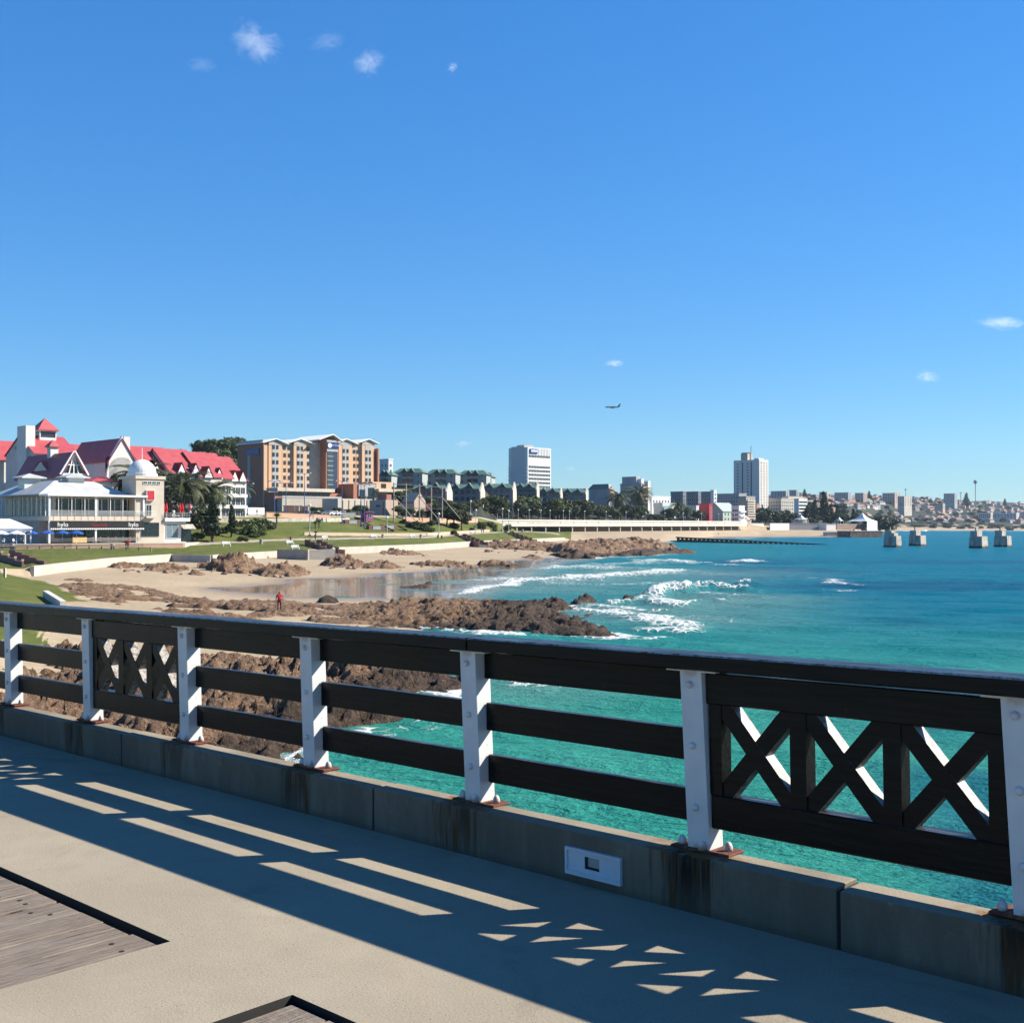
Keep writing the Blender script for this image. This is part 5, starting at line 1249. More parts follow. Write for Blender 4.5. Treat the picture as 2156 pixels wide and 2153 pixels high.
sg = b.part('sign', MB().box(L*.08, L*.40, -.7, -.28, b.h(953.5), b.h(944.5)), MT_BLUESIGN); link('panel', MB().box(L*.12, L*.39, -.74, -.702, b.h(951), b.h(946)).mesh('panel', M('pale_blue_lettering', (.55, .60, .80), .5)), sg)
b.part('plant_room', MB().box(L*.1, L*.5, D*.3, D*.7, h, h+2.2), MT_GREYB)
# tower block
b = Bld('tower_block', 'tallest grey tower block with lift head and mast', 1599, 1040, 18, 'building')
L, D, h = b.e1(1618), b.e2(1545), b.h(967)
b.part('wall', MB().box(0, L, 0, D, 0, h), M('tower_grey_plaster', (.74, .69, .64), .85, .05, .05))
wins(b, 'F', lin(.8, L-.4, 3), [b.h(972+6.0*k) - 1.2 for k in range(18)], 1.6, 1.1, mull=0, frame=MT_CREAM)
for f in (.29, .63): b.part('window_strip', MB().box(-.3, -.002, D*f, D*f+1.0, 2, h-2), MT_NAVY)
for k in range(16):
    z = b.h(974+6.6*k)
    for f in (.45, .84): link('window', win_mesh(1.6, 1.0, MT_GREYB, MT_GLASS, mull=0), b.r, (0, D*f, z-1.0), R(-90))
b.part('lift_head', MB().mat(MT_BEIGE).box(1, L*.6, D*.48, D*.74, h, b.h(953)).mat(MT_NAVY).box(1.2, L*.55, D*.5, D*.72, b.h(953), b.h(951)))
b.part('tank_room', MB().box(1, L*.6, D*.05, D*.22, h, b.h(964)), MT_WHITEB)
b.part('mast', MB().tube([(L*.4, D*.46, h), (L*.4, D*.46, b.h(937))], .35, 6), MT_GREYB)
# apartments and shops left to right
b = block('terraced_flats', 'stepped grey flats with red and white balconies above the dark trees', 1350, 810, 1306, 1366, 1019, 14, 0, 0, 0, MT_GREYB)
for k in range(5):
    z = b.h(1058-8*k) ; b.part('balcony', MB().box(.4, b.L*.62, -1.5, -.02, z-.4, z+.6), M('salmon_paint', (.55, .30, .24), .8))
    for u in lin(.6, b.L*.6, 3): link('window', win_mesh(1.1, 1.4, MT_WHITEB, MT_DKGL, mull=0), b.r, (u, 0, z+.7))
b.part('white_fin', MB().box(b.L*.66, b.L*.98, -1.6, 2, 0, b.h(1012)), MT_WHITEB)
b.part('upper_storey', MB().box(2, b.L*.7, 6, b.D, b.H, b.h(1003, 3, 8)), MT_GREYB); b.part('roof_terrace', MB().box(4, b.L*.8, 3, b.D*.6, b.H+.71, b.h(1008, 3, 6)), MT_WHITEB)
b = block('white_pavilion', 'low white flat-roofed building on the slope beside the flats', 1372, 840, 1368, 1412, 1046, 14, 6, 0, 2, MT_WHITEB); 
b = block('glazed_pavilion', 'low white building with sloping pale green glazing', 1395, 820, 1376, 1422, 1060, 13, 0, 0, 0, MT_WHITEB)
b.part('sloped_glazing', MB().add([(.5, -3, -1), (b.L*.7, -3, -1), (b.L*.7, -.02, b.H-1.4), (.5, -.02, b.H-1.4)], [(0, 1, 2, 3)]), M('green_glass', (.22, .33, .30), .15, .15))
block('flats_row', 'bluish grey block with white penthouse behind the palm trees', 1438, 900, 1412, 1445, 1036, 14, 2, 6, 4, MT_BLUEGR, 'blue-grey blocks behind the promenade')
block('flats_row', 'widest bluish grey block with stair tower behind the red shop', 1470, 930, 1438, 1476, 1036, 14, 2, 7, 4, MT_BLUEGR, 'blue-grey blocks behind the promenade')
block('flats_row', 'bluish grey block next to the slim white tower', 1497, 940, 1472, 1500, 1036, 14, 1, 6, 5, MT_BLUEGR, 'blue-grey blocks behind the promenade')
b = block('slim_tower', 'slim white stair tower beside the red shop', 1503, 900, 1499, 1509, 1033, 12, 1, 0, 8, MT_WHITEB, fh=2.9)
b = block('red_shop', 'bright red shop building behind the promenade', 1493, 830, 1467, 1500, 1062, 10.5, 2, 0, 3, MT_RED, cat='shop')
b = block('white_house', 'white two-storey house left of the red shop', 1466, 820, 1436, 1470, 1066, 10.5, 1, 4, 3, MT_WWALL)
b = Bld('green_villa', 'pale green villa with gabled roof right of the slim tower', 1522, 850, 10.5); Lg = b.e1(1552)
b.part('wall', gwall(0, Lg, 0, 14, b.h(1075), b.h(1058, 4, 7)), M('mint_plaster', (.42, .52, .44), .85)); b.part('roof', gable(0, Lg, 0, 14, b.h(1075), b.h(1058, 4, 7)), M('pale_green_roof', (.32, .42, .36), .7)); wins(b, 'F', lin(1, Lg-1, 4), [1.5, 5.0], 1.2, 1.5)
block('grey_block', 'plain grey block with small windows in front of the tower', 1556, 960, 1510, 1572, 1040, 14, 2, 8, 4, M('cool_grey_plaster', (.38, .38, .39), .85, .06))
b = block('balcony_flats', 'cream flats with stacked balconies left of the tower foot', 1571, 900, 1556, 1590, 1046, 12, 0, 0, 0, M('olive_grey_plaster', (.36, .35, .31), .85))
for k in range(8):
    z = b.h(1050+5.2*k)-1.4
    if z > .5:
        b.part('balcony', MB().box(.2, b.L*.9, -1.3, -.02, z-.5, z+.5), MT_CREAM)
        for u in lin(.5, b.L*.9, 3): link('window', win_mesh(1.2, 1.0, MT_WHITEB, MT_DKGL, mull=0), b.r, (u, 0, z+.55))
b = block('white_balcony_house', 'small white house with rounded balconies before the flats', 1556, 840, 1540, 1568, 1066, 10, 0, 3, 3, MT_WHITEB)
for k in range(3): b.part('balcony', MB().box(.2, b.L, -1.4, -.02, 1+k*3.2, 2+k*3.2), MT_WHITEB)
b = block('brick_flats', 'salmon brick flats at the foot of the tower', 1593, 930, 1585, 1600, 1062, 12, 2, 0, 4, M('salmon_brick', (.50, .28, .20), .85))
b = block('domed_pavilion', 'small round-roofed beach pavilion at the promenade end', 1570, 850, 1558, 1582, 1096, 9.4, 0, 0, 0, MT_GREYB); b.part('dome', MB().lathe([(5.5*math.cos(R(a)), 4.0*math.sin(R(a))) for a in range(0, 90, 10)], 16, (b.L/2, 5, b.H+.02)), M('copper_pink', (.45, .30, .24), .7), smooth=True)
block('apartment_row', 'cream apartment row with white roof structures right of the tower', 1645, 1050, 1620, 1672, 1050, 16, 6, 4, 5, M('cream_grey', (.48, .45, .39), .85), 'apartment rows right of the tower', wh=1.3)
block('apartment_row', 'long white-banded apartment block right of the tower', 1660, 1080, 1648, 1690, 1046, 16, 7, 2, 5, MT_CREAM, 'apartment rows right of the tower', wh=1.2)
b = block('banded_flats', 'white flats with strong horizontal balcony bands beside the pines', 1682, 1000, 1672, 1700, 1051, 12, 0, 2, 0, MT_WHITEB)
for k in range(6): b.part('window_band', MB().box(.5, b.L-.5, -.12, -.003, b.H-2.0-k*2.9-.9, b.H-2.0-k*2.9+.5), MT_DKGL)
# green-roofed houses on the ridge and the long terrace below
MT_GWALL = M('grey_green_wall', (.36, .38, .37), .85, .06); MT_TERRA = M('terracotta_strip', (.36, .12, .09), .85)
def ridge_house(lab, pl, pr, ytop, yeave, ybase, Y):
    b = Bld('ridge_house', lab, pr, Y, hz(ybase, Y)-1.5, 'house', 'green-roofed houses on the ridge', ang=78)
    D = b.e2(pl); h, hr = b.h(yeave), b.h(ytop); W = 10
    b.part('wall', MB().box(0, W, 0, D, 0, h), MT_GWALL)
    m_ = MB(); lo = [(-.6, -.8, h), (W+.6, -.8, h), (W+.6, D+.8, h), (-.6, D+.8, h)]; hi = [(W*.35, D*.16, hr), (W*.65, D*.16, hr), (W*.65, D*.84, hr), (W*.35, D*.84, hr)]
    m_.add(lo+hi, [(0,1,5,4), (1,2,6,5), (2,3,7,6), (3,0,4,7), (4,5,6,7), (3,2,1,0)]); rf = b.part('roof', m_, MT_GREENROOF)
    for f in (.38, .62):
        y = D*f; dm = MB().mat(MT_NAVY).add([(-.3, y-1.5, h+.1), (-.3, y+1.5, h+.1), (-.3, y, h+2.2)], [(0, 2, 1)]).mat(MT_GREENROOF).add([(-.5, y-2, h-.1), (-.5, y, h+2.6), (-.5, y+2, h-.1), (2.8, y, h+2.6)], [(0, 3, 1), (1, 3, 2)]); dm.build('dormer', None, rf)
    b.part('stair_strip', MB().box(-.3, -.003, D*.47, D*.53, 0, h), MT_TERRA)
    for k in range(2):
        for f in (.40, .60): b.part('balcony', MB().box(-1.0, -.02, D*f-1.6, D*f+1.6, .8+k*3.2, 1.7+k*3.2), MT_GWALL); link('window', win_mesh(2.6, 1.6, MT_DKFRAME, MT_DKGL), b.r, (0, D*f, 1.75+k*3.2), R(-90))
        for f in (.14, .86): link('window', win_mesh(1.0, 1.3, MT_FRAME, MT_GLASS), b.r, (0, D*f, 1.6+k*3.2), R(-90))
ridge_house('green-roofed ridge house nearest the brick hotel', 829, 889, 985, 995, 1017, 600)
ridge_house('middle green-roofed ridge house of the three', 897, 959, 987, 997, 1018, 610)
ridge_house('green-roofed ridge house farthest from the brick hotel', 965, 1024, 989, 999, 1016, 620)
ridge_house('small green-roofed annexe beside the farthest ridge house', 1022, 1034, 1000, 1004, 1016, 635)
ridge_house('blue-grey house half hidden by the brick hotel', 796, 824, 992, 1000, 1018, 590)
b = block('white_flats', 'white stepped flats peeping out beside the brick hotel', 818, 640, 799, 826, 968, 28, 2, 2, 4, MT_WHITEB)
def terrace_row(lab, pl, pr, yr, ye, yb, Y0, ang=82):
    b = Bld('terraced_house', lab, pr, Y0, hz(yb, Y0)-6, 'house', 'long row of green-roofed terraced houses', ang=ang)
    D = b.e2(pl); W = 11; h, hr = b.h(ye), b.h(yr, 5)
    b.part('wall', gwall(0, W, 0, D, h, hr, 'y'), MT_BLUEGR)
    b.part('roof', gable(0, W, .5, D-.5, h, hr, 'y', ov=.5), MT_GREENROOF)
    P = [(-.8, h-1.2), (W/2, hr+.9), (W+.8, h-1.2), (W+.8, 0), (0, 0)]
    b.part('gable_wall', MB().add([(x, y, z) for y in (-.75, -.05) for x, z in P], [(4,3,2,1,0)[::-1] and (0,1,2,3,4), (9,8,7,6,5), (0,5,6,1), (1,6,7,2), (2,7,8,3), (3,8,9,4), (4,9,5,0)]), MT_CREAM)
    for f in (.3, .7):
        y = D*f; dm = MB().mat(MT_NAVY).add([(-.2, y-1.9, h-.2), (-.2, y+1.9, h-.2), (-.2, y, h+2.2)], [(0, 2, 1)]).mat(MT_GREENROOF).add([(-.6, y-2.6, h-.5), (-.6, y, h+2.7), (-.6, y+2.6, h-.5), (3.4, y, h+2.7)], [(0, 3, 1), (1, 3, 2)]); b.part('dormer', dm)
    for k in range(3): 
        for f in lin(.06, .94, 5): link('window', win_mesh(1.4, 1.4, MT_DKFRAME, MT_DKGL), b.r, (0, D*f, h-2.4-k*2.9), R(-90))
terrace_row('first green-roofed terraced house, behind the timber frame', 868, 938, 1021, 1028, 1060, 500)
terrace_row('second green-roofed terraced house from the timber frame', 938, 1009, 1019, 1028, 1062, 540)
terrace_row('third green-roofed terraced house from the timber frame', 1010, 1078, 1018, 1026, 1062, 610)
terrace_row('fourth green-roofed terraced house below the white slab hotel', 1082, 1128, 1018, 1026, 1062, 670)
terrace_row('lower green-roofed terraced house right of the tallest cream gable', 1130, 1178, 1028, 1035, 1062, 700)
terrace_row('last green-roofed terraced house among the dark trees', 1180, 1232, 1028, 1036, 1062, 730)
b = block('balcony_flats', 'red and cream balcony flats among trees below the grey flats', 1282, 770, 1240, 1292, 1031, 14, 0, 0, 0, MT_GREYB)
for k in range(4):
    z = b.h(1050-7*k); b.part('balcony', MB().box(.2, b.L, -1.2, -.02, z-.4, z+.5), M('salmon_paint', (.55, .30, .24), .8)); link('window', win_mesh(2.0, 1.0, MT_FRAME, MT_DKGL), b.r, (b.L/2, 0, z+.55))
m_ = MB(); hip(0, b.L, 0, b.D, b.H+.71, b.H+4, .5, .8, m_); b.part('roof', m_, MT_GREENROOF)
b = Bld('pink_cottage', 'pink cottage with steep gable behind the timber frame', 872, 395, 11.5, 'house')
w_ = b.e1(896); b.part('wall', gwall(0, w_, 0, b.e2(846), b.h(1054), b.h(1036, 3), 'y'), M('pink_plaster', (.56, .42, .33), .85)); b.part('roof', gable(0, w_, .4, b.e2(846), b.h(1056), b.h(1037, 3), 'y', ov=.2), M('rust_tiles', (.36, .16, .13), .8))
b = Bld('pink_bungalow', 'long pink bungalow with brown tiled roof behind the timber frame', 905, 400, 11.5, 'house')
w_ = b.e1(928); b.part('wall', MB().box(0, w_, 0, b.e2(850), 0, b.h(1071)), M('pink_plaster', (.56, .42, .33), .85)); m_ = MB(); hip(0, w_, 0, b.e2(850), b.h(1071)+.01, b.h(1059), .6, .8, m_); b.part('roof', m_, M('rust_tiles', (.36, .16, .13), .8)); wins(b, 'F', lin(1, w_-1, 3), [1.4], 1.2, 1.5); wins(b, 'S', lin(2, 12, 4), [1.4], 1.2, 1.5)

# ------------------------------------------------------------------ elevated promenade
A_, B_ = Vector((X_at(1024, 560), 560, 0)), Vector((X_at(1572, 840), 840, 0)); d = B_-A_; PLn = d.length; pa = math.atan2(d.y, d.x)
pr = tag(empty('promenade', A_, pa), 'long white concrete promenade deck on columns behind the beach', 'promenade')
link('deck', MB().box(0, PLn, 0, 14, 8.9, 9.35).mesh('deck', MT_CONC), pr); link('fascia', MB().box(0, PLn, -.4, .0, 7.55, 9.4).mesh('fascia', MT_CONC), pr)
link('back_wall', MB().box(0, PLn, 9, 9.4, 2, 8.9).mesh('back_wall', M('shaded_brickwork', (.20, .14, .12), .9, .2)), pr)  # dark wall colour carries the shade under the deck
nb = 24
for k in range(nb):
    x0, x1 = PLn*k/nb, PLn*(k+1)/nb
    link('parapet', MB().box(x0+.25, x1-.25, -.55, -.35, 9.42, 10.1).mesh('parapet', MT_CONC), pr)
    link('parapet_rail', MB().box(x0+.05, x1-.05, -.75, -.3, 10.35, 10.95).mesh('parapet_rail', M('white_concrete', (.72, .69, .62), .85, .06)), pr)
    link('parapet_post', MB().box(x0-.2, x0+.2, -.7, -.2, 9.4, 10.9).mesh('parapet_post', MT_CONC), pr)
    link('column', MB().box(x0-.25, x0+.25, .3, .9, 2.0, 8.9).mesh('column', MT_CONC), pr)

# ------------------------------------------------------------------ beach walls, groyne, old jetty pillars, tents
def flat_wall(name, lab, p0, Y0, p1, Y1, yt, yb, mat, th=1.0, cat='wall', group=None):
    A_, B_ = Vector((X_at(p0, Y0), Y0, 0)), Vector((X_at(p1, Y1), Y1, 0)); d = B_-A_; a = math.atan2(d.y, d.x)
    zt = hz(yt, (Y0+Y1)/2); zb = hz(yb, (Y0+Y1)/2)-1.5
    o = tag(empty(name, A_, a), lab, cat, group); link('wall_face', MB().box(0, d.length, 0, th, zb, zt).mesh('wall_face', mat), o); link('coping', MB().box(-.1, d.length+.1, -.15, th+.1, zt+.003, zt+.3).mesh('coping', MT_CONC), o); return o
flat_wall('beach_wall', 'white beach wall just right of the promenade end', 1578, 860, 1608, 870, 1102, 1117, MT_WHITEB)
flat_wall('beach_wall', 'white beach wall between dark opening and grey wall', 1622, 870, 1662, 890, 1102, 1114, MT_WHITEB)
flat_wall('beach_wall', 'grey beach wall below the small white tent', 1663, 890, 1740, 900, 1102, 1114, MT_GREYB)
flat_wall('beach_wall', 'white block at the end of the grey beach wall', 1740, 890, 1760, 895, 1104, 1116, MT_WHITEB, th=8)
flat_wall('beach_wall', 'low brown retaining wall under the large white tent', 1762, 930, 1862, 980, 1104, 1110, M('brown_wall', (.28, .18, .14), .9))
flat_wall('rock_jetty', 'short brown stone jetty on the far beach', 1790, 800, 1858, 810, 1118, 1132, M('brown_stone', (.20, .13, .09), .9, .4, .5, bump=.5), th=14, cat='jetty')
flat_wall('slipway', 'pale slipway sloping into the water on the far beach', 1742, 815, 1800, 820, 1120.5, 1123, MT_CONC, th=6, cat='slipway')
def tent(lab, px, Y, yt, ye, w, wall=False):
    z0 = hz(1106, Y); ht, he = hz(yt, Y), hz(ye, Y); zb = G(X_at(px, Y), Y); o = tag(empty('tent', (X_at(px, Y), Y, zb), R(45)), lab, 'tent', 'white peaked beach tents')
    n = 8; m_ = MB(); prof = [(1, he-zb), (.62, he-zb+(ht-he)*.22), (.32, he-zb+(ht-he)*.5), (.12, he-zb+(ht-he)*.8), (.02, ht-zb)]
    vs = []; fs = []
    for r_, z in prof:
        for (sx, sy) in ((-1,-1),(1,-1),(1,1),(-1,1)): vs.append((sx*w*r_, sy*w*r_, z))
    for i in range(len(prof)-1):
        for k in range(4): fs.append((i*4+k, i*4+(k+1) % 4, (i+1)*4+(k+1) % 4, (i+1)*4+k))
    m_.add(vs, fs); link('canopy', m_.mesh('canopy', MT_WHITEP), o)
    for (sx, sy) in ((-1,-1),(1,-1),(1,1),(-1,1)): link('pole', MB().tube([(sx*w, sy*w, 0), (sx*w, sy*w, he-zb)], .15, 6).mesh('pole', MT_WHITEP), o)
    if wall: link('side_panel', MB().box(-w, w, -w-.05, -w+.05, 0, he-zb).mesh('side_panel', MT_WHITEP), o)
tent('white peaked tent on the grey beach wall', 1687, 905, 1084, 1093, 3.8); tent('small white peaked tent among the pines', 1767, 960, 1088, 1096, 2.5); tent('large white peaked tent with a white side panel', 1816, 960, 1080, 1097, 8.5, True)
b = Bld('beach_kiosk', 'small grey kiosk beneath the peaked tent on the wall', 1685, 902, hz(1103, 900)); b.part('wall', MB().box(0, 10, 0, 8, 0, 3.0), MT_GREYB); wins(b, 'F', lin(.8, 9.2, 4), [1.0], 1.4, 1.2)
# groyne
A_, B_ = Vector((X_at(1428, 578), 578, 0)), Vector((X_at(1738, 486), 486, 0)); d = B_-A_; ln_ = d.length; ga = math.atan2(d.y, d.x)
MT_WETT = M('wet_black_timber', (.014, .012, .011), .6, .3)
gr = tag(empty('groyne', A_, ga), 'dark timber groyne slanting into the water off the beach', 'groyne'); n = 30
for k in range(n+1):
    f = k/n; zt = 2.5*(1-f)+.35*f
    link('pile', MB().box(ln_*f-.5, ln_*f+.5, -.5, .5, -3, zt-.35).mesh('pile', MT_WETT), gr)
link('waling', MB().add([(0,-.7,1.3),(ln_,-.7,-.4),(ln_,.7,-.4),(0,.7,1.3),(0,-.7,-1),(ln_,-.7,-1),(ln_,.7,-1),(0,.7,-1)], [(0,1,2,3),(7,6,5,4),(0,4,5,1),(1,5,6,2),(2,6,7,3),(3,7,4,0)]).mesh('waling', MT_WETT), gr)
link('top_beam', MB().add([(-1,-.8,2.5),(ln_,-.8,.35),(ln_,.8,.35),(-1,.8,2.5),(-1,-.8,1.9),(ln_,-.8,.0),(ln_,.8,.0),(-1,.8,1.9)], [(0,1,2,3),(7,6,5,4),(0,4,5,1),(1,5,6,2),(2,6,7,3),(3,7,4,0)]).mesh('top_beam', MT_WETT), gr)
link('head_block', MB().box(-8, 12, -3, 1.5, -2, .55).mesh('head_block', MT_WETT), gr)
# old jetty pillars standing in the water
def m_pillar():
    t = NT('weathered_pillar'); v = t.geo.outputs['Position']; z = t.sep(v)[2]; n = t.noise(v, .8, 5, .65); n2 = t.noise(t.mapping(v, (1, 1, .25)), .9, 4)
    c = t.mix(t.mr(n, .3, .7), (.30, .26, .22), (.46, .41, .34)); c = t.mix(t.mr(n2, .5, .7, 0, .6), c, (.17, .14, .12)); c = t.mix(t.mr(t.math('ADD', z, n), 1.5, .7), c, (.025, .022, .02))
    return t.fin(c, .9, t.bump(n, .6, .15))
MT_PILL = m_pillar()
for i, (pc, pl, pr_, yb, yt, ym, cut) in enumerate(((1887, 1861, 1897, 1151.5, 1117, 1128, 1), (1938, 1914, 1949, 1149, 1116.5, 1127, 0), (2067, 2041, 2079, 1153.5, 1117.5, 1129, 0), (2120, 2093, 2129, 1151, 1116.5, 1128, 0))):
    Yp = EYE*F/(yb-1106.1)
    b = Bld('jetty_pillar', ['leftmost of the four stepped concrete pillars, with a broken corner', 'second stepped concrete pillar from the left in the water', 'third stepped concrete pillar from the left in the water', 'rightmost of the four stepped concrete pillars in the water'][i], pc, Yp, 0, 'pillar', 'old jetty pillars in the water')
    L, D = b.e1(pr_), b.e2(pl); hm, ht = b.h(ym), b.h(yt)
    b.part('base', MB().add([(-.3,-.3,-3),(L+.3,-.3,-3),(L+.3,D+.3,-3),(-.3,D+.3,-3),(0,0,hm),(L,0,hm),(L,D,hm),(0,D,hm)], [(3,2,1,0),(4,5,6,7),(0,1,5,4),(1,2,6,5),(2,3,7,6),(3,0,4,7)]), MT_PILL)
    b.part('stem', MB().box(.4, L*.95, D*.42, D*.98, hm, ht), MT_PILL)
    if cut: b.part('shoulder', MB().box(.3, L*.9, D*.2, D*.42, hm, hm+1.1), MT_PILL)
    b.part('stump', MB().box(L*.3, L*.3+.45, D*.6, D*.6+.45, ht, ht+1.3), MT_DCONC)

# ------------------------------------------------------------------ far town on the hill
MT_FW = [M('far_wall_%d' % i, c, .85, .1, .05, rand=.12) for i, c in enumerate(((.52, .46, .40), (.42, .38, .36), (.50, .38, .32), (.66, .63, .58), (.36, .36, .38), (.46, .40, .32)))]
MT_FR = [M('far_roof_%d' % i, c, .8, .12, .05, rand=.15) for i, c in enumerate(((.26, .12, .085), (.20, .19, .19), (.34, .20, .14), (.42, .41, .40), (.14, .15, .17)))]
WALLW = ['cream', 'grey-brown', 'pinkish', 'white', 'dark grey', 'sandy']; ROOFW = ['red-brown', 'grey', 'orange tiled', 'pale sheet', 'dark slate']
random.seed(23)
hcache = {}
def far_house(px, Y, w, d_, h, wi, ri, rot):
    x = X_at(px, Y); z = G(x, Y)
    o = tag(empty('far_house', (x, Y, z-2), rot), 'small %s house with %s roof in the far hillside town' % (WALLW[wi], ROOFW[ri]), 'house', 'houses of the far hillside town')
    key = (w, d_, h, wi, ri)
    if key not in hcache:
        m1 = MB().box(0, w, 0, d_, 0, h+2).mesh('wall', MT_FW[wi]); mb = MB(); hip(0, w, 0, d_, h+2.01, h+2+min(w, d_)*.3, .5, .85, mb)
        hcache[key] = (m1, mb.mesh('roof', MT_FR[ri]))
    link('wall', hcache[key][0], o); link('roof', hcache[key][1], o)
    wm = win_mesh(1.6, 1.5, MT_FRAME, MT_DKGL, mull=0)
    for u in (w*.25, w*.7): link('window', wm, o, (u, 0, 3.4))
sizes = [(11, 9, 4), (16, 10, 4), (9, 8, 6), (20, 11, 4), (14, 10, 7), (26, 12, 4)]
cnt = 0; tries = 0; placed = []
while cnt < 285 and tries < 4000:
    tries += 1
    px_ = random.uniform(1625, 2190); f = random.random()**.8
    Y0_, Y1_ = (1250, 2950) if px_ < 1830 else (2060, 3150)
    Y_ = Y0_+(Y1_-Y0_)*f
    if any(abs(px_-a) < 6 and abs(Y_-c) < 34 for a, c in placed): continue
    placed.append((px_, Y_)); s_ = random.choice(sizes); far_house(px_, Y_, *s_, random.choice((0, 0, 1, 2, 3, 3, 3, 5)), random.choice((0, 0, 0, 2, 2, 1, 4)), R(45+random.uniform(-12, 12))); cnt += 1
for (pc, pl, pr_, yt, Y_, wi, nF, nS, fl, lab) in ((1655, 1623, 1662, 1030, 1900, 4, 1, 5, 4, 'dark stepped block just right of the tower on the hill'), (1677, 1661, 1682, 1028, 2000, 4, 1, 3, 6, 'narrow dark block on the skyline right of the tower'),
        (1741, 1725, 1745, 1032, 2300, 0, 1, 3, 5, 'pale narrow block on the skyline left of the blue block'), (1786, 1757, 1793, 1033, 2100, 4, 1, 6, 7, 'large bluish block on the hill above the pines'), (1818, 1800, 1826, 1034, 2300, 2, 2, 3, 5, 'pinkish block on the skyline right of the bluish block'),
        (1884, 1858, 1896, 1034, 2500, 2, 2, 5, 6, 'wide pink-brown block on the skyline'), (1904, 1890, 1920, 1041, 2400, 0, 3, 3, 5, 'cream block joined to the pink-brown block'), (2010, 1987, 2016, 1035, 2700, 4, 1, 5, 6, 'dark square block on the far skyline'),
        (1985, 1968, 1990, 1056, 2500, 5, 1, 3, 3, 'low sandy block below the dark square block'), (2086, 2060, 2090, 1076, 2200, 3, 1, 6, 2, 'long low pale warehouse above the dunes'), (2140, 2092, 2146, 1076, 2250, 3, 1, 7, 2, 'longest low pale warehouse above the dunes'), (2175, 2147, 2190, 1074, 2250, 4, 1, 5, 2, 'low grey warehouse at the right edge')):
    x = X_at(pc, Y_); z0 = G(x, Y_)-4
    block('far_block', lab, pc, Y_, pl, pr_, yt+4, z0, nF, nS, fl, MT_FW[wi], 'larger blocks of the far town', ww=3.0, wh=1.6, fh=3.4)
for (px_, yt, Y_, lab) in ((2043+11, 1014, 2500, 'tall thin water tower mast with a ball top above the far town'),):
    x = X_at(px_, Y_); o = tag(empty('water_tower', (x, Y_, G(x, Y_))), lab, 'mast'); zt = hz(yt, Y_)-G(x, Y_)
    link('mast', MB().tube([(0,0,-2), (0,0,zt)], .8, 8).mesh('mast', MT_FW[1]), o); link('tank', MB().lathe([(.8, zt-5), (3.6, zt-2), (4.2, zt), (3.2, zt+3), (.6, zt+4)], 12).mesh('tank', MT_FW[4]), o)
for (px_, yt, Y_, lab) in ((1907, 1030, 2600, 'light mast on the skyline above the pink-brown block'), (2023, 1037, 2750, 'pale chimney stack right of the dark square block')):
    x = X_at(px_, Y_); zt = hz(yt, Y_)-G(x, Y_); o = tag(empty('mast', (x, Y_, G(x, Y_))), lab, 'mast'); link('shaft', MB().tube([(0,0,-2), (0,0,zt)], [1.0, .7], 8).mesh('shaft', MT_FW[3]), o); link('head', MB().box(-3, 3, -.8, .8, zt-.8, zt+.6).mesh('head', MT_FW[1]), o)
# ================================================================== VEGETATION
def m_leaf(name, c1, c2, c3):
    t = NT(name); v = t.tc.outputs['Object']; oi = t.n('ShaderNodeObjectInfo')
    n = t.noise(v, .55, 3); n2 = t.noise(v, 3.0, 3)
    c = t.mix(t.mr(n, .35, .65), c1, c2); c = t.mix(t.mr(n2, .5, .75), c, c3)
    hs = t.n('ShaderNodeHueSaturation'); t.l(c, hs.inputs['Color']); t.l(t.mr(oi.outputs['Random'], 0, 1, .7, 1.35, False), hs.inputs['Value']); t.l(t.mr(oi.outputs['Random'], 0, 1, .485, .515, False), hs.inputs['Hue'])
    return t.fin(hs.outputs[0], .6, None, Specular_IOR_Level=.25)
ML_DARK = m_leaf('dark_foliage', (.018, .028, .009), (.036, .048, .015), (.062, .068, .023))
ML_MID = m_leaf('mid_foliage', (.034, .050, .011), (.062, .078, .018), (.092, .10, .027))
ML_PALM = m_leaf('palm_foliage', (.040, .056, .018), (.070, .085, .030), (.115, .115, .052))
ML_CON = m_leaf('conifer_foliage', (.014, .026, .014), (.026, .042, .018), (.045, .058, .024))
MT_BARK = M('bark', (.13, .095, .07), .9, .25, 2, bump=.4)
def leaf_cards(n, lobes, leaf, seed, flat=.5):
    """many small bent leaf sprays filling a set of ellipsoids (cx, cy, cz, rx, ry, rz)"""
    g = np.random.default_rng(seed); vol = np.array([l[3]*l[4]*l[5] for l in lobes])**.67; pick = g.choice(len(lobes), n, p=vol/vol.sum())
    L_ = np.array(lobes)[pick]; d = g.normal(size=(n, 3)); d /= np.linalg.norm(d, axis=1)[:, None]; r = g.uniform(.35, 1, n)**.45
    P = L_[:, :3] + d*r[:, None]*L_[:, 3:]*(1+.18*g.normal(size=(n, 1))*.5)
    nrm = d*.6 + g.normal(size=(n, 3))*.6 + np.array([0, 0, flat]); nrm /= np.linalg.norm(nrm, axis=1)[:, None]
    t1 = np.cross(nrm, g.normal(size=(n, 3))); t1 /= np.linalg.norm(t1, axis=1)[:, None]; t2 = np.cross(nrm, t1)
    s = leaf*g.uniform(.55, 1.4, n)[:, None]
    a, b_, c, d_ = P-t1*s, P+t2*s*.55-nrm*s*.2, P+t1*s, P-t2*s*.55-nrm*s*.2
    V = np.stack([a, b_, c, d_], 1).reshape(-1, 3)
    return V, np.arange(4*n).reshape(-1, 4)
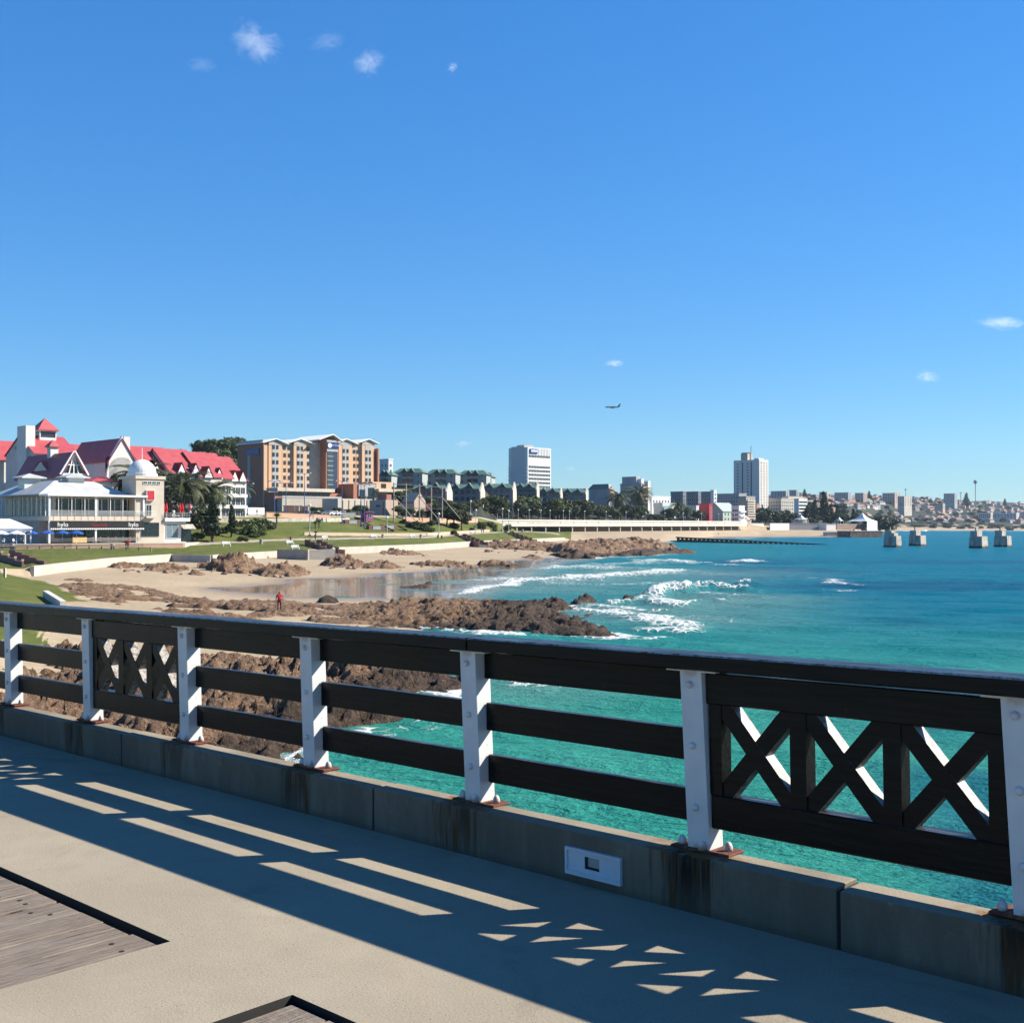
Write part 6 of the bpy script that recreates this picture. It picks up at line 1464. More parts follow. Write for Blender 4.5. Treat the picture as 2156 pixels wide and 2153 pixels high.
def cards_mesh(name, V, Fq, mat):
    me = bpy.data.meshes.new(name); me.vertices.add(len(V)); me.vertices.foreach_set('co', V.astype(np.float32).reshape(-1))
    me.loops.add(Fq.size); me.polygons.add(len(Fq)); me.loops.foreach_set('vertex_index', Fq.reshape(-1).astype(np.int32)); me.polygons.foreach_set('loop_start', np.arange(0, Fq.size, 4, dtype=np.int32))
    me.materials.append(mat); me.update(calc_edges=True); return me
def limbs(h, seed, spread=.35, n=5):
    g = random.Random(seed); b = MB(); bend = (g.uniform(-.06, .06), g.uniform(-.06, .06))
    b.tube([(0,0,-.06), (bend[0]*.5, bend[1]*.5, h*.28), (bend[0], bend[1], h*.5), (bend[0]*1.5, bend[1]*1.5, h*.75)], [.035, .028, .022, .01], 7)
    for k in range(n):
        a = 2*math.pi*k/n+g.uniform(-.4, .4); z = h*g.uniform(.25, .45); r = spread*g.uniform(.6, 1)
        b.tube([(bend[0]*.6, bend[1]*.6, z), (r*.5*math.cos(a), r*.5*math.sin(a), z+h*.15), (r*math.cos(a), r*math.sin(a), z+h*.26)], [.016, .011, .005], 5)
    return b.mesh('trunk', MT_BARK)
PROTO = {}
def proto(kind, var):
    """unit-height plants (1 m tall), scaled when placed"""
    if (kind, var) in PROTO: return PROTO[kind, var]
    g = random.Random(hash(kind) % 1 + var*13 + len(kind)); sd = var*31+len(kind)*7
    if kind == 'broad':
        lobes = [(g.uniform(-.25, .25), g.uniform(-.25, .25), g.uniform(.5, .82), g.uniform(.14, .24), g.uniform(.14, .24), g.uniform(.10, .17)) for _ in range(10)] + [(0, 0, .6, .26, .26, .22)]
        V, Q = leaf_cards(2300, lobes, .042, sd); r = [limbs(1, sd), cards_mesh('crown', V, Q, ML_DARK if var % 2 else ML_MID)]
    elif kind == 'far':
        lobes = [(g.uniform(-.22, .22), g.uniform(-.22, .22), g.uniform(.4, .75), g.uniform(.16, .24), g.uniform(.16, .24), g.uniform(.14, .22)) for _ in range(6)]
        V, Q = leaf_cards(520, lobes, .085, sd); r = [limbs(1, sd, n=2), cards_mesh('crown', V, Q, ML_DARK)]
    elif kind == 'shrub':
        lobes = [(g.uniform(-.55, .55), g.uniform(-.55, .55), g.uniform(.25, .6), g.uniform(.3, .45), g.uniform(.3, .45), g.uniform(.25, .38)) for _ in range(8)]
        V, Q = leaf_cards(1300, lobes, .085, sd); r = [None, cards_mesh('foliage', V, Q, ML_DARK if var % 2 else ML_MID)]
    elif kind == 'palm':
        b = MB(); b.tube([(0,0,-.03), (.005, .004, .2), (.012, 0, .45), (.008, 0, .66)], [.040, .030, .028, .036], 9); tr = b.mesh('trunk', MT_BARK)
        P = []; Q = []
        for f in range(46):
            a = f*2.399+g.uniform(-.2, .2); el = R(80-112*(f/45)+g.uniform(-8, 8)); ln = .42*g.uniform(.85, 1.12); pts = []; p = Vector((.008, 0, .66)); e = el
            for k in range(9): pts.append(p.copy()); p = p+Vector((math.cos(a)*math.cos(e), math.sin(a)*math.cos(e), math.sin(e)))*ln/8; e -= R(10+6*g.random())
            side = Vector((-math.sin(a), math.cos(a), 0))
            for k in range(8):
                w0 = .050*math.sin(math.pi*min(1, k/8.6+.10))+.006; fw = (pts[k+1]-pts[k]).normalized()
                for s_ in (-1, 1):
                    for j in (0, .34, .67):
                        q0 = pts[k].lerp(pts[k+1], j); q1 = pts[k].lerp(pts[k+1], j+.27); tip = q1+side*s_*w0+fw*w0*.7+Vector((0, 0, -.55*w0)); i = len(P)
                        P += [q0, q1, tip+fw*.004, tip-fw*.004]; Q.append((i, i+1, i+2, i+3))
        V = np.array([tuple(v) for v in P]); r = [tr, cards_mesh('crown', V, np.array(Q), ML_PALM)]
    elif kind == 'norfolk':
        lobes = []
        for k in range(13):
            z = .12+.86*k/13; rr = .24*(1-z)+.03
            for j in range(7):
                a = j*2*math.pi/7+k*.4; lobes.append((rr*.6*math.cos(a), rr*.6*math.sin(a), z, rr*.42, rr*.42, .014))
        V, Q = leaf_cards(2400, lobes, .022, sd, 1.4); r = [MB().tube([(0,0,-.03), (0,0,1)], [.018, .003], 6).mesh('trunk', MT_BARK), cards_mesh('crown', V, Q, ML_CON)]
    elif kind == 'casuarina':
        lobes = [(g.uniform(-.10, .10)*(1.1-z), g.uniform(-.10, .10)*(1.1-z), z, .16*(1.12-z)+.02, .16*(1.12-z)+.02, .08) for z in [.22+.74*k/15 for k in range(16)]]
        V, Q = leaf_cards(2300, lobes, .034, sd, -.2); r = [limbs(1, sd, .12), cards_mesh('crown', V, Q, ML_CON)]
    elif kind == 'aloe':
        P = []; Q = []
        for f in range(46):
            a = f*2.399; el = R(85-75*(f/45)); ln = .5*g.uniform(.8, 1.1); p0 = Vector((0, 0, .5)); p1 = p0+Vector((math.cos(a)*math.cos(el), math.sin(a)*math.cos(el), math.sin(el)))*ln*.55; p2 = p1+Vector((math.cos(a), math.sin(a), -.25))*ln*.45; s_ = Vector((-math.sin(a), math.cos(a), 0))*.035; i = len(P)
            P += [p0-s_, p0+s_, p1+s_, p1-s_, p1-s_, p1+s_, p2+s_*.1, p2-s_*.1]; Q += [(i, i+1, i+2, i+3), (i+4, i+5, i+6, i+7)]
        r = [MB().tube([(0,0,-.05), (.02,0,.5)], [.06, .05], 7).mesh('trunk', MT_BARK), cards_mesh('crown', np.array([tuple(v) for v in P]), np.array(Q), ML_PALM)]
    PROTO[kind, var] = r; return r
NAMES = dict(broad='tree', far='far_tree', shrub='shrub', palm='palm_tree', norfolk='norfolk_pine', casuarina='casuarina_tree', aloe='aloe_tree')
def plant(kind, var, px, Y, h, label, group=None, wide=1.0, z=None, rz=None):
    x = X_at(px, Y); z = G(x, Y) if z is None else z
    o = tag(empty(NAMES[kind], (x, Y, z-.1), random.uniform(0, 6.28) if rz is None else rz), label, 'shrub' if kind == 'shrub' else 'palm' if kind == 'palm' else 'tree', group)
    o.scale = (h*wide, h*wide, h); t_, c_ = proto(kind, var)
    if t_: link('trunk', t_, o)
    link(c_.name.split('.')[0], c_, o); return o
def top(px, ytop, Y): x = X_at(px, Y); return hz(ytop, Y)-G(x, Y)
random.seed(77)
for (px_, yt, Y_, lab) in ((297, 951, 275, 'palm rising behind the white dome'), (385, 966, 268, 'palm in front of the second hotel terrace, behind the red parasols'), (447, 993, 292, 'largest palm, left of the brick hotel with wide crown'), (503, 1000, 345, 'palm before the brown end wall of the brick hotel'),
        (1345, 1012, 790, 'tall palm against the grey stepped flats'), (1302, 1022, 750, 'palm left of the grey stepped flats'), (1428, 1048, 800, 'palm beside the white two-storey house'), (1446, 1060, 800, 'smaller palm in front of the white two-storey house')):
    plant('palm', 0 if px_ < 1000 else 1, px_, Y_, top(px_, yt, Y_), lab, 'palms along the bay', 1.15 if px_ != 447 else 1.35)
plant('norfolk', 0, 360, 258, top(360, 985, 258), 'layered norfolk pine right of the restaurant tower', wide=1.0)
plant('norfolk', 1, 322, 285, top(322, 957, 285), 'dark norfolk pine behind the dome', wide=1.2)
plant('broad', 1, 255, 276, top(255, 982, 276), 'dark tree between the arched gable and the dome', wide=.6)
plant('casuarina', 0, 448, 250, top(448, 1048, 250), 'dark leaning casuarina on the slope below the largest palm', wide=1.25)
plant('casuarina', 1, 487, 268, top(487, 1062, 268), 'slim dark tree on the slope right of the leaning casuarina', wide=.9)
plant('broad', 3, 425, 262, top(425, 1056, 262), 'bushy dark tree beside the leaning casuarina', wide=1.1)
for i in range(46):                                    # wooded hill behind the red roofs
    px_ = random.uniform(366, 520); Y_ = random.choice((505, 535, 560, 585, 605)) + random.uniform(-10, 10)
    yt = np.interp(px_, (360, 400, 440, 480, 520), (962, 928, 913, 917, 922)) + (605-Y_)*.55 + random.uniform(-2, 10)
    plant('broad', random.randrange(4), px_, Y_, max(6, min(16, top(px_, yt, Y_))), 'dark tree of the wooded hill behind the red roofs', 'trees of the wooded hill', 1.15)
TREE_TOP = ((940, 1046), (1010, 1040), (1060, 1036), (1100, 1034), (1160, 1042), (1230, 1040), (1300, 1054), (1390, 1058), (1420, 1064), (1480, 1072))
for i in range(92):                                    # belt of trees behind the promenade
    px_ = random.uniform(935, 1478); Y0_ = float(np.interp(px_, (930, 1000, 1030, 1060, 1100, 1230, 1300, 1400, 1480), (455, 505, 560, 600, 618, 672, 706, 760, 808)))
    Y_ = Y0_+random.uniform(0, 26); yt = np.interp(px_, *zip(*TREE_TOP))+random.uniform(0, 30)
    plant('broad', random.randrange(4), px_, Y_, max(3.0, min(15, top(px_, yt, Y_))), 'dark leafy tree in the belt behind the promenade', 'trees of the belt behind the promenade', 1.25)
for i in range(26):                                    # front shrubs of the belt
    px_ = random.uniform(1060, 1480); Y_ = float(np.interp(px_, (1060, 1100, 1230, 1300, 1400, 1480), (600, 612, 666, 700, 753, 802))); plant('shrub', random.randrange(3), px_, Y_, random.uniform(2.2, 4), 'rounded shrub just behind the promenade parapet', 'shrubs behind the promenade')
for i in range(14):
    px_ = random.uniform(962, 1062); Y_ = float(np.interp(px_, (962, 1012, 1062), (480, 530, 606)))-random.uniform(0, 14); plant('broad', random.randrange(4), px_, Y_, max(3, top(px_, random.uniform(1048, 1070), Y_)), 'dark leafy tree where the tree belt meets the road', 'trees at the start of the belt', 1.3)
for (px_, yt, yb) in ((838, 1062, 1090), (862, 1066, 1091), (850, 1072, 1090), (886, 1070, 1090), (900, 1072, 1091), (915, 1075, 1090), (940, 1062, 1090), (955, 1066, 1090), (972, 1068, 1090), (925, 1056, 1088), (832, 1030, 1060), (846, 1028, 1060), (860, 1032, 1060), (875, 1040, 1062), (905, 1044, 1064)):
    Y_ = random.uniform(385, 396) if yb > 1080 else 430; plant('broad', random.randrange(4), px_, Y_, max(2.5, top(px_, yt, Y_)), 'dark tree round the pink cottages behind the timber frame' if yb > 1080 else 'tree on the bank above the pink cottages', 'trees round the pink cottages', 1.2)
for (px_, yt, Y_, lab) in ((752, 1060, 372, 'bushy green tree beside the cream kiosk'), (765, 1062, 374, 'second bushy tree beside the cream kiosk'), (655, 1064, 360, 'shrubby tree in front of the pale forecourt wall'), (668, 1066, 360, 'second shrubby tree before the pale forecourt wall'), (712, 1066, 365, 'small dark tree left of the entrance block'), (728, 1070, 366, 'low tree beside the grey entrance frame')):
    plant('broad', 2 if 'second' in lab else 0, px_, Y_, top(px_, yt, Y_), lab, None, 1.5)
for (px_, Y_, h, lab) in ((583, 318, 4.2, 'aloe-like tree with drooping crown on the upper lawn'), (664, 318, 3.0, 'clump of spiky plants left of the lawn pole'), (672, 322, 3.2, 'second clump of spiky plants by the lawn pole'), (665, 300, 2.2, 'single spiky plant low on the lawn'), (640, 352, 3.6, 'small palm-like plant by the parking'), (735, 356, 3.4, 'small palm-like plant beside the white cars')):
    plant('aloe', 0, px_, Y_, h, lab)
sh = [(410, 250, 2.2), (403, 244, 1.6), (520, 280, 3.0), (530, 290, 3.6), (545, 295, 3.8), (557, 300, 3.2), (512, 262, 1.6), (572, 304, 2.6), (548, 284, 2.0), (470, 276, 2.0), (456, 268, 1.6), (500, 300, 2.0), (440, 285, 2.4), (420, 285, 2.2), (535, 276, 1.6)]
for k, (px_, Y_, h) in enumerate(sh): plant('shrub', k % 3, px_, Y_, h, 'dark shrub on the slope between restaurant and upper lawn', 'shrubs on the slope by the restaurant', 1.0)
for (px_, Y_, h, w_, lab) in ((868, 362, 2.6, 1.3, 'left end of the long dark hedge on the upper lawn'), (884, 360, 2.4, 1.3, 'middle of the long dark hedge on the upper lawn'), (902, 358, 1.9, 1.4, 'right end of the long dark hedge on the upper lawn'), (905, 380, 2.0, 1.2, 'dark round shrub below the timber frame'), (958, 395, 2.4, 1.3, 'large round shrub at the upper lawn edge'), (848, 372, 1.8, 1.0, 'shrub beside the left post of the timber frame'), (811, 348, 1.2, .8, 'small shrub beside the pale lawn pole'), (957, 372, 2.0, .7, 'small bush alone on the upper lawn'), (994, 402, 1.8, .7, 'small bush left of the lawn lamp'), (1014, 420, 3.4, .7, 'tall bush above the two blue walkers'), (1042, 432, 2.0, .7, 'small bush near the far end of the lawn'), (1035, 452, 3.0, 1.1, 'spreading bush at the start of the promenade'), (1068, 455, 3.4, .6, 'bush beside the promenade poles'), (982, 420, 1.8, 1.0, 'bush under the brick wall at the lawn top')):
    plant('shrub', int(px_) % 3, px_, Y_, h, lab, 'shrubs on the upper lawn', w_)
for i in range(34):                                    # trees before the apartment rows and the pines
    px_ = random.uniform(1584, 1712); Y_ = random.uniform(905, 960); plant('far', random.randrange(3), px_, Y_, random.uniform(7, 13), 'dark low tree in front of the apartment rows right of the tower', 'trees right of the tower', 1.2)
for (px_, yt, w_, lab) in ((1605, 1062, .5, 'narrow cypress at the foot of the tower'), (1734, 1036, .75, 'tallest dark pine on the far beach front'), (1716, 1052, .8, 'dark pine left of the tallest pine'), (1722, 1062, 1., 'bushy pine below the tallest pine'), (1750, 1060, .9, 'dark pine right of the tallest pine'), (1763, 1064, .9, 'broad dark pine above the small tent'), (1700, 1064, .9, 'dark pine beside the banded flats'), (1775, 1076, 1., 'low pine right of the small tent'), (1797, 1072, .8, 'thin tree left of the large tent'), (1850, 1082, 1., 'dark tree right of the large tent'), (1864, 1084, 1., 'second dark tree right of the large tent'), (1838, 1080, 1., 'tree just behind the large tent')):
    Y_ = 985+random.uniform(-15, 25); plant('casuarina' if w_ < .95 else 'broad', 1, px_, Y_, top(px_, yt, Y_), lab, None, w_*1.5)
for i in range(60):                                    # dune scrub
    px_ = random.uniform(1838, 2190); Y_ = random.uniform(1870, 2010); plant('shrub', random.randrange(3), px_, Y_, random.uniform(3, 6), 'grey-green dune bush above the far beach', 'dune bushes above the far beach', 1.8)
for i in range(170):                                   # trees among the far houses
    px_ = random.uniform(1622, 2200); f = random.random(); Y_ = (1150 if px_ < 1830 else 2030)+f*(1800 if px_ < 1830 else 1150); plant('far', random.randrange(3), px_, Y_, random.uniform(6, 12), 'dark tree between the houses of the far hillside town', 'trees of the far town', 1.5)
for (px_, yt, Y_) in ((1830, 1034, 2500), (2035, 1038, 2750), (1694, 1030, 2300), (2116, 1050, 2900)): plant('casuarina', 0, px_, Y_, max(12, top(px_, yt, Y_)), 'tall pine breaking the far skyline', 'skyline pines', 1.4)

# ================================================================== ROADSIDE WALLS, FRAME, POLES
MT_STONE = M('grey_rubble_stone', (.42, .38, .32), .9, .25, 1.2, bump=.5, world_space=True)
MT_PINKB = brick('pink_brick', (.50, .29, .19), (.60, .37, .25), (.6, .5, .4))
def gwl(pts, dz=0.0): return [(X_at(a, Y_), Y_, G(X_at(a, Y_), Y_)+dz) for a, Y_ in pts]
wall_line('stone_wall', 'grey rubble retaining wall along the road above the slope', gwl(((398, 299), (450, 306), (520, 315), (600, 328), (680, 342), (735, 352)), -.4), 1.3, .5, MT_STONE, joint=5)
wall_line('stone_wall', 'pale stone wall under the parked white cars', gwl(((672, 339), (735, 349.5)), -.8), 1.9, .4, M('pale_stone', (.55, .50, .41), .9, .2, 1), joint=6)
cw = wall_line('garden_wall', 'bright white garden wall with notched top below the brick hotel', [gpt(476, 340, 11), gpt(556, 352, 11)], 2.3, .4, MT_WHITEB, joint=4)
wall_line('brick_wall', 'pink brick wall along the pavement in front of the parking', gwl(((560, 326), (640, 338), (695, 346)), .1), 1.1, .4, MT_PINKB, joint=5, cap=.12)
for k, px_ in enumerate((601, 609, 616, 625, 635, 646)):
    x, y = X_at(px_, 350), 350; o = tag(empty('brick_pillar', (x, y, G(x, y))), 'pink brick pillar in the row by the parking', 'pillar', 'row of pink brick pillars'); link('shaft', MB().box(-.5, .5, -.5, .5, -.3, 2.6).mesh('shaft', MT_PINKB), o); link('cap', MB().box(-.65, .65, -.65, .65, 2.605, 2.85).mesh('cap', MT_CREAM), o)
wall_line('brick_wall', 'low pink brick wall below the timber frame', gwl(((848, 378), (900, 388), (960, 414), (1005, 438)), -.1), 1.5, .4, MT_PINKB, joint=5)
wall_line('path_wall', 'low cream wall with posts along the lawn path', gwl(((640, 300), (720, 312), (800, 325), (900, 345), (970, 385), (1030, 422)), -.05), .75, .3, M('peach_plaster', (.55, .40, .30), .85), joint=4.5, cap=.1, capmat=MT_CREAM)
# timber frame
MT_POLE = M('pale_pole', (.42, .36, .29), .8, .15); fY = 372
fm = tag(empty('timber_frame', on(880, fY)), 'tall open frame of pale timber poles with bracing, on the upper lawn', 'frame'); fo = fm.location.copy()
def lp(px_, py_, dY=0): v = at(px_, py_, fY+dY); return v-fo
pp = [(829, 1016, 1104), (855, 1018, 1095), (883, 1019, 1095), (908, 1025, 1095), (931, 1024, 1095)]
for a, yt, yb in pp: link('pole', MB().tube([lp(a, yb), lp(a, yt)], .2, 7).mesh('pole', MT_POLE), fm)
for y0, y1 in ((1019, 1026), (1044, 1047), (1069, 1071)):
    for i in range(4): link('rail', MB().tube([lp(pp[i][0], y0+(y1-y0)*i/4, -.3), lp(pp[i+1][0], y0+(y1-y0)*(i+1)/4, -.3)], .13, 6).mesh('rail', MT_POLE), fm)
for (a, y0, c, y1) in ((830, 1045, 873, 1094), (883, 1046, 922, 1092), (932, 1048, 970, 1093)): link('brace', MB().tube([lp(a, y0), lp(c, y1, -14)], .15, 6).mesh('brace', MT_POLE), fm)
# lamp posts
MT_BLUEP = M('blue_post_paint', (.045, .10, .28), .5, .1); MT_PALEP = M('pale_blue_post_paint', (.48, .54, .56), .5, .1)
def lamp(label, px, Y, yt, mat, group, arms=2, globe=False, z=None):
    x = X_at(px, Y); zb = G(x, Y) if z is None else z; h = hz(yt, Y)-zb; o = tag(empty('lamp_post', (x, Y, zb)), label, 'lamp post', group)
    link('post', MB().tube([(0,0,-.3), (0,0,h*.3), (0,0,h)], [.14, .12, .07], 8).mesh('post', mat), o); link('foot', MB().lathe([(.3, -.3), (.3, .35), (.16, .5)], 8).mesh('foot', mat), o)
    if globe: link('globe', MB().lathe([(.1, h), (.32, h+.12), (.36, h+.4), (.2, h+.66), (.04, h+.72)], 10).mesh('globe', MT_WHITEP, True), o)
    else:
        for s_ in ((-1, 1) if arms == 2 else (1,)):
            ar = link('arm', MB().tube([(0,0,h-.4), (s_*.8, 0, h+.1), (s_*1.6, 0, h+.05)], .06, 6).mesh('arm', mat), o); link('lantern', MB().lathe([(.1, .25), (.42, 0), (.36, -.12), (.1, -.2)], 8, (s_*1.6, 0, h-.05)).mesh('lantern', MT_GREYPL), ar)
for (px_, yt, lab) in ((407, 985, 'tall blue lamp post right of the roof terrace'), (521, 1018, 'blue lamp post beside the white garden wall'), (578, 1012, 'blue lamp post left of the brick pillars'), (602, 1016, 'blue lamp post above the brick pillars'), (641, 996, 'tallest blue lamp post in front of the brick hotel'), (720, 1012, 'blue lamp post by the grey entrance frame'), (760, 1016, 'blue lamp post left of the purple kiosk'), (767, 1020, 'second blue lamp post by the purple kiosk')):
    lamp(lab, px_, 300 if px_ < 450 else 342, yt, MT_BLUEP, 'blue lamp posts along the road')
for (px_, Y_, yt, lab) in ((652, 300, 1066, 'pale pole standing alone on the lawn behind the blue walker'), (815, 330, 1092, 'short pale pole on the lawn above the path'), (924, 345, 1084, 'thin grey pole on the lawn beside the seated pair'), (1002, 400, 1076, 'pale pole with globe left of the two blue walkers'), (991, 440, 1057, 'tall pale pole at the road end'), (1058, 440, 1073, 'pale pole near the promenade start'), (1071, 450, 1077, 'dark pole beside the promenade start')):
    lamp(lab, px_, Y_, yt, MT_PALEP, 'pale poles on the lawns', globe=True)
pxs = (1047, 1091, 1114, 1139, 1158, 1186, 1199, 1231, 1276, 1318, 1360, 1400, 1439, 1477, 1513, 1546)
for px_ in pxs:
    k = (px_-CX)/F; dd = B_  # column -> point on the promenade edge
    A2, d2 = Vector((X_at(1024, 560), 560)), Vector((X_at(1572, 840)-X_at(1024, 560), 280)); s_ = (k*A2.y-A2.x)/(d2.x-k*d2.y); Y_ = A2.y+d2.y*s_+1
    lamp('globe lamp in the row along the white promenade', px_, Y_, hz_y(15.2, Y_) if False else 1106-(15.4-EYE)*F/Y_, MT_PALEP, 'globe lamps along the promenade', globe=True, z=9.35)

# ================================================================== BENCHES, BINS, SMALL BUILT THINGS
def bench(label, px, Y, rz=R(40)):
    o = tag(empty('bench', on(px, Y), rz), label, 'bench', 'white benches on the lawns')
    for k in range(3): link('seat_slat', MB().box(-.9, .9, -.25+k*.17, -.11+k*.17, .42, .47).mesh('seat_slat', MT_WHITEP), o)
    for k in range(3): link('back_slat', MB().box(-.9, .9, .28, .33, .55+k*.15, .67+k*.15).mesh('back_slat', MT_WHITEP), o)
    for sx in (-.75, .75): link('leg', MB().box(sx-.06, sx+.06, -.25, .28, -.05, .42).box(sx-.06, sx+.06, .22, .28, .42, 1.0).mesh('leg', MT_WHITEP), o)
for px_, Y_, lab in ((477, 236, 'white bench on the grass right of the restaurant terrace'), (611, 260, 'white bench beside the person in red on the lawn'), (622, 243, 'white bench nearest the sea wall'), (685, 292, 'white bench right of the walker in blue'), (787, 318, 'white bench on the path near the short pale pole'), (869, 332, 'white bench on the path below the long hedge'), (996, 396, 'white bench near the two blue walkers')): bench(lab, px_, Y_)
def bin_(label, px, Y): 
    o = tag(empty('litter_bin', on(px, Y)), label, 'bin', 'litter bins'); link('body', MB().lathe([(.36, -.1), (.38, .9)], 10).mesh('body', MT_DCONC), o); link('rim', MB().lathe([(.42, .9), (.42, 1.0), (.3, 1.02)], 10).mesh('rim', MT_GREYPL), o)
for px_, Y_, lab in ((26, 203, 'dark bin on the grass edge at far left'), (237, 209, 'dark bin before the brick terrace wall'), (550, 256, 'bin on the lawn between benches'), (806, 322, 'bin on the path by the short pale pole'), (886, 333, 'bin on the path beside the bench below the hedge'), (1057, 428, 'bin near the far beach stair'), (1100, 446, 'bin at the end of the lawn path')): bin_(lab, px_, Y_)
o = tag(empty('kiosk', on(773, 360), R(40)), 'small purple kiosk by the road', 'kiosk'); link('body', MB().box(-1.3, 1.3, -1.3, 1.3, 0, 2.6).mesh('body', M('purple_paint', (.30, .06, .20), .6)), o); link('roof', MB().box(-1.7, 1.7, -1.7, 1.7, 2.61, 3.0).mesh('roof', M('dark_purple', (.16, .03, .12), .6)), o); link('window', win_mesh(1.4, 1.0), o, (0, -1.3, 1.2))
o = tag(empty('notice_board', on(735, 350), R(30)), 'wide notice board on posts beside the parking', 'sign'); link('board', MB().box(-2, 2, -.06, .06, 1.4, 2.6).mesh('board', MT_GREYPL), o)
for sx in (-1.8, 1.8): link('post', MB().box(sx-.08, sx+.08, .06, .2, -.2, 2.7).mesh('post', MT_DKFRAME), o)
for px_, Y_, lab in ((790, 340, 'brick service hatch sunk in the upper lawn'), (818, 348, 'second brick service hatch beside the timber frame'), (740, 345, 'low stone block at the lawn top')):
    o = tag(empty('service_hatch', on(px_, Y_), R(30)), lab, 'hatch'); link('body', MB().box(-2.4, 2.4, -1.2, 1.2, -.5, 1.2).mesh('body', MT_STEPB), o); link('door', MB().box(-1.2, 1.2, -1.26, -1.2, 0, 1.0).mesh('door', MT_PALEP), o); link('ramp', MB().add([(2.4, -1.2, 1.1), (2.4, 1.2, 1.1), (6, 1.2, -.4), (6, -1.2, -.4)], [(0, 3, 2, 1)]).mesh('ramp', MT_CONC), o)
v0, v1 = gp(96, 1247, 2.1), gp(133, 1270, 1.9); wall_line('kerb_stone', 'short white concrete kerb at the edge of the near grass', [tuple(v0), tuple(v1)], .18, .45, MT_CONC, cat='kerb')
for px_, py_ in ((10, 1212),): 
    v = gp(px_, py_, 2.5); o = tag(empty('marker_post', (v.x, v.y, G(v.x, v.y))), 'small pale marker post on the near grass at left', 'post'); link('shaft', MB().box(-.12, .12, -.12, .12, -.2, 1.0).mesh('shaft', MT_CREAM), o)

# ================================================================== CARS
def car_mesh():
    pr = [(-2.1,.35),(-2.15,.75),(-1.95,.95),(-1.3,1.02),(-.7,1.42),(.75,1.45),(1.45,1.0),(2.05,.92),(2.15,.6),(2.1,.35)]
    b = MB(); n = len(pr); vs = []
    for y, sh_ in ((-.82, 0), (.82, 0)): vs += [(x, y*(1 if z < 1.03 else .86), z) for x, z in pr]
    b.add(vs, [tuple(range(n)), tuple(reversed(range(n, 2*n)))]+[((i+1) % n, i, n+i, n+(i+1) % n) for i in range(n)]); return b
CARB = car_mesh()
def car(label, px, Y, mat, rz, sc_=1.0):
    o = tag(empty('parked_car', on(px, Y), rz), label, 'car', 'cars parked along the road'); o.scale = (sc_,)*3
    me = bpy.data.meshes.new('body'); me.from_pydata(CARB.v, [], CARB.f); me.materials.append(mat); bevel(me, .06, 2, 20); link('body', me, o)
    for s_ in (-1, 1): link('side_window', MB().add([(-1.1, s_*.825, 1.04), (1.15, s_*.825, 1.04), (.62, s_*.735, 1.38), (-.62, s_*.735, 1.36)], [(0,1,2,3) if s_ < 0 else (3,2,1,0)]).mesh('side_window', MT_DKGL), o)
    link('windscreen', MB().add([(1.42, -.66, 1.045), (1.42, .66, 1.045), (.80, .6, 1.435), (.80, -.6, 1.435)], [(0,1,2,3)]).mesh('windscreen', MT_DKGL), o); link('rear_window', MB().add([(-1.27, -.66, 1.06), (-1.27, .66, 1.06), (-.76, .6, 1.40), (-.76, -.6, 1.40)], [(3,2,1,0)]).mesh('rear_window', MT_DKGL), o)
    for wx in (-1.3, 1.35):
        for wy in (-.80, .80):
            w_ = MB().lathe([(.33, -.1), (.33, .1)], 14); w_.v = [(x+wx, z+wy, y+.33) for x, y, z in w_.v]; link('wheel', w_.mesh('wheel', MT_BLACKC), o)
    for wy in (-.6, .6): link('headlight', MB().box(2.08, 2.17, wy-.15, wy+.15, .66, .8).mesh('headlight', MT_WHITEP), o)
CC = dict(white=M('white_car_paint', (.75, .75, .74), .25, .03), navy=M('navy_car_paint', (.02, .03, .08), .25, .05), black=M('black_car_paint', (.015, .015, .016), .25, .05), grey=M('grey_car_paint', (.22, .23, .24), .25, .05), silver=M('silver_car_paint', (.50, .51, .52), .25, .05), red=M('red_car_paint', (.35, .02, .02), .25, .05))
for px_, Y_, c, lab in ((497, 346, 'white', 'white car behind the white garden wall'), (643, 350, 'navy', 'dark blue car below the tallest blue lamp post'), (662, 352, 'black', 'black car right of the dark blue car'), (688, 353, 'grey', 'grey car left of the white cars'), (703, 354, 'white', 'white car with dark windows above the pale stone wall'), (719, 355, 'white', 'rightmost white car beside the notice board'), (984, 462, 'grey', 'grey car at the road end by the tall pale pole'), (948, 440, 'silver', 'silver car behind the pink brick wall'), (965, 448, 'navy', 'dark car behind the large round shrub')):
    car(lab, px_, Y_, CC[c], R(38+random.uniform(-6, 6)), 1.0)

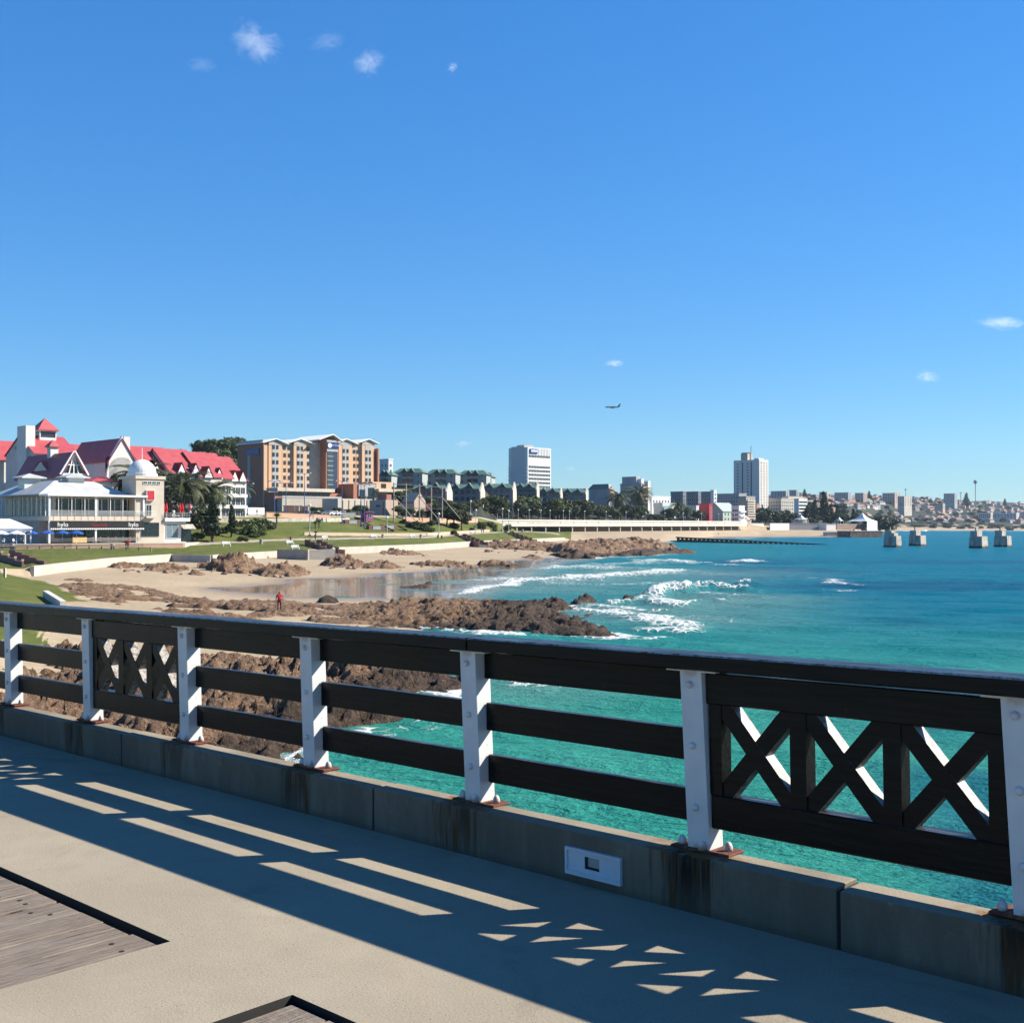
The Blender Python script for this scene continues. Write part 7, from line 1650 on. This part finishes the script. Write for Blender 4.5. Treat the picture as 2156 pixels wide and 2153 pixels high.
# ================================================================== PEOPLE
def person_mesh(pose, key, shirt, pants, skin, hair, shorts=False, sleeve=False):
    """one continuous skinned body, coloured by region; about 1.74 m tall"""
    J = dict(pel=(0,0,.95), wai=(0,.0,1.08), che=(0,.01,1.32), nec=(0,0,1.50), hed=(0,-.015,1.60), top=(0,-.01,1.71), ls=(-.17,0,1.43), rs=(.17,0,1.43), lh=(-.09,0,.92), rh=(.09,0,.92))
    if pose == 'stand': J.update(lk=(-.10,-.02,.50), rk=(.12,.0,.50), la=(-.11,.03,.08), ra=(.15,.02,.08), lt=(-.12,-.13,.04), rt=(.19,-.13,.04), le=(-.24,.03,1.17), re=(.25,.05,1.18), lw=(-.27,-.06,.94), rw=(.24,-.10,.97))
    elif pose == 'walk': J.update(lk=(-.09,-.17,.53), rk=(.09,.07,.50), la=(-.09,-.28,.10), ra=(.09,.34,.14), lt=(-.09,-.43,.08), rt=(.09,.24,.05), le=(-.23,.12,1.18), re=(.23,-.10,1.18), lw=(-.25,.10,.95), rw=(.24,-.26,1.00))
    elif pose == 'hips': J.update(lk=(-.11,-.02,.50), rk=(.12,.0,.50), la=(-.13,.03,.08), ra=(.15,.02,.08), lt=(-.14,-.13,.04), rt=(.19,-.13,.04), le=(-.26,.03,1.17), re=(.36,.06,1.24), lw=(-.27,-.06,.95), rw=(.19,-.10,1.12))
    elif pose == 'sit':
        for k in ('pel','wai','che','nec','hed','top','ls','rs','lh','rh'): J[k] = (J[k][0], J[k][1], J[k][2]-.43)
        J.update(lk=(-.12,-.45,.52), rk=(.12,-.45,.52), la=(-.12,-.46,.08), ra=(.12,-.46,.08), lt=(-.12,-.60,.04), rt=(.12,-.60,.04), le=(-.22,-.08,.78), re=(.22,-.08,.78), lw=(-.15,-.30,.62), rw=(.15,-.30,.62))
    rad = dict(pel=(.15,.11), wai=(.135,.10), che=(.165,.115), nec=(.058,.058), hed=(.082,.098), top=(.06,.07), ls=(.07,.07), rs=(.07,.07), lh=(.09,.09), rh=(.09,.09), lk=(.062,.062), rk=(.062,.062), la=(.042,.042), ra=(.042,.042), lt=(.035,.03), rt=(.035,.03), le=(.042,.042), re=(.042,.042), lw=(.030,.030), rw=(.030,.030))
    E_ = [('pel','wai'),('wai','che'),('che','nec'),('nec','hed'),('hed','top'),('che','ls'),('che','rs'),('ls','le'),('rs','re'),('le','lw'),('re','rw'),('pel','lh'),('pel','rh'),('lh','lk'),('rh','rk'),('lk','la'),('rk','ra'),('la','lt'),('ra','rt')]
    ks = list(J)
    for s_ in 'lr':                                    # palm, thumb and four fingers
        w = Vector(J[s_+'w']); e = Vector(J[s_+'e']); d_ = (w-e).normalized(); out = Vector((-1 if s_ == 'l' else 1, 0, 0)); fwd = Vector((0, -1, 0)); J[s_+'p'] = tuple(w+d_*.07); rad[s_+'p'] = (.026, .034); E_.append((s_+'w', s_+'p'))
        for k in range(4):
            b0 = w+d_*.10+fwd*(.024-.016*k); b1 = b0+d_*(.075-.008*abs(k-1)); J[s_+'f%d' % k] = tuple(b0); J[s_+'g%d' % k] = tuple(b1-out*.018); rad[s_+'f%d' % k] = rad[s_+'g%d' % k] = (.0085, .0085); E_ += [(s_+'p', s_+'f%d' % k), (s_+'f%d' % k, s_+'g%d' % k)]
        J[s_+'th'] = tuple(w+d_*.085+fwd*.055); rad[s_+'th'] = (.010, .010); E_.append((s_+'p', s_+'th'))
    ks = list(J); me = bpy.data.meshes.new('person'); me.from_pydata([J[k] for k in ks], [(ks.index(a), ks.index(c)) for a, c in E_], [])
    o = bpy.data.objects.new('person', me); COL.objects.link(o); md = o.modifiers.new('Skin', 'SKIN'); md.use_smooth_shade = True
    sv = me.skin_vertices[0].data
    for i, k in enumerate(ks): sv[i].radius = rad[k]; sv[i].use_root = (k == 'pel')
    ss = o.modifiers.new('Sub', 'SUBSURF'); ss.levels = 1; ss.render_levels = 1
    dg = bpy.context.evaluated_depsgraph_get(); dg.update(); me2 = bpy.data.meshes.new_from_object(o.evaluated_get(dg)); bpy.data.objects.remove(o); me2.name = 'body'
    me2.materials.clear()
    for m_ in (skin, shirt, pants, hair): me2.materials.append(m_)
    dz = -.43 if pose == 'sit' else 0; hem = .52 if shorts else .10
    for p in me2.polygons:
        c = p.center; z = c.z-dz; ax = abs(c.x)
        if z > 1.54: mi = 3 if (z > 1.645 or (c.y > .02 and z > 1.56)) else 0
        elif z > 1.50: mi = 0
        elif z > .98 and ax < .215: mi = 1
        elif z > (.98 if sleeve else 1.24) and ax >= .215: mi = 1
        elif ax >= .215 or (pose == 'sit' and c.z > .56 and c.y < -.2): mi = 0
        else: mi = 2 if c.z > (hem if pose != 'sit' else .12) else 0
        p.material_index = mi; p.use_smooth = True
    return me2
SK = dict(dark=M('dark_skin', (.085, .042, .026), .6, .05), mid=M('tan_skin', (.32, .18, .12), .6, .05), light=M('light_skin', (.50, .32, .24), .6, .05))
HAIR = M('black_hair', (.012, .010, .009), .7, .1); CL = {k: M(k+'_cloth', c, .85, .1, 8) for k, c in dict(red=(.46, .02, .03), crimson=(.13, .008, .022), navy=(.02, .025, .07), blue=(.03, .14, .42), white=(.72, .72, .70), black=(.02, .02, .022), grey=(.2, .2, .2), sky=(.22, .42, .60)).items()}
pcache = {}
def person(label, loc, rz, pose, shirt, pants, skin='mid', shorts=False, sleeve=False, sc_=1.0, group=None):
    key = (pose, shirt, pants, skin, shorts, sleeve)
    if key not in pcache: pcache[key] = person_mesh(pose, key, CL[shirt], CL[pants], SK[skin], HAIR, shorts, sleeve)
    o = link('person', pcache[key], None, loc, rz, scale=sc_); return tag(o, label, 'person', group)
v = gp(588, 1286, .95); zz_ = 0
dg = bpy.context.evaluated_depsgraph_get(); hit = sc.ray_cast(dg, Vector((v.x, v.y, 6)), Vector((0, 0, -1)))
person('person in red top and dark red shorts standing on the low sand rocks', (v.x, v.y, hit[1].z-.02 if hit[0] else v.z), R(25), 'hips', 'red', 'crimson', 'dark', True)
person('person in red jacket standing before the restaurant terrace', on(270, 212), R(10), 'stand', 'red', 'black', 'mid', False, True); person('second person in red beside the one before the terrace', on(266, 213), R(-15), 'stand', 'red', 'navy', 'light', False, True)
person('person in red shirt standing behind a lawn bench', on(612, 266), R(0), 'stand', 'red', 'grey', 'mid'); person('person in blue on the path right of the lawn bench', on(664, 286), R(20), 'walk', 'blue', 'black', 'mid', False, True)
person('left of the two walkers in blue on the far path', on(1014, 402), R(30), 'walk', 'blue', 'navy', 'mid', False, True); person('right of the two walkers in blue on the far path', on(1018, 403), R(-10), 'walk', 'sky', 'navy', 'light')
person('person in black walking at the end of the lawn path', on(1084, 450), R(60), 'walk', 'black', 'navy', 'light', False, True)
person('left one of the pair seated by the thin grey pole', on(922, 339), R(0), 'sit', 'black', 'crimson', 'mid', False, True); person('right one of the pair seated by the thin grey pole', on(930, 340), R(15), 'sit', 'crimson', 'black', 'mid', False, True)
person('person walking at the water edge of the far beach', on(1513, 775), R(80), 'walk', 'black', 'black', 'dark', False, True); person('person standing higher on the far beach sand', on(1525, 800), R(0), 'stand', 'grey', 'black', 'mid')
person('person in white on the roof terrace by the red parasols', w_of(RST, rx0+2.4, .7, zf-.25), R(45), 'stand', 'white', 'white', 'mid'); person('person in light blue at the roof terrace railing', w_of(RST, rx0+6.0, .5, zf-.25), R(45), 'stand', 'sky', 'navy', 'light'); person('person in grey at the end of the roof terrace', w_of(RST, rx0+7.2, .5, zf-.25), R(30), 'stand', 'grey', 'navy', 'light')
person('person in blue crossing below the timber frame', on(889, 384), R(70), 'walk', 'navy', 'black', 'mid', False, True); person('person in black beside the white garden wall', on(541, 338), R(0), 'stand', 'black', 'black', 'dark', False, True)
for k, (px_, Y_, c) in enumerate(((8, 209, 'white'), (18, 210, 'grey'), (28, 208.5, 'white'), (44, 212, 'navy'))): person(['guest in white under the leftmost white parasol', 'guest in grey between the white parasols', 'guest in white beside the dark bin', 'guest in dark blue left of the blue parasols'][k], (X_at(px_, Y_), Y_, 4.58), R(30*k), 'sit', c, 'navy', 'light')

# ================================================================== AIRLINER
ac = at(1290, 857, 2750); pl = tag(empty('airliner', ac, R(172)), 'airliner descending over the bay with wheels down', 'aeroplane'); pl.rotation_euler = (0, R(-2.5), R(172))
MT_PLANE = M('airliner_paint', (.42, .44, .48), .4, .05); MT_PGREEN = M('airliner_dark_paint', (.06, .10, .13), .4, .05)
f_ = MB().tube([(17.5,0,-.3), (16.6,0,-.15), (14.5,0,.1), (11,0,.2), (-6,0,.2), (-12,0,.6), (-16.5,0,1.3)], [.15, .95, 1.75, 1.95, 1.95, 1.25, .3], 16); link('fuselage', f_.mesh('fuselage', MT_PLANE, True), pl)
for s_ in (-1, 1):
    link('wing', MB().add([(4,s_*1.6,-.9),(-2.5,s_*1.6,-.9),(-5,s_*16.5,.9),(-3.4,s_*16.5,.9),(4,s_*1.6,-1.4),(-2.5,s_*1.6,-1.2),(-5,s_*16.5,.75),(-3.4,s_*16.5,.75)], [(0,1,2,3),(7,6,5,4),(0,4,5,1),(1,5,6,2),(2,6,7,3),(3,7,4,0)]).mesh('wing', MT_PGREEN), pl)
    en = MB().tube([(4.6,s_*5,-1.9),(3.6,s_*5,-1.9),(.6,s_*5,-1.8)], [.95, 1.05, .6], 12); link('engine', en.mesh('engine', MT_PGREEN), pl)
    link('tailplane', MB().add([(-12.8,s_*.6,1.0),(-15.6,s_*.6,1.0),(-17.4,s_*6.2,1.6),(-16.2,s_*6.2,1.6),(-12.8,s_*.6,.8),(-15.6,s_*.6,.8),(-17.4,s_*6.2,1.5),(-16.2,s_*6.2,1.5)], [(0,1,2,3),(7,6,5,4),(0,4,5,1),(1,5,6,2),(2,6,7,3),(3,7,4,0)]).mesh('tailplane', MT_PGREEN), pl)
    link('main_gear', MB().tube([(-1.2,s_*2.6,-1), (-1.2,s_*2.6,-3.3)], .28, 6).cbox(-1.2, s_*2.6, -3.4, 1.1, .8, 1.1).mesh('main_gear', MT_BLACKC), pl)
link('tail_fin', MB().add([(-10.5,.12,1.8),(-15.8,.12,1.8),(-18.4,.08,8.8),(-16.4,.08,8.8),(-10.5,-.12,1.8),(-15.8,-.12,1.8),(-18.4,-.08,8.8),(-16.4,-.08,8.8)], [(0,1,2,3),(7,6,5,4),(0,4,5,1),(1,5,6,2),(2,6,7,3),(3,7,4,0)]).mesh('tail_fin', MT_PGREEN), pl)
link('nose_gear', MB().tube([(13,0,-1), (13,0,-3)], .2, 6).cbox(13, 0, -3.1, .8, .5, .8).mesh('nose_gear', MT_BLACKC), pl)
link('cockpit_window', MB().box(15.0, 15.7, -.9, .9, .75, 1.25).mesh('cockpit_window', MT_DKGL), pl)

# ================================================================== CLOUDS
def cloud(label, px, py, Y, wpx, hpx, dens, seed, nscale=1.6, tilt=0.0, thr=.46):
    c = at(px, py, Y); sx = wpx/F*Y/2; sz = hpx/F*Y/2; sy = (sx+sz)/2
    t = NT('cloud_%d' % seed); t.t.nodes.remove(t.p); v = t.tc.outputs['Object']
    vp = t.n('ShaderNodeVolumePrincipled'); vp.inputs['Color'].default_value = (.96, .97, 1, 1); vp.inputs['Anisotropy'].default_value = .35
    ln = t.n('ShaderNodeVectorMath', operation='LENGTH'); t.l(v, ln.inputs[0])
    n = t.noise(t.mapping(v, (1.2, 1.2, 1.0), (0, 0, 0), (seed*3.7, seed*1.3, seed)), nscale*.95, 10, .70, 1.6)
    f = t.mr(t.math('SUBTRACT', n, t.math('MULTIPLY', t.mr(ln.outputs['Value'], .10, 1.0), .30)), thr-.16, thr+.16)
    t.l(t.math('MULTIPLY', f, dens*.62/sy), vp.inputs['Density']); t.l(vp.outputs[0], t.out.inputs['Volume'])
    b = MB(); 
    bm = bmesh.new(); bmesh.ops.create_icosphere(bm, subdivisions=2, radius=1.0); me = bpy.data.meshes.new('cloud'); bm.to_mesh(me); bm.free(); me.materials.append(t.m)
    o = link('cloud', me, None, c); o.scale = (sx, sy, sz); o.rotation_euler = (0, R(tilt), 0); tag(o, label, 'cloud', 'small wisps of cloud')
cloud('largest ragged cloud puff, high at upper left', 535, 92, 3000, 170, 110, 1.3, 1, 1.5, 8)
cloud('faint wisp trailing below left of the largest cloud', 425, 138, 3000, 110, 50, .35, 2, 1.4)
cloud('torn cloud puff right of the largest one', 775, 132, 3000, 120, 80, 1.0, 3, 1.6, -20)
cloud('faint double wisp between the two upper clouds', 690, 88, 3000, 130, 60, .35, 4, 1.8, -10)
cloud('tiny cloud speck right of the upper clouds', 952, 142, 3000, 36, 32, .9, 5, 1.3)
cloud('small white cloud above the airliner', 1293, 765, 8000, 64, 26, 1.6, 6, 1.2)
cloud('flat white cloud cut by the right edge', 2108, 680, 8000, 160, 40, 1.3, 7, 1.5, 4)
cloud('slanting small cloud below the right-edge cloud', 1953, 793, 8000, 84, 40, 1.1, 8, 1.5, 10)
cloud('faint flat cloud left of the white slab hotel', 975, 934, 12000, 62, 22, .8, 9, 1.3, -6)
cloud('faintest low cloud right of the white slab hotel', 1202, 986, 12000, 40, 16, .6, 10, 1.2)

# ================================================================== HAZE
t = NT('sea_air'); t.t.nodes.remove(t.p)
vp = t.n('ShaderNodeVolumePrincipled'); vp.inputs['Color'].default_value = (.70, .86, 1.0, 1); vp.inputs['Density'].default_value = 0.000035; vp.inputs['Anisotropy'].default_value = .2
t.l(vp.outputs[0], t.out.inputs['Volume'])
tag(MB().box(-4800, 4800, -60, 7300, -4.6, 128).build('haze', t.m), 'thin sea haze over the bay', None, None, 'stuff')

# ================================================================== LOOSE STONES ON THE BEACH
random.seed(5)
def stone_mesh(seed):
    bm = bmesh.new(); bmesh.ops.create_icosphere(bm, subdivisions=2, radius=.5); g = random.Random(seed); ax = [Vector((g.gauss(0, 1), g.gauss(0, 1), g.gauss(0, 1))).normalized() for _ in range(9)]
    for v in bm.verts:
        for a in ax:
            dd = v.co.dot(a)
            if dd > .33: v.co -= a*(dd-.33)*.85
        v.co.z *= .62
    me = bpy.data.meshes.new('beach_stone'); bm.to_mesh(me); bm.free(); me.materials.append(MT_STN); return me
MT_STN = M('loose_beach_stone', (.27, .175, .115), .9, .35, 2.5, bump=.6, rand=.3)
SM = [stone_mesh(i) for i in range(6)]
zones = [(436, 660, 172, 196, 26), (690, 860, 198, 214, 16), (870, 1010, 212, 226, 12), (235, 420, 165, 186, 22), (1020, 1180, 300, 380, 26), (150, 560, 112, 124, 18), (800, 900, 258, 284, 10)]
for (p0, p1, Y0_, Y1_, n) in zones:
    for k in range(n):
        px_, Y_ = random.uniform(p0, p1), random.uniform(Y0_, Y1_); v = on(px_, Y_); s_ = random.uniform(.35, 1.1)*(1.6 if Y0_ > 290 else 1)
        o = link('beach_stone', random.choice(SM), None, (v.x, v.y, v.z+s_*.08), rot=(random.uniform(-.3, .3), random.uniform(-.3, .3), random.uniform(0, 6.3)), scale=(s_*random.uniform(.8, 1.5), s_, s_*random.uniform(.7, 1.2)))
        tag(o, 'loose brown stone lying on the sand near the beach outcrops', 'stone', 'loose stones on the beach')
